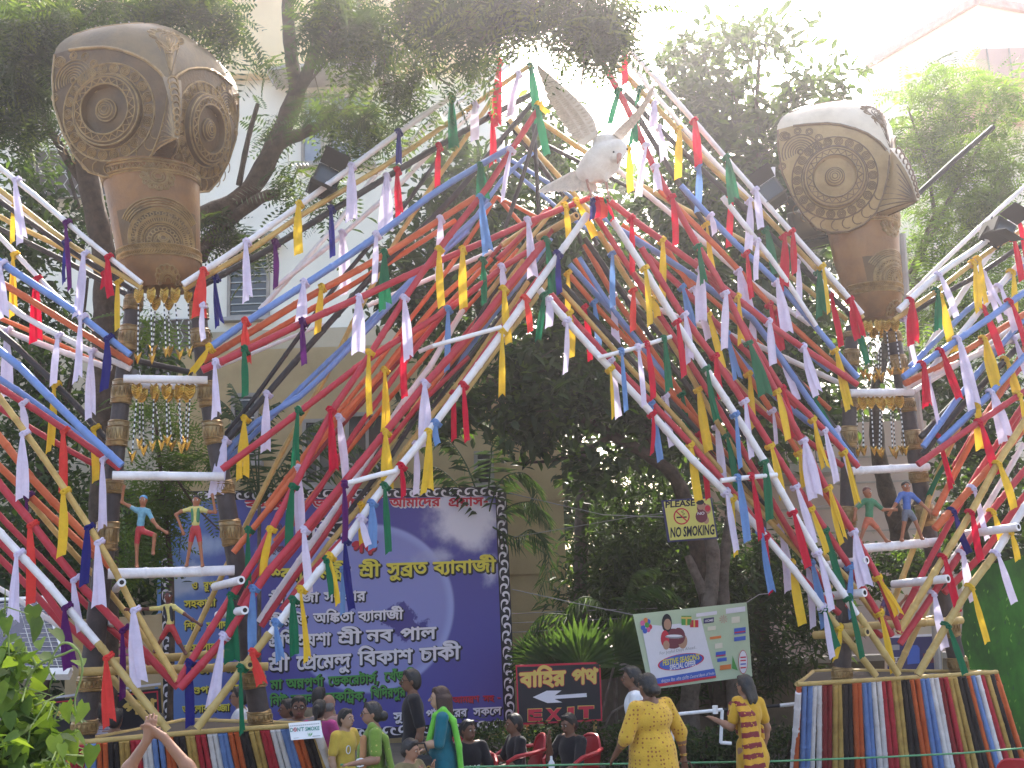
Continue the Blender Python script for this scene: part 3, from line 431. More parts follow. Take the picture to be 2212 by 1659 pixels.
32,-15,15,-9,-7,-16,-12,9,-30,16,-32,10,-15,0,-12,0,-12,-5,1,-5,0,-4,12,-5,13,-3,-13,-13,-12,2,-20,8,-12,10,1,5,0,8,16,10,24,6,9,205,41,1,-50,-31,0,1,15,3,9,0,5,-2,9,1,5,1,6,693,3,41,189,62,-14,0,-20,2,-20,6,-11,5,-10,5,-10,3,-7,0,-6,0,-10,-4,1,-4,0,-4,8,-6,9,-3,-21,-11,-12,5,-16,12,1,8,0,7,14,10,22,5,11,0,16,0,24,-6,13,-6,14,-6,18,-6,15,0,12,0,16,7,1,7,0,8,-18,14,-11,5,33,3,8,-3,12,-9,8,-11,1,-7,0,
-13,-30,-13,4,283,124,1,-14,-285,0,1,14,69,183,74,14,0,20,-3,7,-2,8,-3,10,-9,1,-10,1,-70,-31,0,-4,9,-18,8,-13,0,-10,0,-24,-2,-24,-1,-15,0,-12,0,-26,2,-26,8,-16,16,1,12,0,4,2,10,3,4,33,-2,-2,-3,-2,-8,1,-5,0,-10,16,-10,22,-4,11,0,12,0,22,2,24,2,11,0,12,0,22,-5,9,-6,1,48,0,5,-4,5,-3,2,-2,1,-10,2,-7,0,-10,0,-18,-4,-16,-6,-8,-7,1,-4,0,-2,6,-4,15,0,4,0,8,0,5,0,3,-14,-4,0,-12,-1,-9,0,-10,0,-20,4,-14,9,1,6,
0,6,14,13,24,11,32,6,1147,4,44,159,60,-12,0,-22,3,-20,6,-9,4,-10,4,-12,3,-5,0,-8,0,-8,-4,1,-3,0,-3,8,-6,7,-2,-21,-11,-10,4,-16,12,1,7,0,7,14,9,22,4,11,0,10,0,18,-3,14,-5,9,-2,12,-5,20,-5,13,0,14,0,16,7,1,7,0,8,-16,14,-11,5,7,9,19,0,6,-3,16,-11,12,-14,1,-8,0,-9,-12,-12,-26,-7,15,35,120,21,-2,26,-5,18,-14,1,-11,0,-1,0,-4,-1,-2,-29,0,0,3,2,3,1,2,0,8,-20,12,-21,2,4,173,124,3,-14,-177,0,1,14,63,463,124,
1,-14,-41,0,1,-110,-29,0,1,79,9,-13,-16,12,-26,17,-26,11,-24,5,-13,0,-16,0,-26,-6,-22,-10,-9,-6,-1,0,6,2,12,2,9,0,24,0,20,-13,1,-9,0,-2,0,-4,1,-1,-7,1,6,3,8,5,10,4,7,3,49,23,21,-10,-113,-54,-21,11,33,16,-13,-9,-11,-5,6,4,8,8,1,5,0,5,-12,6,-11,0,-6,0,-12,-2,-5,-2,-15,23,12,8,30,12,32,7,19,0,24,0,34,-9,34,-16,21,-13,-7,1,-2,5,0,11,1,7,1,26,23,0,9,-14,748,3,59,305,124,1,-14,-41,0,1,-119,-31,0,1,30,3,4,
-2,4,0,9,1,6,1,32,5,-8,-14,6,-26,9,-13,0,-10,0,-14,-6,1,-7,0,-1,0,-3,1,-1,-25,-1,0,6,-14,10,-20,6,-11,0,-16,0,-16,-8,1,-6,0,-6,12,-8,17,-3,-15,-14,-14,3,-20,9,-12,12,1,8,0,8,16,12,30,7,19,0,12,0,24,-3,18,-8,9,-5,-5,-1,4,7,22,7,15,0,18,0,30,-9,15,-6,-7,2,-2,4,0,6,1,4,1,12,-233,0,1,14,39,151,52,16,0,28,-5,26,-11,26,-15,17,-10,-21,-7,-12,9,-22,13,-22,9,-20,4,-13,0,-20,0,-32,-9,-11,-6,-3,0,6,2,14,2,9,0,
18,0,18,-10,1,-7,0,-2,-2,-3,1,0,-37,-12,8,3,6,5,1,5,0,4,-8,5,-9,0,-6,0,-12,-2,-5,-1,-27,13,16,7,28,12,34,7,10,227,23,-103,-42,-19,12,35,12,5,1,4,1,8,4,8,3,5,2,45,17,419,1,14,33,-27,28,20,28,47,1,25,0,26,-28,47,-27,20,35,0,28,-19,30,-49,1,-25,0,-26,-30,-47,-27,-19,263,1,10,77,23,3,-2,-2,-7,-12,-15,-12,-15,-5,-8,-27,0,6,12,10,25,5,10,340,1,4,21,68,97,0,1,-17,-95,0,
]
SEQ = {
'কর্মে': [24,136,84,159],
'ভাবনায়': [80,116,76,68,116,144],
'আমাদের': [8,84,116,136,64,92],
'প্রয়াস-': [172,144,116,108,224],
'স্বনাম': [160,76,68,116,84],
'মন্ত্রী': [84,204,124],
'শ্রী': [180,124],
'সুব্রত': [108,130,176,56],
'ব্যানার্জী': [76,164,116,68,116,40,159,124],
'পূজা': [72,134,40,116],
'সরকার': [108,92,24,116,92],
'শ্রীমতি': [180,124,84,120,56],
'অঙ্কিতা': [4,120,184,56,116],
'প্রথিতযশা': [172,120,60,56,88,100,116],
'নব': [68,76],
'পাল': [72,116,96],
'প্রেমেন্দু': [136,172,136,84,196,130],
'বিকাশ': [120,76,24,116,100],
'চাকী': [36,116,24,124],
'মা': [84,116],
'অন্নপূর্ণা': [4,200,72,134,52,159,116],
'ডেকরেটার্স,': [136,48,24,136,92,44,116,108,159,220],
'খেঁজুরি': [136,28,3,40,130,120,92],
'নিউ': [120,68,16],
'কলন': [24,96,68],
'ইলেকট্রিক,': [12,136,96,24,120,168,24,220],
'খিদিরপুর': [120,28,120,64,92,72,130,92],
'আমন্ত্রণ': [8,84,204,52],
'সহ': [108,112],
'-': [224],
'সুরুচি': [108,130,92,130,120,36],
'পরিবারের': [72,120,92,76,116,136,92,92],
'সকলে': [108,24,136,96],
'ও': [20],
'রূপায়ণ': [92,134,72,116,144,52],
'সহকারী': [108,112,24,116,92,124],
'শিল্প': [120,100,212],
'সম্পাদন': [108,208,116,64,68],
'কম': [24,84],
'মণ্ডপ': [84,192,72],
'আলোকসজ্জা': [8,136,96,116,24,108,188,116],
'প্রথম)': [172,60,84,216],
'গড়': [32,140],
'র্ষি': [120,104,159],
'বাহির': [76,116,120,112,92],
'পথ': [72,60],
'৩০০': [152,148,148],
}

GL = []
def _load():
 i = 0
 while i < len(GDATA):
  adv, n = GDATA[i:i + 2]; i += 2; cs = []
  for _ in range(n):
   k = GDATA[i]; i += 1; c = []; x = y = 0
   for _ in range(k):
    x += GDATA[i] >> 1; y += GDATA[i + 1]; c.append((x * 5, y * 5, GDATA[i] & 1)); i += 2
   cs.append(c)
  GL.append((adv, cs))
_load()
def _poly(c):
 n = len(c); st = next(i for i in range(n) if c[i][2]); c = c[st:] + c[:st] + [c[st]]
 o = [c[0][:2]]; i = 1
 while i < len(c):
  if c[i][2]: o.append(c[i][:2]); i += 1
  else:
   p1 = c[i]; nx = c[i + 1] if i + 1 < len(c) else c[0]
   e = nx[:2] if nx[2] else ((p1[0] + nx[0]) / 2, (p1[1] + nx[1]) / 2)
   p0 = o[-1]
   for t in (1 / 3, 2 / 3, 1): o.append(tuple((1 - t) ** 2 * p0[q] + 2 * t * (1 - t) * p1[q] + t * t * e[q] for q in (0, 1)))
   i += 2 if nx[2] else 1
 return o[:-1] if o[0] == o[-1] else o

def ben_polys(text):
 x = 0.0; out = []; last = (0, 0)
 for w in text.split(' '):
  sq = SEQ[w]
  for q in sq:
   g = q >> 2; kd = 'bmur'[q & 3]
   adv, cs = GL[g]
   ps = [_poly(c) for c in cs]
   if kd in 'bm' and adv > 0:
    dx = x
   else:
    xs = [p[0] for c in ps for p in c]
    mid = (min(xs) + max(xs)) / 2
    dx = last[0] + last[1] * (0.62 if kd == 'u' else 0.8 if kd == 'r' else 0.5) - mid
   for c in ps: out.append([(a + dx, b) for a, b in c])
   if adv > 0:
    last = (x, adv); x += adv
  x += 330
 return out, x - 330

def curve_mesh(polys, off):
 cu = bpy.data.curves.new('tmp_curve', 'CURVE'); cu.dimensions = '2D'; cu.fill_mode = 'BOTH'; cu.offset = off
 for c in polys:
  sp = cu.splines.new('POLY'); sp.points.add(len(c) - 1)
  for i, (a, b) in enumerate(c): sp.points[i].co = (a, b, 0, 1)
  sp.use_cyclic_u = True
 o = bpy.data.objects.new('tmp_curve', cu); COL.objects.link(o)
 bpy.context.view_layer.update()
 me = o.evaluated_get(bpy.context.evaluated_depsgraph_get()).to_mesh()
 V = np.array([tuple(v.co) for v in me.vertices]).reshape(-1, 3); Fc = [tuple(p.vertices) for p in me.polygons]
 o.to_mesh_clear(); bpy.data.objects.remove(o); bpy.data.curves.remove(cu)
 return V, Fc

def _area(c):
 return sum(c[i - 1][0] * c[i][1] - c[i][0] * c[i - 1][1] for i in range(len(c))) / 2

def _inside(p, c):
 r = False
 for i in range(len(c)):
  (x1, y1), (x2, y2) = c[i - 1], c[i]
  if (y1 > p[1]) != (y2 > p[1]) and p[0] < (x2 - x1) * (p[1] - y1) / (y2 - y1) + x1: r = not r
 return r

def split_loops(c):
 n = len(c)
 for i in range(n):
  (ax, ay), (bx, by) = c[i], c[(i + 1) % n]
  for j in range(i + 2, n):
   if i == 0 and j == n - 1: continue
   (px, py), (qx, qy) = c[j], c[(j + 1) % n]
   den = (bx - ax) * (qy - py) - (by - ay) * (qx - px)
   if abs(den) < 1e-9: continue
   t = ((px - ax) * (qy - py) - (py - ay) * (qx - px)) / den
   u = ((px - ax) * (by - ay) - (py - ay) * (bx - ax)) / den
   if 1e-6 < t < 1 - 1e-6 and 1e-6 < u < 1 - 1e-6:
    X = (ax + t * (bx - ax), ay + t * (by - ay))
    return split_loops(c[:i + 1] + [X] + c[j + 1:]) + split_loops([X] + c[i + 1:j + 1])
 return [c] if abs(_area(c)) > 30 else []

def pieces(ps):
 ps = [q for c in ps for q in split_loops(c)]
 outs = [c for c in ps if _area(c) < 0]; holes = [c for c in ps if _area(c) >= 0]
 res = [[c] for c in outs]
 for h in holes:
  for r in res:
   if sum(_inside(q, r[0]) for q in h) > len(h) * 0.6: r.append(h); break
 return res

def fill_mesh(pc):
 if len(pc) > 1: return curve_mesh(pc, 0.0)
 from mathutils.geometry import tessellate_polygon
 c = pc[0]
 t = tessellate_polygon([[Vector((a, b, 0)) for a, b in c]])
 v = np.array([(a, b, 0.0) for a, b in c])
 f = []
 for q in t:
  (x0, y0), (x1, y1), (x2, y2) = [c[i] for i in q]
  f.append(tuple(q) if (x1 - x0) * (y2 - y0) - (x2 - x0) * (y1 - y0) > 0 else tuple(q)[::-1])
 return v, f

def stroke(v, f, polys, off):
 vs = [v]; f = list(f); k = len(v); z = 0.0003
 for c in polys:
  n = len(c)
  for i in range(n):
   a = np.array(c[i - 1]); b = np.array(c[i]); d = b - a; L = np.hypot(*d)
   if L < 1e-5: continue
   d /= L; q = np.array((-d[1], d[0])) * off
   e = d * off * 0.6
   pts = [a - q - e * .5, a - e - q * 0, a + q - e * .5, b + q + e * .5, b + e, b - q + e * .5]
   z = 0.0003 + (i % 3) * 0.0001
   vs.append(np.array([(p[0], p[1], z) for p in pts])); f.append(tuple(range(k + 5, k - 1, -1))); k += 6
 return np.concatenate(vs), f

def latin_mesh(text, off=0.0, align='LEFT'):
 cu = bpy.data.curves.new('tmp_text', 'FONT'); cu.body = text; cu.offset = off; cu.size = 1.0; cu.resolution_u = 2
 o = bpy.data.objects.new('tmp_text', cu); COL.objects.link(o)
 bpy.context.view_layer.update()
 me = o.evaluated_get(bpy.context.evaluated_depsgraph_get()).to_mesh()
 V = np.array([tuple(v.co) for v in me.vertices]).reshape(-1, 3); Fc = [tuple(p.vertices) for p in me.polygons]
 o.to_mesh_clear(); bpy.data.objects.remove(o); bpy.data.curves.remove(cu)
 return V, Fc

def text_on(mb, text, frame, x0, y0, w, hgt=None, bengali=True, off=0.0, lift=0.004, mi=0, skew=0.0):
 """letters in the plane frame=(origin,ux,uy,n); baseline starts at x0,y0; scaled to width w (and height hgt for latin capitals)"""
 if bengali:
  ps, L = ben_polys(text)
  V, Fc = [], []; k0 = 0
  for gi, pc in enumerate(pieces(ps)):
   pc = [[(a / 1000, b / 1000) for a, b in c] for c in pc]
   v1, f1 = fill_mesh(pc)
   if not len(v1): continue
   if off: v1, f1 = stroke(v1, f1, pc, off)
   v1[:, 2] += (gi % 4) * 0.0006
   V.append(v1); Fc += [tuple(i + k0 for i in q) for q in f1]; k0 += len(v1)
  V = np.concatenate(V)
  s = w / (L / 1000); sy = s if hgt is None else hgt / 0.62
  V = V * np.array((s, sy, 1))
 else:
  V, Fc = latin_mesh(text, off)
  mn = V.min(0); mx = V.max(0)
  V = V - np.array((mn[0], 0, 0))
  s = w / (mx[0] - mn[0]); sy = s if hgt is None else hgt / 0.70
  V = V * np.array((s, sy, 1))
 V[:, 0] += skew * V[:, 1]
 o, ux, uy, n = [np.array(tuple(q)) for q in frame]
 W3 = o + (x0 + V[:, :1]) * ux + (y0 + V[:, 1:2]) * uy + (lift + V[:, 2:3]) * n
 mb.add(W3, Fc, mi)
 return s

def frame_of(tl, tr, bl):
 """plane frame from three world corners; x to the right, y up, origin at the lower left"""
 ux = (tr - tl); wd = ux.length; ux = ux / wd
 uy = (tl - bl); uy = uy - ux * uy.dot(ux); ht = uy.length; uy = uy / ht
 n = ux.cross(uy)
 return (bl, ux, uy, n), wd, ht

def uv_of(frame, px, py):
 """plane coordinates of the photograph's point (px,py) on a board"""
 o, ux, uy, n = frame
 d = CAMROT @ Vector(((px - 1106.0) / F, -(py - 829.5) / F, -1.0))
 t = (o - EYE).dot(n) / d.dot(n)
 q = EYE + d * t - o
 return q.dot(ux), q.dot(uy)
# ================================================================ setting: ground, buildings, trees
def npmesh(name, V, Fa, m, parent=None, smooth=False, mi=None):
 V = np.asarray(V, dtype=np.float32); Fa = np.asarray(Fa, dtype=np.int32)
 if parent is not None:
  r = parent
  while r.parent is not None: r = r.parent
  V = V - np.array(tuple(OFF.get(r.name, (0, 0, 0))), dtype=np.float32)
 me = bpy.data.meshes.new(name); k = Fa.shape[1]
 me.vertices.add(len(V)); me.vertices.foreach_set('co', V.ravel())
 me.loops.add(Fa.size); me.loops.foreach_set('vertex_index', Fa.ravel())
 me.polygons.add(len(Fa)); me.polygons.foreach_set('loop_start', np.arange(len(Fa), dtype=np.int32) * k)
 me.polygons.foreach_set('loop_total', np.full(len(Fa), k, dtype=np.int32))
 for q in (m if isinstance(m, (list, tuple)) else [m]): me.materials.append(q)
 if mi is not None: me.polygons.foreach_set('material_index', mi.astype(np.int32))
 me.update(calc_edges=True); me.validate()
 o = bpy.data.objects.new(name, me); COL.objects.link(o)
 if parent is not None: o.parent = parent
 return o

def rotm(yaw, pit, rol):
 cy, sy, cp, sp, cr, sr = np.cos(yaw), np.sin(yaw), np.cos(pit), np.sin(pit), np.cos(rol), np.sin(rol)
 o, z = np.ones_like(yaw), np.zeros_like(yaw)
 Z = np.stack([np.stack([cy, -sy, z], -1), np.stack([sy, cy, z], -1), np.stack([z, z, o], -1)], -2)
 X = np.stack([np.stack([o, z, z], -1), np.stack([z, cp, -sp], -1), np.stack([z, sp, cp], -1)], -2)
 Yr = np.stack([np.stack([cr, z, sr], -1), np.stack([z, o, z], -1), np.stack([-sr, z, cr], -1)], -2)
 return Z @ X @ Yr

def t_broad(w=.20):
 v = [(0, 0, 0), (w, .38, .07), (w * .75, .72, .03), (0, 1, -.10), (-w * .75, .72, .03), (-w, .38, .07), (0, .55, -.02)]
 return np.array(v), np.array([(0, 1, 6), (1, 2, 6), (2, 3, 6), (3, 4, 6), (4, 5, 6), (5, 0, 6)])
def t_slim(): return np.array([(0, 0, 0), (.10, .45, .03), (0, 1, -.12), (-.10, .45, .03)]), np.array([(0, 1, 2), (0, 2, 3)])
def t_heart():
 v = [(0, .05, 0), (.22, -.06, .04), (.38, .18, .08), (.24, .62, .04), (0, 1, -.08), (-.24, .62, .04), (-.38, .18, .08), (-.22, -.06, .04), (0, .4, -.02)]
 return np.array(v), np.array([(i, (i + 1) % 8, 8) for i in range(8)])
def t_pinnate(n=8):
 v = []; f = []
 for i in range(n):
  t = .12 + .88 * i / (n - 1); y = t; z = -.28 * t * t
  L = .27 * math.sin(math.pi * (.18 + .74 * t)) + .05
  for s in (-1, 1):
   k = len(v); wd = .056
   v += [(s * .005, y - wd * .3, z), (s * L * .5, y - wd * .5 + L * .12, z - .01 - .05 * L), (s * L, y + L * .30, z - .14 * L - .01), (s * L * .5, y + wd * .75 + L * .12, z - .01)]
   f += [(k, k + 1, k + 2), (k, k + 2, k + 3)] if s > 0 else [(k, k + 2, k + 1), (k, k + 3, k + 2)]
 k = len(v); v += [(-.006, 0, 0), (.006, 0, 0), (0, 1, -.28)]; f.append((k, k + 1, k + 2))
 return np.array(v), np.array(f)
TPL = {'broad': t_broad(), 'oval': t_broad(.27), 'slim': t_slim(), 'heart': t_heart(), 'pin': t_pinnate()}

def crown_pts(clumps, n, sub=26, sig=.22, jit=1.0):
 """clumps: (x, y, rx, ry, Y, rY) measured on the photograph -> leaf positions in sub-clusters"""
 w = np.array([c[2] * c[3] * c[4] for c in clumps], float); w /= w.sum()
 out = []
 for c, q in zip(clumps, w):
  k = int(n * q) + 1; ns = max(2, k // sub)
  C = []
  while len(C) < ns:
   a = rng.uniform(-1, 1, 3)
   if (a * a).sum() > 1: continue
   C.append(tuple(P(c[0] + a[0] * c[2], c[1] + a[1] * c[3], c[4] + a[2] * c[5])))
  C = np.array(C)
  s_ = sig * rng.uniform(.5, 1.25, ns)
  idx = rng.integers(0, ns, k)
  out.append(C[idx] + rng.normal(0, 1, (k, 3)) * s_[idx][:, None] * np.array((1, 1, .7)))
 return np.concatenate(out)

def leaf_mesh(name, pts, tpl, size, m, parent, droop=-.25, spread=.55, var=.3, split=None):
 n = len(pts); v, f = TPL[tpl]
 Rm = rotm(rng.uniform(0, 6.283, n), rng.normal(droop, spread, n), rng.normal(0, .5, n))
 s = size * rng.uniform(1 - var, 1 + var, n)
 V = np.einsum('nij,mj->nmi', Rm, v) * s[:, None, None] + pts[:, None, :]
 Fa = (f[None] + (np.arange(n) * len(v))[:, None, None]).reshape(-1, 3)
 mi = None
 if isinstance(m, (list, tuple)) and len(m) > 1:
  mi = np.repeat(rng.choice(len(m), n, p=split), len(f))
 return npmesh(name, V.reshape(-1, 3), Fa, m, parent, mi=mi)

def limb(mb, pts, r0, r1, Y0, Y1=None):
 """pts on the photograph; smooth tapered limb"""
 Y1 = Y0 if Y1 is None else Y1; n = len(pts)
 W = [np.array(tuple(P(x, y, Y0 + (Y1 - Y0) * i / max(1, n - 1)))) for i, (x, y) in enumerate(pts)]
 Q = []
 for i in range(n - 1):
  p0, p1, p2, p3 = W[max(0, i - 1)], W[i], W[i + 1], W[min(n - 1, i + 2)]
  for t in np.linspace(0, 1, 6, endpoint=False):
   Q.append(.5 * ((2 * p1) + (-p0 + p2) * t + (2 * p0 - 5 * p1 + 4 * p2 - p3) * t * t + (-p0 + 3 * p1 - 3 * p2 + p3) * t ** 3))
 Q.append(W[-1]); k = len(Q)
 rr = np.linspace(r0, r1, k) * pxm((Y0 + Y1) / 2) * (1 + .10 * np.sin(np.arange(k) * 1.9) * rng.uniform(.3, 1, k))
 mb.tube(Q, rr, 10)

def twigs(mb, pts, n, r=.006, L=.5):
 for q in pts[rng.integers(0, len(pts), n)]:
  d = Vector((rng.normal(0, 1), rng.normal(0, 1), rng.normal(-.1, .6))).normalized() * L * rng.uniform(.5, 1.3)
  p = Vector(q); mb.tube([p - d * .5, p + Vector((0, 0, .04)), p + d * .5], [r, r * .8, r * .4], 4, cap=False)

def tree(name, label, base, limbs, clumps, n, tpl, size, m, bark=BARK, group='trees behind the gateway', sub=26, sig=.22, ntw=60, **kw):
 root = thing(name, label, 'tree', base, group)
 tb = MB()
 for L in limbs: limb(tb, *L)
 pts = crown_pts(clumps, n, sub, sig)
 twigs(tb, pts, ntw)
 tb.build('trunk', bark, root)
 leaf_mesh('crown', pts, tpl, size, m, root, **kw)
 return root

gm = mat('ground_paving', (.16, .14, .12), rough=.95, col2=(.09, .08, .065), scale=1.5, bump=.4, bscale=30)
g = MB(); g.add([(-400, -60, 0), (400, -60, 0), (400, 700, 0), (-400, 700, 0)], [(0, 1, 2, 3)])
tag(g.build('ground', gm, None, smooth=False), kind='structure')

# ---- buildings
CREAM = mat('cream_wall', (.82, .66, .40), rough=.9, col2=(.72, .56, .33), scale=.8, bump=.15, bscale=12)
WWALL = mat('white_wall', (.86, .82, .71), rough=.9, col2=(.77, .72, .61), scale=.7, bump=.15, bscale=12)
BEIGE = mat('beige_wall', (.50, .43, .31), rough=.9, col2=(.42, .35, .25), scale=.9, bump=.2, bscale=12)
OCHRE = mat('ochre_wall', (.50, .37, .19), rough=.9, col2=(.40, .29, .145), scale=1.1, bump=.25, bscale=14)
CONC = mat('concrete', (.40, .38, .36), rough=.9, col2=(.28, .26, .25), scale=2, bump=.2)
GLASSD = mat('dark_glass', (.02, .025, .03), rough=.15, spec=.6); GLASSB = mat('frosted_glass', (.28, .32, .38), rough=.25, spec=.6)
FRAMEM = mat('window_frame', (.34, .30, .26), rough=.6); IRON = mat('iron_grille', (.55, .55, .53), rough=.5)
def rect(x0, y0, x1, y1, Y):
 a = P(x0, y1, Y); b = P(x1, y0, Y); return a.x, a.z, b.x, b.z
def wbox(mb, x0, z0, x1, z1, y0, y1, mi=0): mb.box(((x0 + x1) / 2, (y0 + y1) / 2, (z0 + z1) / 2), (abs(x1 - x0), y1 - y0, abs(z1 - z0)), mi=mi)
def window(root, x0, y0, x1, y1, Y, louver=False, glass=GLASSB, nv=2):
 X0, Z0, X1, Z1 = rect(x0, y0, x1, y1, Y); t = .07
 mb = MB()
 for a, b, c, d in ((X0, Z0, X0 + t, Z1), (X1 - t, Z0, X1, Z1), (X0 + t, Z1 - t, X1 - t, Z1), (X0 + t, Z0, X1 - t, Z0 + t)): wbox(mb, a, b, c, d, Y - .10, Y + .05)
 for i in range(1, nv):
  q = X0 + (X1 - X0) * i / nv; wbox(mb, q - .03, Z0 + t, q + .03, Z1 - t, Y - .08, Y + .04)
 w = mb.build('window', FRAMEM, root, smooth=False)
 p = MB(); wbox(p, X0 + t, Z0 + t, X1 - t, Z1 - t, Y - .035, Y - .012)
 p.build('pane', glass, w, smooth=False)
 s = MB(); wbox(s, X0 - .1, Z0 - .09, X1 + .1, Z0 - .004, Y - .25, Y + .02); s.build('sill', CONC, w, smooth=False)
 if louver:
  l = MB()
  for z in np.arange(Z0 + .15, Z1 - .1, .17): wbox(l, X0 + t, z, X1 - t, z + .02, Y - .075, Y - .04)
  l.build('louvre', IRON, w, smooth=False)
 return w

YB = 24.0
RECESS_SHADE = mat('shaded_recess', (.13, .11, .10), rough=.9)  # dark colour imitating shade behind the balcony grilles
B1 = thing('apartment_building', 'tall cream and white apartment building with casement windows behind the left trees', 'building', (P(500, 830, YB).x, YB, 0), 'buildings round the yard')
xl, xr = P(-330, 300, YB).x, P(1082, 150, YB).x
z1, z2, z3 = P(600, 715, YB).z, P(600, 172, YB).z, P(850, 14, YB).z
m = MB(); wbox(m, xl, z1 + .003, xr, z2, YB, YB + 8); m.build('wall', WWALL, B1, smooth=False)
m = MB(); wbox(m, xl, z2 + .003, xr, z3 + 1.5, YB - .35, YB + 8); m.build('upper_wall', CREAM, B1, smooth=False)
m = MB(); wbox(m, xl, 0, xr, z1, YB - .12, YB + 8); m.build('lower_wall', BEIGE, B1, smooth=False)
for q_ in ((596, 173, 822, 192, .95), (478, 520, 610, 533, .7)):
 m = MB(); a = rect(*q_[:4], YB); wbox(m, a[0], a[1], a[2], a[3] - .005, YB - q_[4], YB - .003); m.build('sunshade', CONC, B1, smooth=False)
window(B1, 652, 205, 700, 358, YB, nv=1); window(B1, 712, 205, 802, 358, YB); window(B1, 492, 545, 584, 690, YB, True, GLASSD, 1); window(B1, 905, 690 - 150, 985, 660, YB)
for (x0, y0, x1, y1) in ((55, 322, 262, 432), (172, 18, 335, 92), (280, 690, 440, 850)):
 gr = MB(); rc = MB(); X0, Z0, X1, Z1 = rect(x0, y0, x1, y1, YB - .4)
 wbox(rc, X0, Z0, X1, Z1, YB - .46, YB - .37)  # slab proud of the wall; the balcony's shade is in its colour
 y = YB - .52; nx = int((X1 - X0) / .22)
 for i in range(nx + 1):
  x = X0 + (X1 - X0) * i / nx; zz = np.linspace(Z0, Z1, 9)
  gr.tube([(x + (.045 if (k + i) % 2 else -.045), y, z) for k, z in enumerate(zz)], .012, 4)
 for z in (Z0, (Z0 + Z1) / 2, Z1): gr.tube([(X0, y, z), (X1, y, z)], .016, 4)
 rcs = rc.build('balcony_recess', RECESS_SHADE, B1, smooth=False); gr.build('balcony_grille', IRON, rcs, smooth=False)
m = MB()
for x in (418, 470): m.tube([P(x, -10, YB - .42), P(x + 4, 120, YB - .42), P(x - 2, 250, YB - .42)], .05, 6)
m.build('drain_pipe', FRAMEM, B1)

YA = 20.5
B2 = thing('annex_building', 'lower ochre rendered block ending in a bare corner right of the blue banner', 'building', (P(900, 830, YA).x, YA, 0), 'buildings round the yard')
xa, xb = P(380, 900, YA).x, P(1222, 1200, YA).x; za_ = P(900, 742, YA).z
m = MB(); wbox(m, xa, 0, xb, za_, YA, YA + 7); m.build('wall', OCHRE, B2, smooth=False)
m = MB()
for y in (1082, 1240, 1404):
 z = P(1150, y, YA).z; wbox(m, xa, z, xb + .03, z + .05, YA - .03, YA - .003)
m.build('string_course', OCHRE, B2, smooth=False)
window(B2, 655, 905, 722, 1052, YA, False, GLASSD, 2); window(B2, 748, 890, 840, 1010, YA, False, GLASSD, 2); window(B2, 1026, 975, 1066, 1052, YA, True, GLASSD, 1); window(B2, 500, 850, 560, 1000, YA, True, GLASSD, 1)

B3 = thing('white_building', 'sunlit white building with red parapet edge at the upper right', 'building', P(2110, 830, 27), 'buildings round the yard')
K = P(2110, -4, 27.0); E1 = P(1876, 134, depth_for(1876, 134, K.z)); G1 = P(2290, 30, depth_for(2290, 30, K.z))
E1.z = G1.z = K.z
far = E1 + (G1 - K); m = MB()
ring_ = [E1, K, G1, far]
m.add([tuple(Vector((q.x, q.y, 0))) for q in ring_] + [tuple(q) for q in ring_], [(i, (i + 1) % 4, 4 + (i + 1) % 4, 4 + i) for i in range(4)] + [(4, 5, 6, 7)])
m.build('wall', WWALL, B3, smooth=False)
m = MB()
for a, b in ((E1, K), (K, G1)):
 d = (b - a).normalized(); nn = Vector((d.y, -d.x, 0)) * .12
 m.slab([a + nn + Vector((0, 0, -.2)), b + nn + Vector((0, 0, -.2)), b + nn + Vector((0, 0, .04)), a + nn + Vector((0, 0, .04))], nn.normalized(), .4)
m.build('parapet', mat('red_oxide', (.50, .32, .29), rough=.8), B3, smooth=False)
X0, Z0, X1, Z1 = rect(2112, 98, 2330, 172, 24.5); m = MB(); wbox(m, X0, Z0, X1, Z1, 24.5, 30)
m.build('clad_bay', mat('pink_cladding', (.62, .42, .36), rough=.6, var=.05, scale=1), B3, smooth=False)
m = MB()
for q in (.12, .33, .55, .77): wbox(m, X0 + (X1 - X0) * q - .015, Z0, X0 + (X1 - X0) * q + .015, Z1, 24.47, 24.497)
m.build('cladding_joint', FRAMEM, B3, smooth=False)

B4 = thing('pink_building', 'dull pink building with black balcony railing behind the farther tower', 'building', (P(1840, 1000, 21).x, 21, 0), 'buildings round the yard')
PINK = mat('pink_wall', (.50, .38, .32), rough=.9, col2=(.42, .31, .26), scale=1, bump=.15)
X0, Z0, X1, Z1 = rect(1650, 905, 2035, 1180, 21); m = MB(); wbox(m, X0, 0, X1, Z1, 21, 27); m.build('wall', PINK, B4, smooth=False)
m = MB()
for y in (990, 1045, 1098, 1150):
 z = P(1840, y, 21).z; wbox(m, X0, z, X1, z + .03, 20.975, 20.997)
m.build('wall_joint', FRAMEM, B4, smooth=False)
X0, Z0, X1, Z1 = rect(1680, 962, 1800, 1002, 20.2); m = MB()
for x in np.arange(X0, X1, .09): m.tube([(x, 20.2, Z0), (x, 20.2, Z1)], .009, 4)
for z in (Z0, Z1): m.tube([(X0, 20.2, z), (X1, 20.2, z)], .018, 4)
m.build('balcony_railing', BLACKM, B4, smooth=False)
m = MB(); wbox(m, X0 - .1, Z0 - .2, X1 + .1, Z0 - .02, 20.1, 20.99); m.build('balcony_slab', CONC, B4, smooth=False)

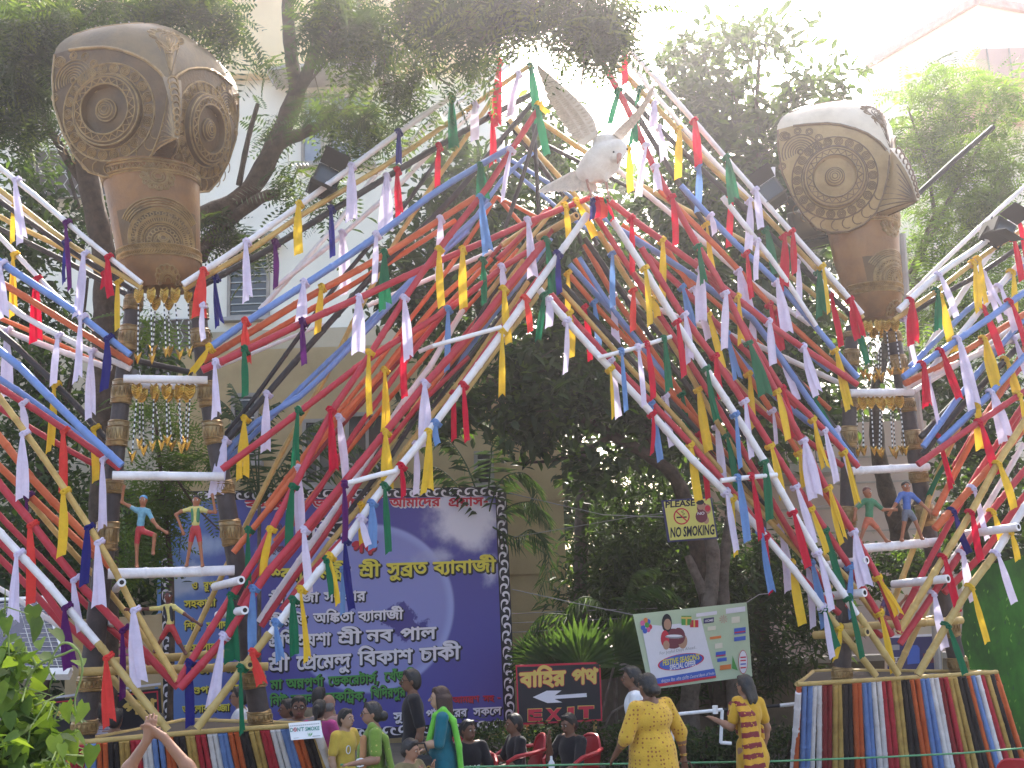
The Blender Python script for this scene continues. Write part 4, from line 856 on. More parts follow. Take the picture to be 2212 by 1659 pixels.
LW = thing('boundary_wall', 'low weathered boundary wall behind the woman in the yellow sari', 'wall', (P(1750, 1500, 17.5).x, 17.5, 0))
X0, Z0, X1, Z1 = rect(1232, 1412, 2300, 1600, 17.5); m = MB(); wbox(m, X0, 0, X1, Z1, 17.5, 17.75); m.build('wall', mat('stained_wall', (.20, .17, .13), rough=.95, col2=(.10, .09, .07), scale=1.5, bump=.3), LW, smooth=False)
m = MB(); wbox(m, X0, Z1 + .003, X1, Z1 + .09, 17.45, 17.8); m.build('coping', CONC, LW, smooth=False)

# ---- trees
DARKL = leafmat('leaf_dark', (.018, .040, .018), (.045, .085, .028), 1.4, .35)
MIDL = leafmat('leaf_mid', (.030, .065, .022), (.075, .13, .035), 1.6, .42)
BRTL = leafmat('leaf_bright', (.045, .10, .022), (.11, .19, .04), 1.8, .5)
YOUNG = leafmat('leaf_young', (.10, .18, .03), (.20, .30, .06), 2.0, .5)
LIMEL = leafmat('leaf_lime', (.09, .19, .03), (.20, .32, .05), 1.6, .5)
FERN = leafmat('leaf_fern', (.018, .038, .016), (.042, .075, .026), 1.2, .36)
FERNB = leafmat('leaf_fern_light', (.04, .08, .022), (.10, .145, .036), 1.5, .48)

tree('rain_tree', 'big dark feathery leaved tree forking beside the large mask and overhanging the arch', P(225, 1650, 14), [
 ([(218, 1660), (224, 1200), (226, 900), (228, 700), (226, 560), (198, 420), (160, 200), (135, -60)], 34, 20, 14, 13), ([(228, 600), (330, 520), (430, 472), (531, 420), (600, 300), (642, 200)], 28, 21, 14, 13),
 ([(642, 205), (628, 110), (622, 0), (630, -80)], 17, 13, 13, 12.6), ([(640, 210), (668, 145), (690, 60), (684, -60)], 16, 11, 13, 12.4), ([(545, 400), (600, 315), (655, 288), (702, 266)], 19, 11, 13.2, 12.8),
 ([(516, 400), (536, 300), (557, 224)], 7, 5, 12.9, 12.8), ([(430, 560), (470, 500), (560, 430), (600, 420)], 17, 12, 13.4, 13.2), ([(686, 30), (800, -10), (1000, -30), (1240, -20)], 10, 5, 12.4, 10.3), ([(930, -20), (937, 73), (943, 157), (972, 186)], 3, 2, 11, 11),
 ([(205, 440), (120, 300), (40, 180), (-40, 120)], 12, 6, 13.4, 13), ([(1240, -10), (1262, 90), (1255, 190)], 4, 2, 10.3, 10.2), ([(698, 268), (760, 250), (850, 285)], 5, 2, 12.8, 12.6), ([(650, 200), (700, 140), (745, 110)], 4, 2, 13, 12.8)],
 [(60, 50, 130, 80, 12.6, 1.2), (250, 12, 170, 30, 12.2, .8), (420, 0, 90, 30, 12, .8), (40, 220, 70, 110, 13, 1), (90, 140, 60, 60, 12.6, 1), (480, 40, 22, 50, 12.2, .5), (555, 130, 24, 12, 12.4, .3), (660, 232, 40, 14, 12.6, .4), (745, 238, 80, 20, 12.4, .5), (805, 282, 65, 16, 12.3, .4), (880, 175, 44, 22, 11.4, .4), (920, 250, 36, 10, 12, .3), (690, 430, 30, 26, 13, .4), (520, 525, 60, 24, 13.3, .5), (480, 460, 26, 26, 13.3, .3), (600, 375, 40, 14, 13, .3), (580, 260, 16, 24, 13.2, .3),
 (720, 25, 55, 55, 11.5, .6), (790, 60, 50, 60, 11.2, .6), (850, 110, 36, 34, 11.2, .4), (930, 5, 80, 34, 11, .5), (1000, 30, 55, 40, 10.8, .5), (985, 140, 34, 16, 11, .3), (1060, 10, 65, 42, 10.6, .5), (1080, 20, 50, 30, 10.6, .5), (1140, -5, 70, 40, 10.3, .5), (1215, 5, 80, 40, 10.2, .5), (1285, 40, 26, 40, 10.2, .3), (1254, 110, 5, 22, 10.2, .1), (1300, 45, 60, 50, 10.2, .5), (1350, 20, 32, 24, 10.2, .4), (1035, 85, 26, 14, 10.7, .3)],
 3300, 'pin', .40, [FERN, FERNB], sub=16, sig=.15, droop=-.5, spread=.4, split=[.72, .28], ntw=160)
tree('leafy_tree', 'dark bushy tree filling the gap behind the left fan of poles', P(70, 1650, 16), [([(90, 1660), (95, 1100), (80, 700), (60, 480)], 16, 8, 16), ([(94, 1000), (160, 800), (190, 600)], 8, 3, 16), ([(170, 450), (150, 380), (135, 320)], 5, 3, 15.5)],
 [(50, 520, 110, 110, 15.5, 1), (60, 720, 120, 140, 16, 1.2), (90, 940, 140, 150, 16, 1.2), (110, 1160, 150, 150, 16, 1.2), (180, 1320, 90, 90, 16, 1), (190, 500, 60, 60, 15.5, .8), (60, 380, 70, 40, 15, .7), (300, 1220, 60, 110, 15.5, .6), (330, 760, 60, 60, 16, .6)], 9000, 'broad', .16, [DARKL, MIDL, BRTL], split=[.68, .24, .08], ntw=80)
tree('young_tree', 'young bright green feathery tree seen between the posts of the nearer tower', P(350, 1650, 13.2), [([(362, 1660), (372, 1300), (350, 1050), (330, 850)], 7, 3, 13.2), ([(352, 1060), (420, 990)], 3, 1.5, 13.2), ([(366, 1010), (420, 1090), (480, 1150)], 3, 1.5, 13)],
 [(340, 880, 55, 45, 13.2, .5), (380, 985, 75, 40, 13.2, .5), (330, 1060, 60, 50, 13.2, .5), (410, 1060, 40, 50, 13.2, .5), (310, 1180, 55, 60, 13.2, .5), (320, 690, 25, 50, 13.2, .3)], 420, 'pin', .36, [FERNB, BRTL], sub=12, sig=.15, droop=-.3, split=[.4, .6], ntw=30)
tree('broadleaf_tree', 'dark broad leaved tree leaning in behind the middle of the arch', P(1560, 1650, 16.5), [([(1575, 1660), (1545, 1420), (1520, 1240), (1470, 1055), (1412, 992), (1312, 935), (1180, 860), (1050, 820)], 24, 6, 16.5, 16), ([(1412, 992), (1380, 850), (1300, 650), (1220, 420)], 10, 4, 16.3, 16.5), ([(1322, 941), (1220, 990), (1120, 1000)], 7, 2, 16.13, 16), ([(1300, 660), (1100, 560), (960, 480)], 6, 3, 16.4)],
 [(1000, 430, 110, 130, 17, 1), (900, 590, 80, 110, 17, 1), (985, 700, 110, 80, 17, 1), (1110, 560, 130, 130, 17, 1.1), (1180, 350, 90, 110, 17, 1), (1110, 800, 150, 80, 16.2, .9), (1180, 880, 130, 70, 16, .8), (960, 880, 90, 60, 16.4, .7), (1240, 720, 130, 130, 16.8, 1), (1320, 880, 130, 90, 16.4, .9), (1260, 540, 120, 110, 17, 1), (1420, 900, 90, 110, 16.6, .8), (1150, 960, 60, 70, 15.8, .5), (1290, 1010, 60, 50, 16, .5), (860, 640, 40, 70, 17, .6)], 12500, 'broad', .23, [DARKL, MIDL, BRTL], split=[.66, .28, .06], ntw=120)
tree('broadleaf_tree', 'tall broad leaved tree against the white sky left of the profile mask', P(1640, 1650, 18), [([(1650, 1660), (1640, 1200), (1645, 900), (1640, 600), (1632, 330), (1640, 120)], 18, 4, 18), ([(1640, 600), (1540, 420), (1500, 250)], 6, 3, 18), ([(1642, 500), (1720, 380), (1780, 300)], 6, 3, 18), ([(1640, 760), (1500, 600), (1400, 520)], 7, 3, 18), ([(1633, 330), (1580, 200), (1500, 130)], 4, 2, 18)],
 [(1470, 170, 60, 60, 18, .8), (1490, 100, 40, 45, 18, .6), (1590, 80, 60, 40, 18, .7), (1665, 90, 40, 50, 18, .6), (1560, 200, 80, 50, 18, .9), (1500, 250, 70, 60, 18, 1), (1600, 300, 110, 80, 18, 1), (1690, 250, 60, 60, 18, .8), (1760, 190, 50, 40, 17.5, .6), (1810, 170, 40, 30, 17.5, .5), (1500, 380, 110, 90, 18, 1), (1620, 430, 120, 110, 18, 1.2), (1700, 400, 60, 100, 18, 1), (1560, 560, 160, 110, 18, 1.2), (1700, 580, 90, 110, 18, 1.1), (1600, 720, 160, 100, 18, 1.2), (1720, 760, 120, 110, 18, 1.2), (1520, 800, 120, 90, 17.5, 1), (1640, 900, 150, 100, 18, 1.2), (1770, 880, 60, 90, 17.6, .8), (1420, 480, 80, 80, 17.8, .9), (1430, 680, 90, 90, 17.8, .9)], 12500, 'broad', .24, [DARKL, MIDL, BRTL], split=[.5, .4, .1], sig=.26, ntw=140)
tree('feathery_tree', 'light green feathery tree at the right edge behind the profile mask', P(1950, 1650, 17.2), [([(1955, 1660), (1952, 1300), (1942, 1150), (1912, 1050), (1894, 940), (1900, 800), (1960, 620), (2020, 470)], 24, 9, 17.2, 18), ([(1942, 1150), (1985, 1080), (2010, 1000)], 12, 8, 17.2), ([(1990, 540), (2080, 380), (2150, 260)], 7, 3, 18), ([(1960, 620), (2070, 560), (2180, 500)], 7, 3, 18), ([(2020, 470), (2000, 350), (1960, 230)], 5, 2, 18)],
 [(1985, 215, 70, 45, 18, .7), (2060, 210, 70, 50, 18, .8), (2140, 210, 60, 40, 18, .7), (2040, 300, 110, 70, 18, 1), (2150, 310, 70, 80, 18, .9), (2060, 410, 120, 80, 18, 1), (2170, 440, 70, 80, 18, .9), (2030, 520, 80, 70, 18, .9), (2130, 560, 90, 80, 18, 1), (2000, 640, 60, 60, 17.8, .8), (2080, 690, 90, 70, 17.8, .8), (1960, 300, 40, 60, 18.4, .5), (2190, 660, 50, 90, 17.6, .7)], 2300, 'pin', .42, [LIMEL, BRTL, FERNB], sub=16, sig=.22, droop=-.35, split=[.4, .35, .25], ntw=120)
tree('leafy_tree', 'dark leafy tree low at the right edge behind the right fan', P(2150, 1650, 16), [([(2150, 1660), (2145, 1200), (2130, 900)], 12, 5, 16), ([(2146, 1200), (2200, 1000)], 6, 3, 16)],
 [(2140, 860, 90, 90, 16.4, 1), (2080, 1000, 90, 100, 16.4, .9), (2160, 1080, 80, 110, 16, .9), (2100, 1180, 80, 80, 16, .8), (2190, 1290, 60, 110, 15.8, .7), (2200, 1450, 50, 110, 15.5, .6), (2010, 830, 60, 80, 16.6, .6)], 5200, 'oval', .15, [DARKL, MIDL, BRTL], split=[.5, .35, .15])
tree('screen_tree', 'dark thicket tree with slim leaves behind the no smoking board', P(1400, 1650, 18), [([(1500, 1660), (1490, 1500), (1525, 1340), (1540, 1190), (1500, 1090)], 22, 12, 15.9), ([(1520, 1280), (1485, 1200)], 12, 8, 15.9), ([(1600, 1660), (1580, 1450), (1562, 1260), (1580, 1100)], 17, 10, 16.2), ([(1260, 1660), (1255, 1200), (1265, 960)], 18, 14, 18.5)],
 [(1330, 1150, 110, 110, 18.3, 1), (1290, 1300, 90, 110, 18.3, 1), (1420, 1290, 110, 110, 18, 1), (1620, 1330, 100, 90, 17, .8), (1700, 1230, 90, 110, 17, .8), (1660, 1430, 80, 60, 17, .7), (1480, 1440, 110, 60, 17, .7), (1380, 1010, 80, 60, 18, .8), (1560, 1230, 70, 90, 17.2, .7), (1440, 1120, 80, 80, 18, .8), (1760, 1330, 50, 90, 16.8, .5)], 10000, 'slim', .24, [DARKL, MIDL], split=[.75, .25], bark=BARKG, sub=22, sig=.24)
tree('clipped_shrub', 'rounded leafy shrub between the posts of the farther tower', P(1960, 1660, 15.6), [([(1960, 1660), (1960, 1300)], 6, 4, 15.6)], [(1930, 1225, 80, 34, 15.6, .5), (2000, 1215, 50, 36, 15.6, .5), (1960, 1270, 90, 30, 15.6, .5)], 1700, 'oval', .10, [MIDL, BRTL], split=[.6, .4], sub=14, sig=.10, group='shrubs')
wd = crown_pts([(1000, 600, 260, 260, 30, 2), (1400, 600, 260, 260, 30, 2), (1750, 700, 220, 240, 30, 2), (1300, 1000, 300, 300, 28, 2), (1450, 1300, 350, 220, 24, 1), (1350, 1480, 250, 120, 20, .6), (1750, 1100, 260, 260, 30, 2), (2150, 900, 200, 300, 30, 2), (100, 800, 300, 400, 31, 1), (100, 1250, 250, 250, 23, 1)], 26000, 40, .5)
tag(leaf_mesh('distant_wood', wd, 'broad', .42, [DARKL, MIDL], None, split=[.75, .25]), 'dark mass of far trees closing the view behind the gateway', 'wood', kind='stuff')

# hedge, palms, creeper
hd = thing('hedge', 'low clipped dark hedge behind the red chairs', 'hedge', P(1350, 1660, 15), None)
pts = crown_pts([(x, 1612, 60, 55, 15.0, .5) for x in range(960, 1720, 60)], 7000, 12, .09)
m = MB()
for x in range(980, 1720, 60): m.tube([P(x, 1700, 15), P(x + 6, 1600, 15)], .02, 5)
m.build('stems', BARK, hd); leaf_mesh('foliage', pts, 'broad', .085, [DARKL, MIDL], hd, split=[.7, .3])

def frond(mb, pts, Y, LL, n=34, hang=.6, rpx=2.2):
 W = [np.array(tuple(P(x, y, Y + dy))) for x, y, dy in pts]
 Q = []
 for t in np.linspace(0, 1, n):
  s = t * (len(W) - 1); i = min(int(s), len(W) - 2); f = s - i
  p0, p1, p2, p3 = W[max(0, i - 1)], W[i], W[i + 1], W[min(len(W) - 1, i + 2)]
  Q.append(.5 * ((2 * p1) + (-p0 + p2) * f + (2 * p0 - 5 * p1 + 4 * p2 - p3) * f * f + (-p0 + 3 * p1 - 3 * p2 + p3) * f ** 3))
 Q = np.array(Q); mb.tube(Q, np.linspace(rpx, .5, n) * pxm(Y), 5)
 T = np.gradient(Q, axis=0); T /= np.linalg.norm(T, axis=1)[:, None]
 for i in range(4, n):
  sd = np.cross(T[i], (0, 0, 1.0)); sd /= np.linalg.norm(sd) + 1e-9
  L = LL * math.sin(math.pi * (.15 + .8 * i / n)) * rng.uniform(.85, 1.1)
  for s in (-1, 1):
   d = T[i] * .55 + s * sd * .75 + np.array((0, 0, -hang * rng.uniform(.5, 1.2))); d /= np.linalg.norm(d)
   w = T[i] * .018
   e = Q[i] + d * L + np.array((0, 0, -.25 * L * hang)); mm = Q[i] + d * L * .5
   mb.add([Q[i] - w * .4, mm - w, e, mm + w, Q[i] + w * .4], [(0, 1, 2), (0, 2, 4), (4, 2, 3)])
PALM = leafmat('palm_leaf', (.022, .05, .02), (.055, .10, .04), 2.5, .3); PALMB = leafmat('palm_leaf_light', (.032, .07, .025), (.07, .125, .04), 2.5, .4)
def palm(label, base, Y, fr, LL, m=PALM, hang=.6, trunk=None):
 root = thing('palm', label, 'palm', P(base[0], base[1], Y), 'palms by the buildings')
 t = MB(); limb(t, trunk or [(base[0], 1650), base], 5, 4, Y); t.build('trunk', BARKG, root)
 for f in fr:
  b = MB(); frond(b, [(base[0], base[1], 0)] + f, Y, LL, hang=hang); b.build('frond', m, root, smooth=False)
palm('feathery palm behind the upper right corner of the blue banner', (1050, 1130), 16.6, [[(1080, 1040, -.2), (1130, 1022, -.3), (1160, 1060, -.4), (1142, 1125, -.5)], [(1110, 1160, -.2), (1150, 1145, -.4), (1185, 1200, -.5), (1165, 1290, -.6)], [(1010, 1010, .2), (960, 940, .2), (915, 930, .2)], [(1060, 1000, .3), (1070, 930, .3), (1110, 890, .2)], [(1000, 1060, 0), (940, 1010, 0), (880, 1030, -.1)], [(1110, 1090, 0), (1160, 1090, -.2), (1190, 1140, -.3)]], .5)
palm('dark palm behind the left part of the blue banner', (560, 1090), 15.6, [[(530, 960, 0), (500, 890, 0), (470, 860, 0)], [(560, 960, .1), (575, 890, .1), (600, 870, .1)], [(610, 1000, 0), (660, 930, 0), (700, 905, -.1)], [(620, 1020, 0), (700, 960, 0), (770, 960, -.2), (810, 1010, -.2)], [(520, 1010, 0), (470, 980, -.1), (455, 1030, -.2)], [(545, 940, .2), (520, 870, .2), (500, 830, .2)], [(640, 1040, 0), (740, 1000, 0), (840, 1000, 0), (900, 1030, 0)]], .42)
palm('palm with long drooping fronds above the exit board', (1330, 1400), 15.8, [[(1300, 1310, 0), (1260, 1290, -.1), (1228, 1320, -.2), (1222, 1370, -.2)], [(1370, 1290, 0), (1420, 1265, 0), (1470, 1290, 0)], [(1290, 1350, 0), (1230, 1330, -.2), (1170, 1330, -.3), (1130, 1380, -.4)], [(1350, 1300, .2), (1370, 1240, .2), (1420, 1225, .2)], [(1390, 1330, 0), (1450, 1320, 0), (1520, 1350, 0)]], .42, PALMB)
def fan(mb, c, ctr, rad, a0, a1, n, lean):
 for i in range(n):
  a = a0 + (a1 - a0) * i / (n - 1); d = Vector((math.cos(a), -lean + .1 * math.sin(i * 3), math.sin(a))).normalized(); s = d.cross(Vector((0, 1, 0))).normalized()
  L = rad * (.82 + .18 * math.sin(math.pi * i / (n - 1))) * rng.uniform(.92, 1.05); w = rad * .055
  mb.add([tuple(c), tuple(c + d * L * .55 + s * w), tuple(c + d * L + Vector((0, 0, -.08 * L))), tuple(c + d * L * .55 - s * w), tuple(c + d * L * .5 + Vector((0, .02, 0)))], [(0, 4, 1), (1, 4, 2), (2, 4, 3), (3, 4, 0)])
FP = thing('fan_palm', 'fan palm with broad pleated leaves standing behind the exit board', 'palm', P(1260, 1650, 15.2), 'palms by the buildings')
st = MB()
for i, (x, y, r, a, sp) in enumerate(((1255, 1440, 120, 78, 75), (1205, 1450, 110, 120, 60), (1330, 1425, 125, 40, 55), (1160, 1430, 80, 140, 80), (1370, 1510, 90, 20, 90), (1290, 1470, 90, 95, 80))):
 c = P(x, y, 15.1 + .12 * i); b = MB(); fan(b, c, None, r * pxm(15.2), R(a - sp), R(a + sp), 22, .25); b.build('leaf', [PALMB, PALM, PALMB, PALM, PALM, PALMB][i], FP, smooth=False)
 st.tube([P(1262, 1655, 15.3), P((x + 1262) / 2 + 4, 1540, 15.25), c], .018, 5)
st.build('stalk', BARKG, FP)
# foreground creeper at the lower left
CR = thing('creeper', 'bright green leafy creeper in the near lower left corner', 'plant', P(60, 1700, 4.6))
pts = crown_pts([(20, 1480, 55, 60, 4.7, .3), (60, 1575, 60, 70, 4.6, .3), (30, 1600, 70, 70, 4.5, .3), (100, 1640, 60, 50, 4.5, .3), (15, 1400, 22, 50, 4.8, .2), (55, 1700, 100, 60, 4.5, .4)], 620, 9, .07)
m = MB()
for pp in ([(20, 1700), (40, 1560), (70, 1450), (140, 1412), (168, 1406), (178, 1450), (162, 1510), (166, 1545), (177, 1562)], [(168, 1406), (150, 1390), (128, 1395), (105, 1440), (120, 1470)], [(60, 1720), (100, 1600), (130, 1520)], [(10, 1700), (20, 1500), (18, 1360)], [(80, 1440), (60, 1410), (30, 1415)]): limb(m, pp, 3.2, 1.6, 4.6)
twigs(m, pts, 60, .004, .2)
m.build('stem', leafmat('green_stem', (.20, .28, .09), (.32, .42, .15), 4, .2), CR)
leaf_mesh('foliage', pts, 'heart', .085, [BRTL, YOUNG, MIDL], CR, droop=-.7, spread=.5, split=[.5, .35, .15])
# ================================================================ gateway towers
def z2d(ox, oy):
 return lambda x, y: ((ox + x / 3.16) / 1.13020, (oy + y / 3.16) / 1.13020)

def bamboo(mb, pts, r0, r1=None, node=0.42, mi=0, sides=10, seed=0, cap=True):
 """bamboo culm with swollen nodes along a polyline of world points"""
 r1 = r0 if r1 is None else r1
 rd = random.Random(seed)
 pts = [Vector(p) for p in pts]
 seg = [(pts[i + 1] - pts[i]).length for i in range(len(pts) - 1)]; L = sum(seg)
 def at(s):
  for i, q in enumerate(seg):
   if s <= q or i == len(seg) - 1: return pts[i].lerp(pts[i + 1], s / q)
   s -= q
 ss = []; s = rd.uniform(0.05, node)
 while s < L - 0.02:
  ss.append(s); s += node * rd.uniform(0.8, 1.2)
 st = [(0.0, 1.0)]
 for q in ss:
  for d, k in ((-0.035, 1.0), (-0.012, 1.07), (0.0, 1.14), (0.010, 1.04), (0.035, 0.985)):
   if 0 < q + d < L: st.append((q + d, k))
 st.append((L, 1.0)); st.sort()
 d = (pts[-1] - pts[0]).normalized(); a = d.orthogonal().normalized(); b = d.cross(a)
 ph1, ph2 = rd.uniform(0, 6), rd.uniform(0, 6); wb = min(0.012, L * 0.004)
 C = [at(q) + a * wb * math.sin(q * 1.3 + ph1) + b * wb * math.sin(q * 1.7 + ph2) for q, k in st]
 mb.tube(C, [(r0 + (r1 - r0) * q / L) * k for q, k in st], sides=sides, mi=mi, cap=cap)
 return mb

def mask_head(name, label, C, Rr, yaw, pitch, tone, top_tone, rel):
 root = thing(name, label, 'mask', C, 'ornamental owl masks on the towers')
 al = R(41)
 M = Matrix.Rotation(yaw, 3, 'Z') @ Matrix.Rotation(pitch, 3, 'X')
 Cv = np.array(tuple(C))
 def L2W(p): return np.asarray(p) @ np.array(M).T * Rr + Cv       # local: front -y, right +x, up z
 UO = [(-1.117, .40), (-1.06, -.05), (-.957, -.425), (-.8, -.775), (-.56, -1.0), (-.24, -1.125), (.106, -1.125), (.4, -1.025), (.64, -.75), (.88, -.3), (1.06, .2), (1.117, .7), (1.117, 1.15), (.8, 1.19), (.505, 1.19), (.106, 1.17), (-.16, 1.11), (-.45, 1.0), (-.69, .875), (-.93, .675), (-1.06, .5)]
 ridge = np.array((0.0, -1.0, 0.0))
 def face(side):
  n = np.array((side * math.sin(al), -math.cos(al), 0)); t = np.array((side * math.cos(al), math.sin(al), 0))
  c = ridge + t * 1.117
  def f(u, v, w=0.0):
   u = np.asarray(u, float); v = np.asarray(v, float)
   bul = 0.16 * (1 - 0.5 * (u * u + v * v)); tilt = 0.10 * (v - 1.2)
   p = c + u[..., None] * t + v[..., None] * np.array((0, 0, 1.0)) + (bul + tilt + w)[..., None] * n
   return p
  return f
 faces = {s: face(s) for s in (-1, 1)}
 def ring(f, cu, cv, r, w, rad, n=28, a0=0, a1=2 * math.pi):
  full = abs(a1 - a0 - 2 * math.pi) < 1e-6
  a = np.linspace(a0, a1, n, endpoint=not full)
  return L2W(f(cu + r * np.cos(a), cv + r * np.sin(a), np.full(n, w)))
 for s in (-1, 1):
  f = faces[s]
  mb = MB(); O = np.array(UO); n = len(O)
  rings = []
  for k in np.linspace(0, 1, 9)[1:]: rings.append(L2W(f(O[:, 0] * k, O[:, 1] * k, np.zeros(n))))
  rings.append(L2W(f(O[:, 0] * .98, O[:, 1] * .98, np.full(n, -.16))))
  rings.append(L2W(f(O[:, 0] * .9, O[:, 1] * .9, np.full(n, -.4))))
  mb.grid(np.concatenate(rings), len(rings), n, wrap=True)
  cc = L2W(f(np.zeros(1), np.zeros(1), np.zeros(1)))
  mb.add(np.concatenate([cc, rings[0]]), [(0, 1 + (j + 1) % n, 1 + j) for j in range(n)])
  pan = mb.build('face_panel', tone, root)
  # eye: raised drum, pit and pupil
  prof = [(.64, .0), (.62, .07), (.58, .10), (.43, .105), (.415, .08), (.40, -.04), (.36, -.06), (.21, -.05), (.20, .02), (.16, .07), (.08, .09), (.01, .095)]
  na = 40; a = np.arange(na) / na * 2 * np.pi
  eb = MB()
  eb.grid(np.concatenate([L2W(f(r * np.cos(a), r * np.sin(a), np.full(na, w))) for r, w in prof]), len(prof), na, wrap=True)
  eye = eb.build('eye', tone, root)
  rb = MB()
  for r, w, rad in ((.615, .08, .018), (.56, .108, .013), (.44, .112, .016), (.19, .04, .012), (.145, .08, .011), (.10, .09, .010), (.055, .098, .010)):
   rb.tube(ring(f, 0, 0, r, w, rad, 36), rad * Rr, 5, closed=True)
  zz = 44
  for q in range(zz):
   a0 = 2 * math.pi * q / zz; a1 = 2 * math.pi * (q + 1) / zz; r0, r1 = (.455, .545) if q % 2 else (.545, .455)
   rb.tube(L2W(f([r0 * math.cos(a0), r1 * math.cos(a1)], [r0 * math.sin(a0), r1 * math.sin(a1)], np.array((.110, .110)))), .010 * Rr, 4)
  for q in range(40):
   a0 = 2 * math.pi * q / 40
   rb.tube(L2W(f([.27 * math.cos(a0), .385 * math.cos(a0)], [.27 * math.sin(a0), .385 * math.sin(a0)], np.array((-.05, -.045)))), .009 * Rr, 4)
  rb.build('eye_ring', rel, eye)
  # relief round the eye
  ob = MB()
  ob.tube(ring(f, 0, 0, .85, .0, 0, 48), .017 * Rr, 5, closed=True)
  ob.tube(ring(f, 0, 0, .66, .0, 0, 48), .014 * Rr, 5, closed=True)
  for q in range(22):
   a0 = 2 * math.pi * q / 22
   for r in (.082, .053, .024): ob.tube(ring(f, .755 * math.cos(a0), .755 * math.sin(a0), r, .005, 0, 10), .011 * Rr, 4, closed=True)
  cu, cv = .66, .60
  for r in (.10, .15, .2, .25, .31, .37): ob.tube(ring(f, cu, cv, r, .006, 0, 26, R(-25), R(200)), .012 * Rr, 4)
  ob.tube(ring(f, cu, cv, .05, .01, 0, 12), .02 * Rr, 4, closed=True)
  for q in range(9):
   a0 = R(-35 + q * 30); r = .46
   if abs(cu + r * math.cos(a0)) > 1.05: continue
   for rr in (.07, .04): ob.tube(ring(f, cu + r * math.cos(a0), cv + r * math.sin(a0), rr, .006, 0, 10), .011 * Rr, 4, closed=True)
  for rr in (.1, .065, .03): ob.tube(ring(f, .98, .98, rr, .006, 0, 12), .011 * Rr, 4, closed=True)
  for q in range(11):
   a0 = R(205 + q * 13)
   ob.tube(ring(f, .96 * math.cos(a0), .97 * math.sin(a0), .1, .004, 0, 8, a0 + R(-20), a0 + R(160)), .012 * Rr, 4)
  ob.tube(L2W(f(O[13:, 0] * .985, O[13:, 1] * .985, np.full(len(O) - 13, .02))), .03 * Rr, 6)
  ob.tube(L2W(f(O[:13, 0] * .985, O[:13, 1] * .985, np.full(13, .01))), .022 * Rr, 6)
  ob.build('relief', rel, pan)
 # dome
 fL, fR = faces[-1], faces[1]
 O = np.array(UO)
 br = O[list(range(12, 21)) + [0]]
 lb = fL(br[:, 0], br[:, 1], np.zeros(len(br))); rb_ = fR(br[::-1, 0], br[::-1, 1], np.zeros(len(br)))
 back = np.array([rb_[-1] * (1 - t) + lb[0] * t + np.array((0, .35 * math.sin(math.pi * t), 0)) for t in np.linspace(0, 1, 8)[1:-1]])
 loop = np.concatenate([lb, rb_[1:], back]); nl = len(loop)
 cen = np.array((0, .1, 1.88))
 def dome(i, th):
  i0 = int(math.floor(i)) % nl; fr = i - math.floor(i); b = loop[i0] * (1 - fr) + loop[(i0 + 1) % nl] * fr
  q_ = th / (math.pi / 2); c, s_ = 1 - q_ ** 1.75, 1 - (1 - q_) ** 1.8
  return np.array((cen[0] + (b[0] - cen[0]) * c, cen[1] + (b[1] - cen[1]) * c, b[2] + (cen[2] - b[2]) * s_))
 db = MB(); ths = np.linspace(0, math.pi / 2 - .04, 12)
 db.grid(L2W(np.array([dome(i, th) for th in ths for i in range(nl)])), len(ths), nl, wrap=True)
 db.add(L2W(np.array([dome(i, ths[-1]) for i in range(nl)] + [tuple(cen)])), [(nl, i, (i + 1) % nl) for i in range(nl)])
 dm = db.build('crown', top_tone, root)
 cb = MB()
 mid = len(br) - 1
 for k in range(5):
  cb.tube([L2W(dome(q, .10 + .09 * k + .95 * (math.sin(math.pi * q / (2 * mid)) ** .6))) for q in np.linspace(0.1, 2 * mid - .1, 40)] if k > 3 else [L2W(dome(q, th)) for q, th in zip(np.full(16, nl - 3.5 + k * .9), np.linspace(.02, 1.45, 16))], .018 * Rr, 5)
 cp = lambda du, th: L2W(dome(mid + du, th))
 for rr in (.3, .55, .8, 1.05, 1.3):
  cb.tube([cp(rr * 2.0 * math.cos(a), .62 + .17 * rr * math.sin(a)) for a in np.linspace(0, 2 * math.pi, 26)], .013 * Rr, 4)
 for q in range(16):
  a = 2 * math.pi * q / 16
  cb.tube([cp(2.9 * math.cos(a) + .35 * math.cos(b), .62 + .25 * math.sin(a) + .032 * math.sin(b)) for b in np.linspace(0, 6.28, 9)], .017 * Rr, 4)
 for q in np.linspace(-1.3, 1.3, 7): cb.tube([cp(q * 1.2, .40), cp(q * .5, .18)], .014 * Rr, 4)
 for h_ in (.40, .45): cb.tube([cp(q, h_) for q in np.linspace(-2.2, 2.2, 10)], .018 * Rr, 4)
 cb.tube([cp(-2.2, .38), cp(0, .10), cp(2.2, .38)], .018 * Rr, 4)
 cb.build('crest_relief', rel, dm)
 # beak
 tip = np.array((0, -1.60, -.74)); top = np.array((0, -1.10, .48))
 lo = {s: faces[s](np.array([u for u, v in UO[:4]]), np.array([v for u, v in UO[:4]]), np.full(4, .02)) for s in (-1, 1)}
 rl = [top + (tip - top) * t + np.array((0, -.10 * math.sin(math.pi * t), .0)) for t in np.linspace(0, 1, 8)]
 bb = MB()
 for s in (-1, 1):
  ed = [np.array([np.interp(t, np.linspace(0, 1, 4), lo[s][:, q]) for q in range(3)]) for t in np.linspace(0, 1, 8)]
  g = []
  for i in range(8):
   for k in np.linspace(0, 1, 5): g.append(rl[i] * (1 - k) + ed[i] * k + np.array((s * .05 * math.sin(math.pi * k), 0, 0)))
  bb.grid(L2W(np.array(g)), 8, 5)
 bl, brr = lo[-1][-1], lo[1][-1]
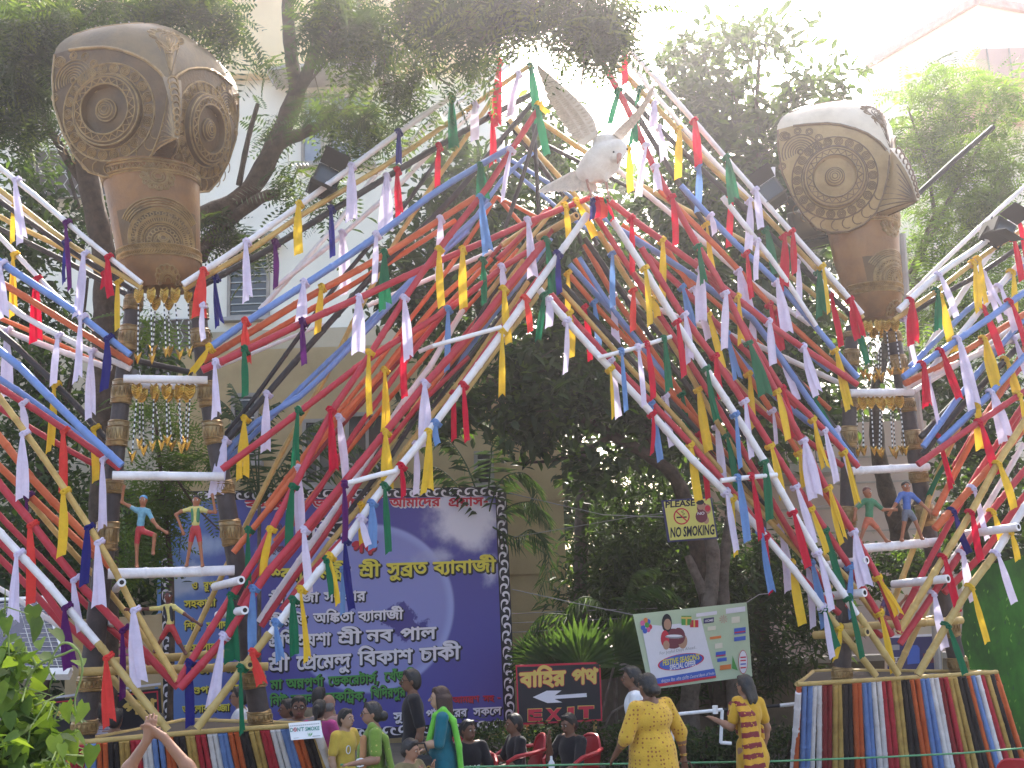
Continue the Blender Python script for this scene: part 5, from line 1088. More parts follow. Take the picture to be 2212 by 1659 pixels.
 bb.add(L2W(np.array([tip, bl, np.array((0, -.7, -.8)), brr])), [(0, 1, 2), (0, 2, 3)])
 bk = bb.build('beak', tone, root)
 b2 = MB()
 for s in (-1, 1):
  for q in np.linspace(.02, 1, 9):
   e = np.array([np.interp(q, np.linspace(0, 1, 4), lo[s][:, w]) for w in range(3)])
   md = (e + tip) / 2 + np.array((s * .10, -.06, .16 * (1 - q)))
   b2.tube(L2W(np.array([(1 - t) ** 2 * e + 2 * t * (1 - t) * md + t * t * tip for t in np.linspace(0, 1, 8)])), .016 * Rr, 4)
 b2.build('beak_rib', rel, bk)
 b3 = MB()
 w_ = [(.16 - .12 * t) for t in np.linspace(0, 1, 8)]
 g = []
 for i in range(8):
  for k in (-1, -.5, 0, .5, 1): g.append(rl[i] + np.array((k * w_[i], -.035 + .10 * abs(k) * w_[i], 0)))
 b3.grid(L2W(np.array(g)), 8, 5)
 for t in np.linspace(.08, .92, 9):
  c = np.array([np.interp(t, np.linspace(0, 1, 8), [q[w] for q in rl]) for w in range(3)]) + np.array((0, -.05, 0)); r = .085 - .055 * t
  b3.tube(L2W(np.array([c + np.array((r * math.cos(a), 0, r * 1.2 * math.sin(a))) for a in np.arange(10) * .628])), .02 * Rr, 4, closed=True, mi=1)
 b3.build('nose_strip', [top_tone, rel], root)
 sh = Body(.2).ell((0, .05, .25), (.80, .80, 1.0)).ell((0, .3, 0.1), (.75, .7, .9)).ell((0, .3, .8), (.85, .75, .5))
 V, Fq = sh.mesh(.08)
 b4 = MB(); b4.v.append(L2W(V)); b4.n = len(V); b4.f = [tuple(q) for q in Fq.tolist()]; b4.m = [0] * len(b4.f)
 b4.build('head_shell', BRONZE, root, smooth=2)
 return root

def neck(root, ax, Y, mid_ang=0.0):
 """ax: list of (x, y, r_px) down the neck in the photograph"""
 cs = [P(x, y, Y) for x, y, r in ax]; rs = [r * pxm(Y) for x, y, r in ax]
 n = 40; mb = MB(); a = np.arange(n) / n * 2 * np.pi
 mb.grid(np.concatenate([np.array(tuple(c)) + np.stack([r * np.cos(a), .85 * r * np.sin(a), 0 * a], 1) for c, r in zip(cs, rs)]), len(cs), n, wrap=True)
 mb.add([tuple(cs[-1])] + [tuple(cs[-1] + Vector((rs[-1] * math.cos(t), .85 * rs[-1] * math.sin(t), 0))) for t in a], [(0, 1 + (i + 1) % n, 1 + i) for i in range(n)])
 nk = mb.build('neck', TERRA, root)
 zs = [c.z for c in cs][::-1]
 def S(ang, z, lift=0.006):
  i = lambda q: np.interp(z, zs, q[::-1])
  r = i(rs) + lift; A = R(ang + mid_ang) - math.pi / 2
  return (i([c.x for c in cs]) + r * math.cos(A), i([c.y for c in cs]) + .85 * r * math.sin(A), z)
 z0, z1 = zs[0], zs[-1]; H = z1 - z0; rm = rs[len(rs) // 2]
 ob = MB()
 def circ(ca, cz, r, rad, a0=0, a1=360, n=24, lift=.006):
  k = 180 / math.pi / rm
  ob.tube([S(ca + k * r * math.cos(R(t)), cz + r * math.sin(R(t)), lift) for t in np.linspace(a0, a1, n)], rad, 5)
 zb = z0 + H * .22
 # rope bands
 for dz, rr in ((0, .012), (.05, .010), (.055, .010), (.11, .012)):
  ob.tube([S(t, zb + dz) for t in np.linspace(-100, 100, 40)], rr, 5)
 for t in np.linspace(-98, 98, 54):
  ob.tube([S(t, zb + .008), S(t + 4, zb + .046)], .009, 4); ob.tube([S(t + 4, zb + .062), S(t, zb + .102)], .009, 4)
 # arch panel
 ca, cz = 10, zb + .125
 for r in np.array((.08, .10, .20, .225, .235, .285, .30, .36, .375, .39)) * rm / .45: circ(ca, cz, r, .007, 0, 180)
 for q in range(36):
  t = q * 5 + 2; k = 180 / math.pi / rm; s_ = rm / .45
  ob.tube([S(ca + k * r * math.cos(R(t)), cz + r * math.sin(R(t))) for r in (.24 * s_, .28 * s_)], .006, 4)
 for q in range(12): circ(ca + 180 / math.pi / rm * .15 * rm / .45 * math.cos(R(q * 16.4)), cz + .15 * rm / .45 * math.sin(R(q * 16.4)), .022, .006, n=10)
 for q in range(18): circ(ca + 180 / math.pi / rm * .33 * rm / .45 * math.cos(R(q * 10.6)), cz + .33 * rm / .45 * math.sin(R(q * 10.6)), .018, .006, n=9)
 for q in range(4): circ(ca, cz + .0, (.42 + .03 * q) * rm / .45, .008, 35, 145)
 circ(ca, cz + .05, .05, .01); circ(ca, cz + .05, .03, .008)
 # medallion
 mc = zb + H * .62
 for r in (.035, .055, .08, .09): circ(ca, mc, r, .008)
 for q in range(12):
  a0 = q * 30
  for rr in (.032, .017): circ(ca + 180 / math.pi / rm * .125 * math.cos(R(a0)), mc + .125 * math.sin(R(a0)), rr, .006, n=11)
 # lower rosette
 for r in (.05, .08, .10): circ(ca, z0 + .02, r, .010, 0, 180)
 for q in range(9): circ(ca + 180 / math.pi / rm * .14 * math.cos(R(q * 22.5)), z0 + .02 + .14 * math.sin(R(q * 22.5)), .03, .010, n=10)
 # collar under the head
 for dz in (.0, .03, .10, .13): ob.tube([S(t, z1 - .16 + dz) for t in np.linspace(-140, 140, 48)], .012, 5)
 for t in np.linspace(-130, 130, 40): ob.tube([S(t, z1 - .12), S(t + 3, z1 - .07), S(t + 6, z1 - .12)], .008, 4)
 ob.build('relief', BRONZE_O, nk)
 pb = MB(); g = []
 for zz in np.linspace(zb - .01, zb + .125 + .40 * rm / .45, 8):
  for t in np.linspace(-52, 64, 16): g.append(S(t, zz, .003))
 pb.grid(np.array(g), 8, 16)
 pb.build('arch_plate', BRONZE, nk)
 return nk

def leg(root, pts, rpx, bands, Ys):
 W = [P(x, y, Y) for (x, y), Y in zip(pts, Ys)]
 n = len(W); rs = np.linspace(rpx[0], rpx[1], n) * pxm(np.mean(Ys))
 mb = MB(); mb.tube(W, rs, 14)
 lg = mb.build('leg', DARKPOST, root)
 ys = [p[1] for p in pts]
 at = lambda y: Vector([np.interp(y, ys, [w[q] for w in W]) for q in range(3)])
 ra = lambda y: float(np.interp(y, ys, rs))
 for y0, y1 in bands:
  b = MB()
  b.tube([at(y0), at(y0 + 3), at((y0 + y1) / 2), at(y1 - 3), at(y1)], [ra(y0) + .008, ra(y0) + .018, ra(y0) + .014, ra(y1) + .018, ra(y1) + .008], 16)
  for y in np.linspace(y0 + 2, y1 - 2, 6):
   if abs(y - (y0 + y1) / 2) < (y1 - y0) * .22: continue
   c = at(y); r = ra(y) + .017
   b.tube([c + Vector((r * math.cos(t), r * math.sin(t), 0)) for t in np.arange(16) * math.pi / 8], .008, 4, closed=True)
  c = at((y0 + y1) / 2); r = ra((y0 + y1) / 2) + .018; hh = (y1 - y0) * .2 * pxm(np.mean(Ys))
  for q in range(16):
   t = q * math.pi / 8
   b.tube([c + Vector((r * math.cos(t + d), r * math.sin(t + d), z)) for d, z in ((0, -hh), (.15, hh), (.3, -hh))], .006, 4)
  b.build('band', BRONZE_O, lg)
 return lg

def rung(root, a, b, rpx, Y, k='white', Yb=None):
 mb = MB(); Yb = Yb or Y
 bamboo(mb, [P(*a, Y), P(*b, Yb)], rpx * pxm(Y), node=.5, seed=int(a[0]))
 return mb.build('rung', BAM[k], root)

BW = mat('arrow_black', (.02, .02, .02), rough=.5); WW = mat('arrow_white', (.8, .8, .8), rough=.5)
def arrow(xt, yt, xb, yb, Y, fl, label, group, scale=1.0):
 """fl: pixel height of the fletching"""
 a = P(xt, yt, Y); b = P(xb, yb, Y)
 root = thing('hanging_arrow', label, 'arrow', b, group)
 u = pxm(Y) * scale
 w = 11.5 * u; h = fl * pxm(Y)
 tw = random.uniform(-.4, .4); cx, sx = math.cos(tw), math.sin(tw)
 def ornament(name, c, outl, ridge):
  mb = MB(); vs = [(x * cx, x * sx - .006, z) for x, z in outl]; k = len(vs)
  vs2 = [(x * cx, x * sx + .012, z) for x, z in outl]
  r = [(0, -ridge, z) for z in (outl[0][1] * .8, 0)]
  V = np.array(vs + vs2) + np.array(tuple(c))
  cen = len(V); V = np.concatenate([V, np.array([(0, -ridge, h * .1)]) + np.array(tuple(c))])
  fs = [(cen, i, (i + 1) % k) for i in range(k)] + [tuple(range(2 * k - 1, k - 1, -1))] + [((i + 1) % k, i, k + i, k + (i + 1) % k) for i in range(k)]
  mb.add(V, fs)
  if name == 'fletching':
   for t in np.linspace(-.35, .35, 5):
    for s in (-1, 1):
     mb.tube([c + Vector((0, -ridge - .002, t * h)), c + Vector((s * w * .8 * cx, s * w * .8 * sx - .012, t * h + h * .22))], .006, 4)
  return mb.build(name, GOLDFOIL, root, smooth=False)
 ft = a - Vector((0, 0, h / 2))
 ornament('fletching', ft, [(0, h * .36), (w * .55, h * .55), (w, h * .42), (w * .95, -h * .05), (w * .5, -h * .35), (0, -h * .55), (-w * .5, -h * .35), (-w * .95, -h * .05), (-w, h * .42), (-w * .55, h * .55)], .03)
 s0 = a - Vector((0, 0, h * .9)); s1 = b + Vector((0, 0, 20 * u))
 n = max(6, int((s0 - s1).length / .027)); mb = MB()
 for i in range(n): mb.tube([s0.lerp(s1, i / n), s0.lerp(s1, (i + 1) / n)], .0075, 6, mi=i % 2, cap=False)
 mb.build('shaft', [WW, BW], root)
 w = 9.5 * u; h = 26 * u
 ornament('arrowhead', b + Vector((0, 0, h * .5)), [(0, h * .25), (w, h * .55), (w * .55, -.05 * h), (0, -h * .5), (-w * .55, -.05 * h), (-w, h * .55)], .028)
 return root

def drum(name, label, tl, tr, z, YL, YR, bl, br, seqc, nside, dep):
 A = P(*tl, YL); A.z = z; B = P(*tr, YR); B.z = z
 a = P(*bl, depth_for(*bl, 0.0)); b = P(*br, depth_for(*br, 0.0))
 d = (B - A).normalized(); nrm = Vector((-d.y, d.x, 0))           # to the back
 C_ = B + nrm * dep - d * 1.2; D_ = A + nrm * dep + d * 1.1
 c_ = b + nrm * (dep + .5) - d * 1.4; d_ = a + nrm * (dep + .5) + d * 1.35
 root = thing(name, label, 'pedestal', (A + B) / 2 - Vector((0, 0, z)), 'striped bamboo pedestals under the towers')
 core = MB()
 ins = lambda q, c, k: c + (q - c) * k
 ct = (A + B + C_ + D_) / 4; cb = (a + b + c_ + d_) / 4
 nf = nrm * .13
 top = [ins(q + (nf * .2 if i_ < 2 else nf * 0), ct, 1.0) + Vector((0, 0, .012)) for i_, q in enumerate((A, B, C_, D_))]; bot = [ins(q + (nrm * .30 if i_ < 2 else nrm * 0), cb, .88) for i_, q in enumerate((a, b, c_, d_))]
 core.add([tuple(q) for q in top + bot], [(0, 1, 2, 3), (7, 6, 5, 4)] + [(i, 4 + i, 4 + (i + 1) % 4, (i + 1) % 4) for i in range(4)])
 core.v[-1][:4, 2] -= .05; n_ = core.n; core.add([tuple(q) for q in top], [(0, 1, 2, 3)]); core.build('frame', mat('plywood_dark', (.06, .045, .035), rough=.9), root, smooth=False)
 rim = MB(); ov = Vector((0, 0, .02))
 for q, w in ((A, B), (B, C_), (C_, D_), (D_, A)): bamboo(rim, [q + ov, w + ov], .026, node=.5, seed=3)
 rim.build('rim', BAM['tan'], root)
 def side(T0, T1, B0, B1, cols):
  n = len(cols)
  for i, c in enumerate(cols):
   t = (i + .5) / n
   w = (T1 - T0).length / n
   mb = MB()
   p0 = T0.lerp(T1, t); p1 = B0.lerp(B1, t)
   bamboo(mb, [p1, p0], (B1 - B0).length / n * .50, w * .50, node=.36, seed=i * 7 + n, sides=10)
   o = mb.build('bamboo_slat', BAM[c], root)
 side(A, B, a, b, seqc)
 lo_ = Vector((0, 0, .07)); side(B - lo_, C_ - lo_, b, c_, (seqc[-nside:])[::-1]); side(D_ - lo_, A - lo_, d_, a, seqc[:nside])
 return root

SEQC = {'o': 'orange', 'b': 'blue', 'w': 'white', 'm': 'maroon', 'g': 'gold', 'k': 'black', 'r': 'red'}
ZL, ZR = 1.22, 1.33
drum('bamboo_pedestal', 'low pedestal clad in striped painted bamboo with white no smoking sheet at its corner', (146, 1593), (692, 1553), ZL, 10.9, 11.7, (143, 1858), (772, 1800),
 [SEQC[q] for q in 'grrbbookkggrrwwbbookkggrrwwbbookkggrrwwbbookkgw'], 25, 1.5)
drum('bamboo_pedestal', 'striped bamboo pedestal behind the yellow sari, with leaning slats on its right side', (1721, 1473), (2155, 1448), ZR, 13.0, 13.6, (1710, 1718), (2232, 1692),
 [SEQC[q] for q in 'obbwwmmggkkoobbwwrrggkkoobbwwmrggkkobwrgko'], 28, 1.7)

# left tower
T1 = thing('gate_tower', 'nearer tower of dark banded posts with white rungs under the frontal owl mask', 'tower', P(372, 1575, 11.4), 'towers of the festival gateway')
leg(T1, [(292, 628), (268, 800), (255, 930), (240, 1080), (222, 1230), (203, 1400), (178, 1606)], (17, 23), [(640, 672), (705, 758), (822, 874), (910, 966), (1038, 1068), (1128, 1190), (1462, 1494), (1555, 1586)], [11.35, 11.3, 11.25, 11.2, 11.2, 11.15, 11.1])
leg(T1, [(425, 632), (440, 790), (462, 940), (490, 1090), (513, 1230), (537, 1400), (567, 1582)], (17, 22), [(655, 690), (712, 752), (825, 880), (910, 960), (1040, 1068), (1124, 1178), (1452, 1484), (1536, 1564)], [11.35, 11.4, 11.45, 11.5, 11.55, 11.6, 11.7])
rung(T1, (267, 818), (448, 821), 9, 11.05, Yb=11.25); rung(T1, (243, 1028), (484, 1029), 10, 10.98, Yb=11.3); rung(T1, (233, 1239), (506, 1231), 11.5, 10.93, Yb=11.35)
rung(T1, (278, 832), (432, 834), 8, 11.6); rung(T1, (295, 779), (415, 805), 7, 11.75, 'black')
rung(T1, (171, 1450), (579, 1440), 9.5, 10.85, 'tan', 11.4); rung(T1, (215, 1432), (545, 1408), 9, 11.75, 'tan', 11.95)
neck(T1, [(322, 372, 112), (328, 400, 107), (333, 450, 102), (340, 520, 95), (346, 575, 89), (350, 592, 84), (354, 612, 70), (357, 627, 55)], 11.5, 12)
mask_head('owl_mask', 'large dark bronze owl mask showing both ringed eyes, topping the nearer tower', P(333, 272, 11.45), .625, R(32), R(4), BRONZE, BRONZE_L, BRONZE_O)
# right tower
T2 = thing('gate_tower', 'farther tower of dark banded posts holding the owl mask seen in profile', 'tower', P(1930, 1468, 13.4), 'towers of the festival gateway')
leg(T2, [(1840, 705), (1836, 850), (1832, 1000), (1830, 1150), (1825, 1300), (1818, 1480)], (14, 18), [(718, 730), (756, 792), (862, 880), (922, 968), (1095, 1140), (1368, 1390), (1442, 1470)], [13.3, 13.3, 13.3, 13.3, 13.3, 13.3])
leg(T2, [(1922, 700), (1944, 800), (1962, 900), (1985, 1030), (2010, 1170), (2042, 1320), (2076, 1462)], (16, 18), [(718, 740), (768, 808), (862, 890), (930, 972), (1018, 1042), (1090, 1136), (1340, 1374), (1420, 1450)], [13.5, 13.55, 13.6, 13.65, 13.7, 13.8, 13.9])
rung(T2, (1835, 848), (1971, 847), 8.5, 13.1, Yb=13.3); rung(T2, (1838, 1018), (2005, 1009), 9, 13.08, Yb=13.35); rung(T2, (1861, 1185), (2030, 1171), 10, 13.05, Yb=13.4)
rung(T2, (1842, 858), (1965, 857), 7, 13.75)
rung(T2, (1820, 1357), (2077, 1338), 8.5, 12.9, 'tan', 13.5); rung(T2, (1975, 1345), (2072, 1326), 8, 14.0, 'tan')
neck(T2, [(1862, 470, 82), (1865, 500, 78), (1872, 560, 72), (1880, 600, 67), (1888, 640, 62), (1890, 655, 58), (1895, 676, 46), (1898, 690, 36)], 13.5, 28)
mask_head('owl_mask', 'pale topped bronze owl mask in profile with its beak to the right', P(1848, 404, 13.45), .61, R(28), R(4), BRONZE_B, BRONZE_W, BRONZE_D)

GA1, GA2 = 'arrows hanging in the nearer tower', 'arrows hanging in the farther tower'
ORD = ['first', 'second', 'third', 'fourth', 'fifth', 'sixth', 'seventh', 'eighth', 'ninth', 'tenth', 'eleventh', 'twelfth', 'thirteenth', 'fourteenth', 'fifteenth', 'sixteenth', 'seventeenth', 'eighteenth', 'nineteenth', 'twentieth', 'twenty-first', 'twenty-second', 'twenty-third', 'twenty-fourth', 'twenty-fifth']
def rowarrows(lst, fl, where, grp, sc=1.0):
 lst = sorted(lst)
 for i, (xt, yt, xb, yb, Y) in enumerate(lst):
  arrow(xt, yt, xb, yb, Y, fl, 'gold arrow, %s from left %s' % (ORD[i], where), grp, sc)
rowarrows([(300, 624, 297, 787, 11.1), (327, 624, 328, 788, 11.12), (355, 624, 358, 773, 11.14), (379, 624, 388, 779, 11.16), (407, 624, 409, 773, 11.18), (336, 640, 330, 770, 11.6), (365, 640, 366, 772, 11.6)], 33, 'in the row below the frontal mask', GA1)
rowarrows([(296, 830, 285, 1000, 11.2), (333, 831, 329, 978, 11.22), (360, 831, 361, 965, 11.24), (388, 830, 393, 980, 11.26), (411, 830, 404, 975, 11.28), (309, 838, 310, 986, 11.6), (303, 838, 301, 972, 11.62), (336, 838, 349, 975, 11.64), (364, 838, 371, 976, 11.6), (386, 838, 391, 980, 11.66), (404, 838, 400, 965, 11.6)], 33, 'below top white rung, nearer tower', GA1)
rowarrows([(1862, 694, 1866, 818, 13.2), (1874, 694, 1878, 824, 13.22), (1896, 692, 1899, 815, 13.22), (1913, 692, 1925, 815, 13.24), (1932, 692, 1948, 815, 13.26), (1880, 706, 1890, 828, 13.7), (1886, 706, 1895, 822, 13.72), (1901, 706, 1904, 826, 13.7)], 26, 'in the row below the profile mask', GA2, .85)
rowarrows([(1860, 858, 1868, 985, 13.2), (1880, 858, 1889, 985, 13.22), (1899, 858, 1901, 988, 13.24), (1921, 858, 1930, 986, 13.26), (1942, 857, 1957, 985, 13.28), (1849, 862, 1854, 988, 13.75), (1862, 862, 1866, 985, 13.72), (1903, 862, 1905, 992, 13.74), (1926, 862, 1936, 992, 13.7), (1947, 862, 1950, 984, 13.72)], 26, 'below top white rung, farther tower', GA2, .85)

# ---------------------------------------------------------------- painted clay dolls
SKIN_D = mat('doll_skin', (.36, .13, .06), rough=.5); SKIN_DK = mat('doll_skin_dark', (.13, .035, .025), rough=.5)
def dollmat(n, c): return mat('doll_' + n, c, rough=.5, var=.15, scale=40)
EYEW = mat('eye_white', (.8, .8, .76), rough=.3); EYEB = mat('eye_black', (.01, .01, .01), rough=.3); LIPS = mat('painted_lips', (.5, .05, .04), rough=.5)
def doll(label, z, Y, head, sh, waist, hips, armL, armR, legL, legR, shirt, short, hair, skin=SKIN_D, vest=None, sleeve=.5, shortlen=.5, turn=0, hr=34, grp='painted dolls on the towers', belt=None):
 u = pxm(Y); k = 1 / 3.571
 p = lambda q, dy=0.0: Vector(P(*z(*q), Y + dy))
 hc = p(head); r = hr * k * u
 root = thing('clay_doll', label, 'doll', p(legL[-1]), grp)
 b = Body(.02)
 b.ell(hc, (r * .82, r * .9, r * 1.12)).ell(hc + Vector((turn * r * .35, -r * .35, -r * .62)), (r * .5, r * .5, r * .5))
 b.cap(hc + Vector((turn * r * .5, -r * .85, 0)), hc + Vector((turn * r * .75, -r * 1.05, -r * .3)), r * .13, r * .17, k=.008)
 for s in (-1, 1): b.ell(hc + Vector((s * r * .85, .0, 0)), (r * .15, r * .2, r * .3), k=.006)
 sm = (p(sh[0]) + p(sh[1])) / 2
 b.cap(hc - Vector((0, 0, r * .6)), sm, r * .42, r * .5)
 b.cap(p(sh[0]), p(sh[1]), r * .5); b.cap(sm, p(waist), r * .8, r * .62, k=.03); b.cap(p(waist), p(hips), r * .68)
 lim = r * .40
 for A, s in ((armL, -1), (armR, 1)):
  pts = [p(q, -.02 * i) for i, q in enumerate(A)]
  b.chain(pts, np.linspace(lim * 1.05, lim * .72, len(pts)))
  d = (pts[-1] - pts[-2]).normalized(); e = d.cross(Vector((0, 1, 0)))
  b.ell(pts[-1] + d * r * .25, (r * .3, r * .2, r * .38))
  for i, t in enumerate((-.5, -.17, .17, .5)): b.cap(pts[-1] + d * r * .45 + e * t * r * .45, pts[-1] + d * r * (1.0 - .15 * abs(t)) + e * t * r * .8, r * .1, r * .075, k=.006)
  b.cap(pts[-1] + d * r * .1 + e * r * .2, pts[-1] + d * r * .5 + e * r * .7 * s, r * .1, r * .08, k=.006)
 for A in (legL, legR):
  pts = [p(q) for q in A]
  b.chain(pts, np.linspace(lim * 1.35, lim * .85, len(pts)))
  b.cap(pts[-1] + Vector((0, .02, 0)), pts[-1] + Vector((turn * r * .9, -r * 1.0, -.01)), r * .32, r * .24)
 b.build('body', skin, root, .009)
 s_ = Body(.02)
 s_.cap(p(sh[0]), p(sh[1]), r * .58).cap(sm, p(waist), r * .92, r * .74, k=.03).cap(p(waist), p(hips).lerp(p(waist), .4), r * .76)
 for A in (armL, armR):
  a0, a1 = p(A[0]), p(A[1], -.02); s_.cap(a0, a0.lerp(a1, sleeve * 1.6), lim * 1.35, lim * 1.2)
 s_.build('shirt', shirt, root, .009)
 q_ = Body(.02); q_.cap(p(waist).lerp(p(hips), .5), p(hips), r * .8)
 for A in (legL, legR):
  a0, a1 = p(A[0]), p(A[1]); q_.cap(a0, a0.lerp(a1, shortlen * 1.7), lim * 1.7, lim * 1.45)
 q_.build('shorts', short, root, .009)
 if vest:
  v = Body(.015)
  for s in (-1, 1):
   v.cap(sm + Vector((s * r * .62, -r * .42, -r * .1)), p(waist) + Vector((s * r * .5, -r * .36, r * .3)), r * .5, r * .42)
  v.build('vest', vest, root, .009)
 if belt:
  Body(.01).ell(p(waist), (r * .86, r * .86, r * .28)).build('belt', belt, root, .009)
 Body(.012).ell(hc + Vector((0, r * .18, r * .42)), (r * .92, r * .92, r * .82)).cut(hc + Vector((0, -r * .2, r * .28)), (0, -.45, -.9)).build('hair', hair, root, .008)
 e = MB()
 for s in (-1, 1):
  c = hc + Vector((s * r * .34 + turn * r * .3, -r * .80 + abs(turn) * .1 * r, r * .12))
  for rad, off, mi in ((.19, 0, 0), (.10, -.07, 1)):
   n = 10; a = np.arange(n) / n * 6.283
   e.add([tuple(c + Vector((0, off * r - .04 * r, 0)))] + [tuple(c + Vector((rad * r * 1.25 * math.cos(t), off * r, rad * r * math.sin(t)))) for t in a], [(0, 1 + i, 1 + (i + 1) % n) for i in range(n)], mi)
 c = hc + Vector((turn * r * .45, -r * .86, -r * .58)); a = np.arange(10) * .6283
 e.add([tuple(c + Vector((0, -.06 * r, 0)))] + [tuple(c + Vector((.28 * r * math.cos(t), .0, .1 * r * math.sin(t)))) for t in a], [(0, 1 + i, 1 + (i + 1) % 10) for i in range(10)], 2)
 e.build('face_paint', [EYEW, EYEB, LIPS], root)
 return root
za, zb_, zc, zd = z2d(0, 900), z2d(0, 1350), z2d(1800, 900), z2d(1800, 1350)
CYAN = dollmat('pale_blue', (.16, .36, .46)); REDS = dollmat('red', (.45, .03, .035)); YEL = dollmat('yellow', (.62, .52, .16)); GRN = dollmat('green', (.05, .2, .09)); HAIR = dollmat('hair', (.012, .012, .014))
BLU = dollmat('blue', (.07, .14, .42)); ORG = dollmat('orange', (.55, .14, .07)); GRY = dollmat('grey', (.15, .16, .2)); TEAL = dollmat('teal_belt', (.05, .3, .22)); BLK = dollmat('black', (.02, .02, .03))
doll('doll in pale blue shirt and red shorts raising one knee and one arm', za, 11.1, (1105, 1015), ((1058, 1092), (1140, 1100)), (1085, 1195), (1085, 1245), [(1052, 1092), (1000, 1062), (940, 1030), (955, 920)], [(1145, 1105), (1178, 1170), (1220, 1225), (1280, 1262)], [(1068, 1245), (1055, 1360), (1055, 1525)], [(1105, 1255), (1192, 1285), (1180, 1425)], CYAN, REDS, dollmat('cap', (.12, .34, .6)), turn=.35)
doll('doll in yellow shirt and green vest with legs apart, waving', za, 11.15, (1515, 1018), ((1475, 1085), (1552, 1085)), (1510, 1190), (1508, 1240), [(1470, 1085), (1400, 1100), (1358, 1125), (1412, 1262)], [(1556, 1088), (1615, 1105), (1662, 1108), (1640, 985)], [(1490, 1240), (1470, 1345), (1440, 1515)], [(1525, 1240), (1543, 1345), (1562, 1518)], YEL, REDS, HAIR, vest=GRN)
doll('dark skinned doll with spread arms between the gold and red poles', zb_, 11.2, (1298, 335), ((1262, 420), (1338, 415)), (1312, 530), (1312, 575), [(1255, 425), (1150, 432), (1060, 434), (990, 436)], [(1345, 418), (1420, 468), (1485, 515), (1545, 553)], [(1292, 580), (1250, 655), (1190, 760)], [(1330, 580), (1382, 690), (1430, 775)], YEL, REDS, HAIR, skin=SKIN_DK, vest=BLK, turn=.4, sleeve=.6, shortlen=.6, belt=TEAL)
doll('doll in green shirt and orange shorts striding to the left', zc, 13.1, (1003, 955), ((985, 1020), (1055, 1030)), (1018, 1130), (1015, 1175), [(980, 1025), (912, 1085), (905, 1150)], [(1065, 1040), (1125, 1088), (1205, 1088)], [(1000, 1175), (978, 1232), (945, 1335)], [(1035, 1185), (1082, 1232), (1150, 1328)], GRN, ORG, SKIN_DK, turn=.5, hr=36, grp='painted dolls on the towers')
doll('doll in blue patterned shirt and grey shorts standing on a white rung', zc, 13.15, (1302, 912), ((1268, 970), (1345, 975)), (1308, 1070), (1310, 1115), [(1262, 975), (1222, 1045), (1180, 1110)], [(1350, 980), (1415, 1035), (1475, 1095)], [(1295, 1115), (1290, 1180), (1268, 1322)], [(1335, 1115), (1372, 1172), (1425, 1308)], BLU, GRY, HAIR, hr=36)
doll('half hidden doll in purple top behind the crossing red poles', zd, 13.3, (1160, 305), ((1145, 365), (1205, 372)), (1170, 470), (1165, 510), [(1140, 370), (1115, 420), (1105, 450)], [(1208, 378), (1250, 405), (1300, 345)], [(1150, 510), (1145, 560), (1140, 610)], [(1180, 510), (1190, 560), (1195, 610)], dollmat('purple', (.12, .06, .16)), ORG, HAIR, hr=34)
# ================================================================ fanned bamboo poles
def base_y(x):
 if x < 385: return 11.05 - (385 - x) * .0006
 if x < 1180: return 11.05 + (x - 385) / 795 * .95
 if x < 1240: return 12.0
 if x < 1930: return 13.0 - (1930 - x) / 690 * 1.0
 return 13.0 + (x - 1930) * .0006
POLES = []   # colour, points in the photograph, layer, radius px, optional second colour of the lower end
def pl(c, pts, l=0.0, r=7.0, c2=None): POLES.append((c, pts, l, r, c2))
# left fan
pl('white', [(-60, 318), (48, 398), (180, 510), (305, 612)], -.05); pl('gold', [(-60, 362), (0, 407), (150, 528), (305, 622)], .0)
pl('black', [(-60, 385), (0, 432), (180, 560), (285, 628)], .12); pl('white', [(-60, 375), (0, 424), (179, 556), (245, 608)], .22, 5.5)
pl('gold', [(-60, 430), (0, 468), (150, 545), (262, 618)], .36, 6.5); pl('black', [(-60, 455), (0, 497), (130, 560), (272, 636)], .5)
pl('white', [(-60, 450), (0, 514), (82, 602), (128, 648), (205, 712)], .3, 6.5); pl('blue', [(-60, 525), (0, 567), (152, 665), (281, 767)], -.02, 9.5)
pl('orange', [(-60, 575), (0, 610), (150, 702), (283, 784)], .1, 8.5); pl('white', [(-60, 600), (0, 645), (60, 692), (170, 748), (281, 797)], .2, 8)
pl('white', [(-60, 680), (25, 718), (130, 758), (240, 797)], .5, 8); pl('black', [(-60, 668), (28, 740), (154, 863), (262, 988)], .38, 8)
pl('orange', [(-60, 665), (34, 702), (110, 735), (230, 790)], .62, 6); pl('blue', [(-60, 712), (48, 800), (150, 902), (264, 1004)], -.04, 10)
pl('blue', [(-60, 782), (48, 850), (140, 918), (230, 985)], .3, 8); pl('red', [(-60, 795), (0, 838), (100, 902), (258, 1014)], .1, 8)
pl('red', [(-60, 842), (67, 925), (140, 966), (225, 1014)], .4, 7.5); pl('gold', [(-60, 782), (0, 861), (115, 1020), (232, 1196), (300, 1330), (384, 1470)], -.18, 8)
pl('orange', [(-60, 870), (0, 944), (75, 1045), (212, 1190), (250, 1245)], .12, 9); pl('orange', [(-60, 950), (0, 1010), (85, 1092), (182, 1182), (215, 1212)], .3, 8.5)
pl('red', [(-60, 980), (0, 1050), (75, 1138), (160, 1246), (280, 1370), (386, 1484)], -.08, 9.5); pl('red', [(-60, 1050), (0, 1118), (87, 1205), (175, 1292), (215, 1335)], .3, 7.5)
pl('white', [(-60, 1088), (0, 1149), (105, 1262), (210, 1388), (364, 1577)], -.22, 9, 'tan'); pl('red', [(-60, 1118), (0, 1170), (75, 1250), (140, 1345), (200, 1402)], .05, 9)
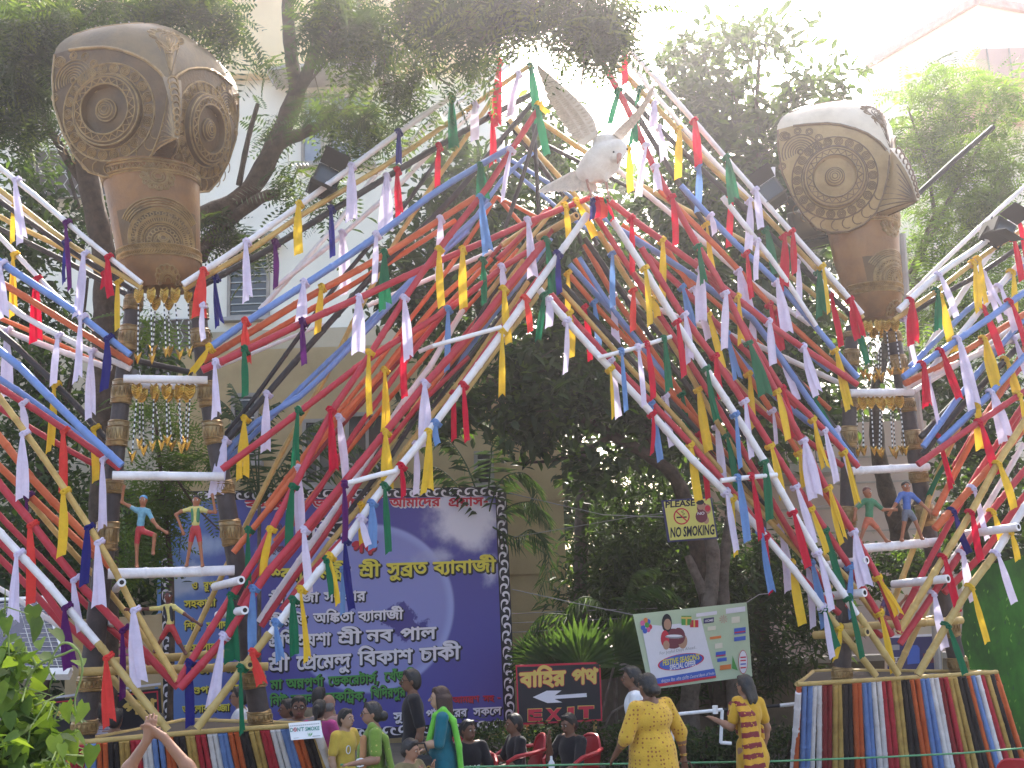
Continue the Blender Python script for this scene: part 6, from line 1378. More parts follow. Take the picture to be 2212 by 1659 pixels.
pl('red', [(-60, 1145), (0, 1205), (60, 1265), (137, 1352)], .28, 8); pl('gold', [(60, 1078), (182, 1218), (244, 1281), (300, 1360), (358, 1440)], .42, 7)
pl('tan', [(148, 1360), (220, 1440), (332, 1566)], .55, 8.5); pl('red', [(228, 1350), (275, 1390), (330, 1440)], .35, 7); pl('white', [(-60, 1240), (40, 1295), (140, 1362)], .5, 6)
# left half of the arch
pl('white', [(396, 616), (500, 548), (619, 463), (867, 283), (1000, 192), (1112, 112)], -.05, 7.5); pl('gold', [(398, 627), (530, 552), (660, 458), (867, 332), (1010, 238), (1148, 142)], .0, 7)
pl('black', [(410, 633), (560, 548), (705, 459), (945, 320), (1060, 252), (1152, 200)], .1, 8); pl('white', [(560, 668), (645, 578), (733, 482), (800, 392), (923, 270), (1120, 122)], .9, 6)
pl('white', [(590, 620), (720, 520), (859, 405), (1018, 246)], .75, 6.5); pl('gold', [(381, 1452), (482, 1245), (619, 955), (710, 796), (755, 706), (867, 505), (1062, 214)], .55, 6.5)
pl('black', [(480, 962), (578, 853), (817, 580), (968, 435), (1152, 224)], .28, 8); pl('black', [(476, 950), (548, 862), (733, 611), (878, 437), (950, 334)], .5, 6)
pl('blue', [(455, 752), (531, 696), (811, 511), (945, 414), (1112, 316)], .02, 9); pl('orange', [(440, 782), (531, 726), (654, 646), (853, 536), (1027, 428)], .12, 8.5)
pl('orange', [(450, 795), (560, 733), (670, 668), (853, 560), (985, 478)], .3, 7); pl('red', [(436, 799), (530, 757), (660, 694), (775, 646), (945, 566), (1147, 475), (1275, 426)], -.1, 9)
pl('red', [(386, 1474), (470, 1338), (560, 1196), (643, 1036), (713, 890), (777, 797), (881, 634), (951, 538), (1049, 415), (1165, 228)], -.16, 8.5)
pl('red', [(386, 1485), (493, 1366), (559, 1257), (643, 1164), (738, 1055), (839, 929), (923, 823), (1007, 730), (1091, 623), (1180, 520)], -.22, 9.5)
pl('red', [(478, 1012), (542, 965), (643, 890), (741, 818), (794, 776), (962, 675), (1080, 581), (1180, 518)], -.02, 8.5); pl('red', [(520, 1310), (559, 1226), (676, 1077), (763, 937), (867, 790), (980, 650)], .2, 7)
pl('orange', [(502, 1192), (560, 1120), (657, 1000), (733, 904), (828, 806), (945, 652), (1045, 562)], .04, 8); pl('orange', [(575, 1095), (657, 985), (727, 895), (791, 816), (889, 681), (945, 611), (1024, 502), (1073, 426)], .36, 6.5)
pl('orange', [(740, 905), (840, 790), (950, 680), (1062, 560)], .5, 7); pl('blue', [(478, 1000), (531, 930), (662, 850), (811, 690), (945, 545), (1060, 440)], .34, 8)
pl('blue', [(465, 1020), (600, 890), (760, 735), (900, 590), (1010, 498)], .48, 7); pl('white', [(795, 662), (929, 603), (1040, 552), (1110, 520)], .9, 6)
pl('white', [(434, 805), (540, 765), (700, 700)], .8, 5); pl('blue', [(1010, 498), (1060, 420), (1105, 360), (1150, 330)], .5, 6)
pl('white', [(426, 1574), (500, 1475), (582, 1367), (665, 1257), (749, 1166), (825, 1060), (923, 942), (1004, 830), (1150, 625), (1270, 462)], -.36, 9.5, 'tan')
pl('white', [(560, 1345), (612, 1262), (713, 1114), (763, 1043), (867, 870), (923, 802), (1000, 670)], .32, 8.5); pl('gold', [(640, 1276), (679, 1217), (763, 1114), (828, 1038), (909, 926), (1007, 806), (1063, 720), (1140, 608)], .1, 6.5)
pl('gold', [(700, 1150), (800, 1016), (859, 943), (912, 856), (1040, 680), (1130, 560)], .42, 6); pl('black', [(745, 1115), (845, 980), (892, 908), (968, 813), (1063, 637), (1120, 560)], .26, 6.5)
pl('red', [(610, 1320), (676, 1234), (752, 1155), (828, 1058), (1004, 820), (1150, 623), (1215, 540)], -.08, 7.5); pl('red', [(562, 1352), (600, 1294), (699, 1162), (822, 980), (905, 875), (1010, 770)], .18, 7)
pl('orange', [(880, 905), (950, 815), (1040, 705), (1150, 560)], .22, 6); pl('maroon', [(930, 860), (1030, 720), (1130, 590), (1200, 490)], .45, 6.5); pl('blue', [(985, 795), (1060, 690), (1130, 600), (1190, 515)], .36, 5.5)
pl('white', [(920, 865), (990, 770), (1070, 660)], .55, 6); pl('tan', [(1000, 855), (1075, 750), (1160, 640), (1205, 575)], -.02, 6); pl('black', [(935, 880), (1040, 740), (1115, 640), (1185, 545)], .55, 5.5)
pl('red', [(1075, 560), (1130, 505), (1190, 450)], .25, 6.5); pl('orange', [(1060, 590), (1120, 520), (1180, 452)], .35, 6); pl('tan', [(1050, 640), (1110, 560), (1170, 480), (1225, 425)], .15, 6)
pl('white', [(934, 748), (1010, 727), (1083, 706)], -.42, 5.5); pl('white', [(745, 1046), (800, 1030), (856, 1018)], -.44, 6.5); pl('white', [(905, 760), (930, 749), (960, 742)], .35, 5)
pl('tan', [(1085, 530), (1140, 492), (1190, 460), (1235, 440)], .4, 7)
# apex uprights and the back of the arch
pl('black', [(1152, 255), (1156, 330), (1163, 465)], .5, 6); pl('black', [(1166, 260), (1130, 380), (1092, 492)], .35, 6)
pl('orange', [(1073, 425), (1130, 452), (1180, 480)], .42, 5.5); pl('orange', [(1078, 428), (1110, 465), (1140, 500)], .52, 5.5)
pl('gold', [(1100, 258), (1160, 332), (1213, 390), (1300, 490)], 1.0, 6.5); pl('gold', [(1150, 250), (1263, 325), (1420, 420), (1620, 530), (1830, 690)], 1.1, 6.5)
pl('black', [(1098, 262), (1150, 330), (1227, 438), (1290, 530)], 1.15, 6.5); pl('blue', [(1070, 340), (1140, 395), (1210, 452), (1320, 530)], 1.05, 5.5)
pl('blue', [(1105, 345), (1182, 392), (1290, 460), (1400, 545)], 1.2, 5.5); pl('black', [(1180, 314), (1270, 360), (1350, 400), (1480, 470)], 1.2, 5)
pl('white', [(1325, 362), (1400, 425), (1443, 459), (1540, 540), (1640, 622), (1750, 700)], .85, 6.5)
# right half of the arch
pl('white', [(1335, 80), (1350, 101), (1496, 258), (1630, 410), (1700, 490), (1780, 582), (1862, 678)], -.05, 7.5); pl('white', [(1345, 112), (1400, 190), (1540, 345), (1660, 470), (1800, 640)], .5, 6)
pl('gold', [(1310, 120), (1392, 203), (1465, 278), (1552, 373), (1647, 462), (1764, 586), (1864, 687)], .05, 7); pl('black', [(1347, 202), (1440, 294), (1499, 350), (1622, 462), (1719, 567), (1842, 688)], .16, 7)
pl('red', [(1298, 130), (1364, 246), (1417, 364), (1468, 459), (1507, 532), (1566, 634), (1616, 741), (1678, 848), (1733, 948), (1783, 1046), (1842, 1147), (1901, 1259), (1943, 1368)], -.2, 8)
pl('black', [(1378, 252), (1451, 372), (1507, 460), (1560, 540)], .3, 7); pl('blue', [(1473, 398), (1546, 480), (1593, 530), (1678, 612), (1738, 682), (1853, 816)], .06, 7.5)
pl('white', [(1560, 425), (1593, 468), (1677, 576), (1763, 704)], -.02, 7); pl('orange', [(1425, 410), (1535, 524), (1593, 584), (1660, 657), (1808, 788), (1851, 828)], .18, 7.5)
pl('red', [(1317, 436), (1370, 478), (1510, 577), (1593, 643), (1677, 710), (1851, 833)], -.1, 8); pl('white', [(1355, 640), (1480, 692), (1629, 745), (1755, 800), (1835, 836)], .5, 7)
pl('blue', [(1620, 662), (1685, 716), (1790, 800)], .42, 6.5); pl('blue', [(1330, 488), (1400, 530), (1499, 600), (1560, 648), (1629, 694), (1744, 857), (1852, 999)], .1, 8)
pl('black', [(1590, 640), (1640, 705), (1699, 785), (1780, 890), (1848, 992)], .22, 8); pl('red', [(1500, 560), (1574, 645), (1685, 836), (1778, 930), (1852, 1010)], -.04, 7.5)
pl('red', [(1660, 880), (1733, 945), (1820, 1006)], .3, 7); pl('blue', [(1560, 730), (1646, 830), (1713, 888), (1780, 936)], .35, 7.5); pl('red', [(1540, 770), (1621, 869), (1677, 914), (1740, 960)], .24, 7)
pl('orange', [(1434, 533), (1493, 622), (1540, 690), (1611, 800), (1650, 861), (1727, 982), (1775, 1058), (1830, 1140)], .12, 7.5); pl('white', [(1316, 466), (1392, 580), (1459, 692), (1521, 790), (1593, 905), (1649, 998), (1713, 1110), (1766, 1197), (1825, 1282), (1853, 1326), (1940, 1458)], -.3, 8.5, 'tan')
pl('white', [(1165, 625), (1185, 650), (1294, 773), (1375, 857), (1482, 978), (1580, 1076), (1705, 1218), (1776, 1312), (1892, 1460)], -.24, 8.5, 'tan')
pl('red', [(1190, 632), (1333, 796), (1482, 953), (1580, 1060), (1724, 1236), (1814, 1324)], -.1, 8); pl('gold', [(1207, 622), (1359, 796), (1459, 901), (1555, 1012), (1650, 1112), (1795, 1270)], .06, 6.5)
pl('black', [(1219, 616), (1342, 754), (1384, 797), (1501, 925), (1585, 1010), (1700, 1140), (1790, 1242)], .16, 6.5); pl('orange', [(1227, 590), (1290, 662), (1370, 748), (1403, 797), (1507, 915), (1610, 1032), (1720, 1160)], .25, 6.5)
pl('blue', [(1230, 571), (1286, 636), (1381, 743), (1450, 830)], .34, 7); pl('blue', [(1252, 556), (1311, 652), (1382, 742)], .2, 6); pl('orange', [(1263, 528), (1328, 645), (1392, 732), (1445, 811), (1507, 906), (1600, 1030)], .32, 7)
pl('black', [(1263, 514), (1345, 632), (1415, 744), (1499, 853), (1560, 940), (1640, 1078)], .14, 7); pl('gold', [(1294, 500), (1370, 632), (1454, 749), (1510, 847), (1563, 934), (1660, 1082), (1760, 1235)], .02, 7)
pl('red', [(1290, 470), (1353, 564), (1398, 632), (1459, 730), (1549, 882), (1639, 1038), (1720, 1170), (1800, 1290)], -.08, 7.5)
pl('red', [(1384, 536), (1468, 668), (1543, 769), (1602, 858), (1657, 954), (1716, 1049), (1778, 1142), (1839, 1230), (1929, 1372)], -.18, 8.5); pl('red', [(1390, 542), (1471, 619), (1552, 706), (1622, 772), (1720, 880)], .0, 7.5)
pl('gold', [(1560, 1000), (1690, 1140), (1796, 1210), (1842, 1263), (1895, 1338)], .3, 6.5); pl('red', [(1830, 1305), (1865, 1345), (1905, 1375)], .25, 7)
pl('white', [(1290, 773), (1380, 750), (1450, 727)], -.32, 5.5); pl('white', [(1557, 1038), (1620, 1030), (1678, 1025)], -.36, 6.5); pl('maroon', [(1240, 660), (1340, 770), (1440, 880), (1560, 1010)], .4, 6)
pl('gold', [(1225, 640), (1330, 740), (1430, 850)], .45, 5.5); pl('orange', [(1385, 800), (1470, 885), (1560, 990), (1640, 1095)], .38, 6)
for a_ in (0, 2, 4, 7):
 k_ = a_ * 24
 pl(('orange', 'red', 'black', 'white', 'gold', 'blue', 'red', 'orange', 'white')[a_], [(1240 + k_ * .62, 560 - k_ * .45), (1440 + k_ * .8, 830 - k_ * .9), (1640 + k_ * .92, 1085 - k_ * 1.2)], .55 + .05 * (a_ % 4), 5.8)
for a_ in (0, 2, 4):
 k_ = a_ * 22
 pl(('red', 'gold', 'orange', 'white', 'maroon', 'blue', 'black')[a_], [(600 - k_ * .2, 1230 - k_ * 1.4), (860 - k_ * .3, 905 - k_ * 1.1), (1140 - k_ * .5, 560 - k_ * .5)], .6 + .05 * (a_ % 3), 5.8)
# right fan
pl('white', [(1942, 672), (2027, 595), (2120, 530), (2212, 452), (2280, 398)], -.05, 8); pl('white', [(1960, 640), (2060, 545), (2119, 490), (2212, 405), (2280, 345)], .6, 6)
pl('gold', [(1930, 690), (2018, 632), (2110, 562), (2212, 495), (2280, 450)], .04, 7); pl('black', [(1950, 686), (2040, 634), (2125, 590), (2212, 528), (2280, 482)], .14, 7)
pl('white', [(2005, 752), (2091, 618), (2150, 530), (2235, 420)], .4, 7); pl('blue', [(1966, 792), (2091, 672), (2178, 604), (2280, 520)], .24, 7); pl('white', [(2000, 810), (2069, 730), (2150, 628), (2280, 480)], .1, 8)
pl('blue', [(1952, 816), (2030, 760), (2125, 693), (2280, 580)], -.02, 8); pl('orange', [(1953, 828), (2069, 766), (2212, 680), (2280, 640)], .08, 8); pl('white', [(1955, 837), (2069, 787), (2212, 721), (2280, 690)], .18, 8)
pl('white', [(1975, 845), (2100, 770), (2212, 690)], .5, 6); pl('black', [(1990, 946), (2080, 853), (2212, 690), (2280, 612)], .26, 7.5); pl('blue', [(1993, 965), (2078, 850), (2160, 752), (2280, 610)], .12, 7.5)
pl('black', [(1992, 982), (2069, 881), (2125, 825), (2280, 662)], .2, 8); pl('blue', [(2028, 955), (2136, 852), (2212, 772), (2280, 705)], .0, 8); pl('red', [(1984, 1004), (2041, 964), (2113, 914), (2212, 845), (2280, 800)], -.08, 8)
pl('orange', [(2021, 1114), (2088, 970), (2141, 876), (2212, 752), (2280, 640)], .16, 8); pl('orange', [(2021, 1144), (2097, 1058), (2160, 985), (2280, 842)], -.05, 9); pl('red', [(2060, 1010), (2140, 880), (2230, 760)], .4, 7)
pl('gold', [(1942, 1368), (2035, 1204), (2088, 1119), (2153, 1004), (2280, 812)], -.2, 8); pl('gold', [(1931, 1296), (1985, 1148), (2013, 1050), (2072, 922)], .45, 7); pl('red', [(1942, 1390), (2007, 1292), (2100, 1158), (2200, 1034), (2280, 940)], -.1, 8)
pl('red', [(1943, 1338), (2007, 1212), (2100, 1040), (2210, 872)], .2, 7.5); pl('red', [(2040, 1280), (2125, 1194), (2212, 1070), (2280, 990)], .15, 8); pl('white', [(2036, 1240), (2110, 1130), (2212, 960)], .36, 7)
pl('white', [(1982, 1458), (2080, 1288), (2147, 1200), (2212, 1098), (2280, 1000)], -.26, 9, 'tan'); pl('tan', [(1936, 1456), (2007, 1302), (2050, 1220)], .5, 7.5); pl('red', [(2140, 1020), (2200, 900), (2260, 800)], .35, 7)

ZONE = lambda x: 'left fan' if x < 330 else 'left arch' if x < 1178 else 'right arch' if x < 1905 else 'right fan'
PINFO = []
cnt = {}
order = sorted(range(len(POLES)), key=lambda i: sum(p[1] for p in POLES[i][1]) / len(POLES[i][1]))
plab = {}
for i in order:
 c, pts, l, r, c2 = POLES[i]
 zn = ZONE(sum(p[0] for p in pts) / len(pts)); k = (zn, c); cnt[k] = cnt.get(k, 0) + 1
 L = math.dist(pts[0], pts[-1]); sz = 'short' if L < 170 else 'long' if L > 600 else ''
 steep = abs(pts[-1][1] - pts[0][1]) / max(1, abs(pts[-1][0] - pts[0][0]))
 plab[i] = ' '.join(('%s %s bamboo pole%s, %s %s from top, %s' % (sz, c, ' with bare lower end' if c2 else ' at a steep slant' if steep > 1.45 else '', ORD[min(cnt[k] - 1, 24)], c, zn)).split())
for i, (c, pts, l, r, c2) in enumerate(POLES):
 Ws = [P(x, y, base_y(x) + l) for x, y in pts]
 rad = .91 * r * pxm(sum(w.y for w in Ws) / len(Ws))
 org = min(Ws, key=lambda w: w.z)
 mb = MB()
 if c2:
  if c == 'white' and pts[0][1] > pts[-1][1]: cutp = 2
  else: cutp = len(pts) - 2
  low, hi = (Ws[:cutp + 1], Ws[cutp:]) if pts[0][1] > pts[-1][1] else (Ws[cutp:], Ws[:cutp + 1])
  bamboo(mb, hi, rad, seed=i); root = mb.build('bamboo_pole', BAM[c], None, loc=org)
  m2 = MB(); bamboo(m2, low, rad * .97, seed=i + 500); m2.build('bare_end', BAM[c2], root)
 else:
  bamboo(mb, Ws, rad * random.uniform(.95, 1.05), rad * random.uniform(.85, 1.0), seed=i)
  root = mb.build('bamboo_pole', BAM[c], None, loc=org)
 tag(root, plab[i], 'bamboo pole', 'bamboo poles of the ' + ZONE(sum(p[0] for p in pts) / len(pts)))
 PINFO.append((c, pts, Ws, rad))
# capped pegs tying the layers; a dark end disc paints the shade of their hollow
PEG = [(263, 1258, 10.7, 'white', 'left of the nearer tower between gold poles'), (247, 1341, 10.9, 'white', 'beside the red pole left of the dark skinned doll'), (521, 1253, 10.75, 'white', 'on the right leg of the nearer tower, upper one'), (529, 1318, 10.8, 'white', 'on the right leg of the nearer tower, lower one'),
 (1872, 1210, 12.6, 'white', 'below the striding green shirted doll'), (1868, 1280, 12.6, 'white', 'at the left leg of the farther tower'), (2048, 1250, 12.7, 'white', 'at the right leg of the farther tower'), (2200, 1138, 12.6, 'white', 'on the white pole at the right edge'), (1874, 1365, 12.5, 'tan', 'under the tan cross bar of the farther tower'), (540, 1436, 10.8, 'tan', 'at the tan cross bar of the nearer tower'), (1000 + 245, 466, 12.1, 'tan', 'under the dove at the apex')]
for i, (x, y, Y, c, wh) in enumerate(PEG):
 q = P(x, y, Y); dr = Vector((-.55 if x not in (263, 247) else -.35, .8, -.05)).normalized(); r = 9.0 * pxm(Y)
 mb = MB(); mb.tube([q, q + dr * .75], r, 14)
 n = 14; e1 = dr.orthogonal().normalized(); e2 = dr.cross(e1)
 ring = lambda rr, o: [tuple(q - dr * o + e1 * rr * math.cos(a) + e2 * rr * math.sin(a)) for a in np.arange(n) * 2 * math.pi / n]
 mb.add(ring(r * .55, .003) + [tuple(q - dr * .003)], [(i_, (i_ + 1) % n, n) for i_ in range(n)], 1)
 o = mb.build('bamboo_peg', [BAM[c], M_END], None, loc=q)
 tag(o, 'short hollow %s bamboo peg %s' % (c, wh), 'bamboo peg', 'hollow bamboo pegs')

# ================================================================ cloth ribbons
RIB = """
w 39 389 60 543 27;y 35 446 38 534 14;y 36 549 42 696 21;p 150 478 160 640 13;n 146 523 150 620 8;r 243 548 250 648 16;r 230 590 232 625 14;y 262 606 262 720 14;w 184 553 178 695 32
r 82 604 90 750 29;w 8 570 20 700 25;w 18 720 32 865 26;n 3 640 5 800 16;w 134 720 126 835 19;w 178 690 178 833 23;w 203 760 206 910 23;n 238 730 240 848 20;y 123 833 122 980 25;y 210 924 215 1040 20
w 56 869 62 940 18;w 58 935 60 1078 27;c 145 928 148 1060 20;w 230 988 232 1142 23;y 148 1058 145 1198 21;c 74 1132 82 1298 21;p 61 1075 64 1120 8;w 40 1200 42 1340 28;n 190 1142 195 1258 20;w 221 1168 226 1302 30;w 175 1242 183 1355 17
p 145 1312 165 1435 30;p 275 1355 277 1497 14;w 303 1312 310 1475 38;c 240 1415 248 1557 27
w 528 516 538 663 27;p 600 533 602 632 15;c 437 580 437 692 36;w 440 660 444 738 14;n 472 610 478 714 17;y 645 440 646 562 21;n 718 455 720 566 14;w 757 360 758 492 32;r 865 385 862 480 20;n 860 285 863 366 16;w 832 380 832 522 36
r 945 312 943 415 14;g 972 205 978 338 25;w 1021 220 1024 316 21;r 1075 130 1066 300 25;r 1062 250 1062 376 15;w 1122 165 1095 270 22;g 1030 350 1040 440 34;w 1100 325 1078 450 15;b 1035 425 1050 562 26;w 745 510 750 649 29;w 808 500 810 622 15
g 827 540 832 680 28;w 948 470 945 616 20;y 950 540 950 674 18;y 998 540 998 676 20;g 1040 560 1043 666 16;w 650 605 652 716 27;y 693 618 688 727 18;w 773 637 775 770 34;w 875 645 882 787 23;b 965 665 962 808 15;r 873 735 877 864 16;p 655 697 660 793 14
c 533 697 540 790 22;g 530 755 533 860 17;w 468 785 473 907 21;w 577 850 577 977 22;y 530 905 530 1036 23;w 484 947 472 1070 34;y 797 762 797 902 14;y 828 797 833 946 20;y 832 933 835 1062 26;g 645 885 641 1010 20;r 718 888 725 1018 22;w 737 905 748 1032 20
w 918 828 916 970 28;w 895 960 897 1067 15;y 925 932 921 1066 29;r 978 850 979 951 13;r 1005 835 1006 956 13;b 943 915 943 960 14;r 870 1010 871 1072 12;g 832 1050 838 1190 15;w 645 1010 652 1154 25;w 664 1150 668 1276 19;g 632 1050 626 1176 19;p 738 1048 746 1166 14
n 750 1170 760 1310 20;b 808 1090 808 1182 20;w 795 1130 800 1176 15;y 780 1090 781 1171 10;g 718 1220 718 1281 14;y 728 1215 730 1300 13;b 742 1230 742 1320 12;y 660 1280 668 1420 17;g 640 1300 638 1406 20;b 555 1275 550 1402 20;b 605 1350 608 1421 18
g 490 1280 508 1420 34;y 570 1136 575 1234 18;g 545 1150 541 1262 16;w 475 1365 468 1510 26;n 412 1432 418 1555 21;c 560 1418 568 1472 30;g 532 1450 530 1572 15;y 448 748 420 806 20
g 1150 150 1160 285 21;g 1166 240 1180 352 20;y 1180 215 1182 251 13;g 1330 200 1310 280 16;g 1378 195 1375 231 11;r 1345 95 1342 200 17;g 1360 270 1362 321 19;y 1357 320 1358 427 17;w 1388 318 1365 442 17;w 1412 225 1404 286 25;w 1425 275 1427 361 16;w 1415 360 1415 420 23
y 1467 278 1455 400 19;r 1502 258 1500 371 20;b 1498 370 1496 470 19;g 1570 338 1577 452 23;r 1575 425 1562 546 18;w 1632 410 1635 502 19;w 1612 440 1605 552 21;r 1452 425 1450 541 16;r 1365 470 1357 601 14;y 1430 520 1420 662 17;y 1526 485 1528 600 15;w 1538 463 1536 511 13
g 1512 530 1508 622 18;w 1510 580 1502 702 28;w 1595 585 1604 692 32;r 1613 545 1614 652 12;w 1630 525 1624 612 15;g 1650 500 1666 602 20;y 1222 450 1224 521 15;y 1246 440 1282 522 17;w 1138 474 1146 611 25;g 1183 515 1190 646 23;g 1178 635 1158 741 17
w 1084 578 1086 640 16;y 1088 625 1094 750 18;y 1080 715 1078 861 15;c 1140 650 1142 722 14;w 1183 650 1184 711 19;n 1211 555 1204 642 14;y 1222 580 1222 702 14;w 1218 700 1215 811 13;y 1232 675 1233 778 18;r 1261 665 1270 786 15;b 1287 650 1286 777 15;b 1320 550 1315 672 14
w 1323 640 1323 750 18;c 1364 630 1361 720 15;y 1392 580 1396 712 14;g 1397 545 1406 622 13;y 1408 645 1417 687 17;b 1474 620 1488 725 19;w 1497 625 1522 741 20;r 1463 695 1468 819 14;w 1478 680 1482 791 20;w 1562 636 1553 760 20;y 1530 680 1552 802 17;y 1594 640 1590 751 16
b 1570 720 1582 826 18;r 1544 770 1546 864 15;w 1620 680 1620 742 15;w 1668 685 1659 792 19;r 1670 680 1681 762 14;g 1619 740 1643 860 27;g 1433 730 1438 852 20;w 1378 750 1380 881 12;r 1396 740 1400 866 14;w 1319 780 1328 906 17;y 1315 800 1318 906 8;b 1343 765 1344 892 11
g 1527 795 1536 912 16;y 1613 810 1618 927 14;w 1436 858 1440 966 17;g 1472 852 1476 966 15;y 1508 842 1520 977 20;b 1407 870 1416 997 15;r 1402 900 1405 981 10;w 1541 925 1550 1057 18;b 1588 895 1590 1012 11;w 1603 870 1610 991 14;y 1487 965 1499 1081 19;r 1511 935 1517 1077 14
g 1570 940 1581 1062 15;r 1622 1030 1632 1162 15;g 1646 1000 1650 1122 20;y 1669 960 1680 1077 16;b 1594 1040 1602 1167 19;w 1571 1060 1578 1187 15;y 1568 1090 1574 1196 11;b 1645 1145 1650 1272 15;r 1641 1170 1650 1276 10
r 1692 510 1680 642 23;r 1712 498 1704 602 17;w 1719 570 1713 692 16;g 1764 590 1762 692 25;y 1775 575 1777 684 10;w 1676 610 1688 727 28;r 1791 640 1800 756 15;r 1664 655 1676 762 15;w 1737 745 1751 861 25;y 1805 755 1818 892 23;w 1689 750 1711 870 16;r 1838 645 1846 738 26;g 1850 690 1862 791 16
r 1964 650 1955 752 28;w 1956 700 1966 802 11;g 2015 622 2011 721 20;y 2028 640 2043 767 21;w 2030 600 2052 692 17;y 2096 565 2099 682 16;y 2110 560 2114 662 13;w 2118 585 2150 702 22;w 2160 625 2176 722 15;r 2182 510 2191 614 14;r 2193 468 2200 562 13;g 2210 530 2212 582 12;y 2183 590 2178 682 14
r 2122 668 2147 772 19;r 2190 670 2198 752 15;w 2067 735 2082 892 32;r 2030 760 2052 866 23;g 2080 790 2090 877 21;y 2117 725 2134 842 32;y 2165 775 2182 852 20;w 2190 740 2205 842 15;r 1988 785 1990 882 26;w 2000 815 2012 927 10
g 1758 858 1785 931 15;y 1756 905 1769 1012 17;w 1781 930 1791 1042 16;w 1811 925 1826 1042 12;y 1824 975 1838 1087 15;y 1680 845 1691 952 19;r 1690 838 1704 946 14;w 1664 890 1668 962 9;y 1722 980 1726 1052 13;w 1735 952 1748 1077 34;w 1720 1050 1744 1172 17;y 1788 1055 1808 1172 18
y 1765 1090 1770 1192 13;g 1782 1145 1802 1267 15;w 1842 1150 1852 1262 30;r 1715 1105 1732 1222 17;w 1682 1135 1692 1272 24;y 1710 1215 1716 1342 20;w 1735 1215 1742 1347 17;b 1754 1215 1767 1347 19;w 1772 1190 1782 1312 15;w 1780 1310 1786 1412 13;g 1784 1310 1797 1392 16;y 1799 1365 1796 1417 13
b 1833 1225 1824 1327 15;g 1833 1290 1846 1412 12;y 1891 1250 1928 1324 20;y 1898 1325 1912 1442 14;y 2100 870 2097 972 21;w 2140 850 2156 957 32;r 2114 915 2132 1027 17;r 2026 945 2036 1057 16;g 2036 990 1990 1068 16;y 2150 1000 2171 1097 20;w 2104 1060 2116 1162 13
n 2056 1105 2076 1192 14;r 2090 1105 2101 1207 18;y 2145 1110 2151 1177 14;y 2178 1150 2186 1207 13;w 2075 1195 2086 1292 19;r 2030 1200 2052 1317 18;w 2148 1195 2174 1297 15;w 2009 1280 2021 1392 19;y 2096 1270 2111 1380 14;g 2044 1352 2066 1447 14;y 2195 850 2201 932 13
r 1262 700 1258 640 0
"""
CN = {'w': 'pale lilac', 'y': 'yellow', 'r': 'crimson', 'g': 'green', 'b': 'light blue', 'n': 'navy', 'p': 'purple', 'c': 'bright red'}
RL = []
for t in RIB.replace('\n', ';').split(';'):
 if not t.strip(): continue
 q = t.split()
 if q[5] == '0': continue
 RL.append((q[0],) + tuple(float(v) for v in q[1:]))

def find_pole(x, y):
 best = None
 for c, pts, Ws, rad in PINFO:
  for i in range(len(pts) - 1):
   (x0, y0), (x1, y1) = pts[i], pts[i + 1]
   dx, dy = x1 - x0, y1 - y0; L2 = dx * dx + dy * dy
   t = min(1, max(0, ((x - x0) * dx + (y - y0) * dy) / L2))
   d = math.hypot(x0 + t * dx - x, y0 + t * dy - y)
   if d > 24: continue
   w = Ws[i].lerp(Ws[i + 1], t); sc = d + (w.y - base_y(x)) * 18
   if best is None or sc < best[0]: best = (sc, c, w, (Ws[i + 1] - Ws[i]).normalized(), rad)
 return best

def ribbon_mesh(w, d, rad, L, wb, slant, two, rd):
 """knot round a pole at w (direction d), tails hanging L metres"""
 k = MB()
 e1 = d.cross(Vector((0, 0, 1)));
 if e1.length < .1: e1 = Vector((1, 0, 0))
 e1.normalize(); e2 = e1.cross(d)
 for o in (-.012, .012):
  k.tube([w + d * (o + .006 * math.sin(3 * a)) + (e1 * math.cos(a) + e2 * math.sin(a)) * (rad + .010) for a in np.arange(14) * 2 * math.pi / 14], .015, 5, closed=True)
 front = Vector((0, -rad - .022, -.012))
 kn = w + front
 for a in (0, 2.1, 4.2): k.tube([kn + Vector((.02 * math.cos(a + t), -.006, .018 * math.sin(a + t))) for t in (0, .8, 1.6, 2.4)], [.012, .017, .017, .012], 6)
 tails = MB()
 specs = [(-1, .62), (1, .62)] if two else [(0, 1.0)]
 for s, fr in specs:
  Ls = L * (1 if s <= 0 else rd.uniform(.88, 1.0)); wd = wb * fr; n = 14; m = 7
  sway = rd.uniform(-.03, .03); ph = rd.uniform(0, 6); tw = rd.uniform(-.5, .5); fold = rd.uniform(.15, .34); nf = rd.choice((1.5, 2, 2.5)); g = []
  spread = s * (wb * .22)
  for i in range(n):
   t = i / (n - 1); wt = wd * (.38 + .62 * min(1, t / .45) ** .8)
   cx = slant * t + spread * t ** .8 + sway * math.sin(2.4 * t + ph * .3) * t
   cy = -.012 - .012 * math.sin(3 * t + ph) * t - (.01 if s > 0 else 0)
   yaw = tw * t
   for j in range(m):
    u = j / (m - 1) - .5
    dz = -.018 * abs(u) * (1 if i == n - 1 else 0) + (rd.uniform(-.004, .004) if i == n - 1 else 0)
    z = -Ls * t + dz + (.04 * u * (1 if s == 0 else -s) * t)
    fy = fold * wt * math.sin(nf * math.pi * u + ph) * (.55 if t > .3 else .8)
    g.append(tuple(kn + Vector((cx + u * wt * math.cos(yaw), cy + u * wt * math.sin(yaw) - fy * .5, z))))
  tails.grid(np.array(g), n, m)
 return tails, k

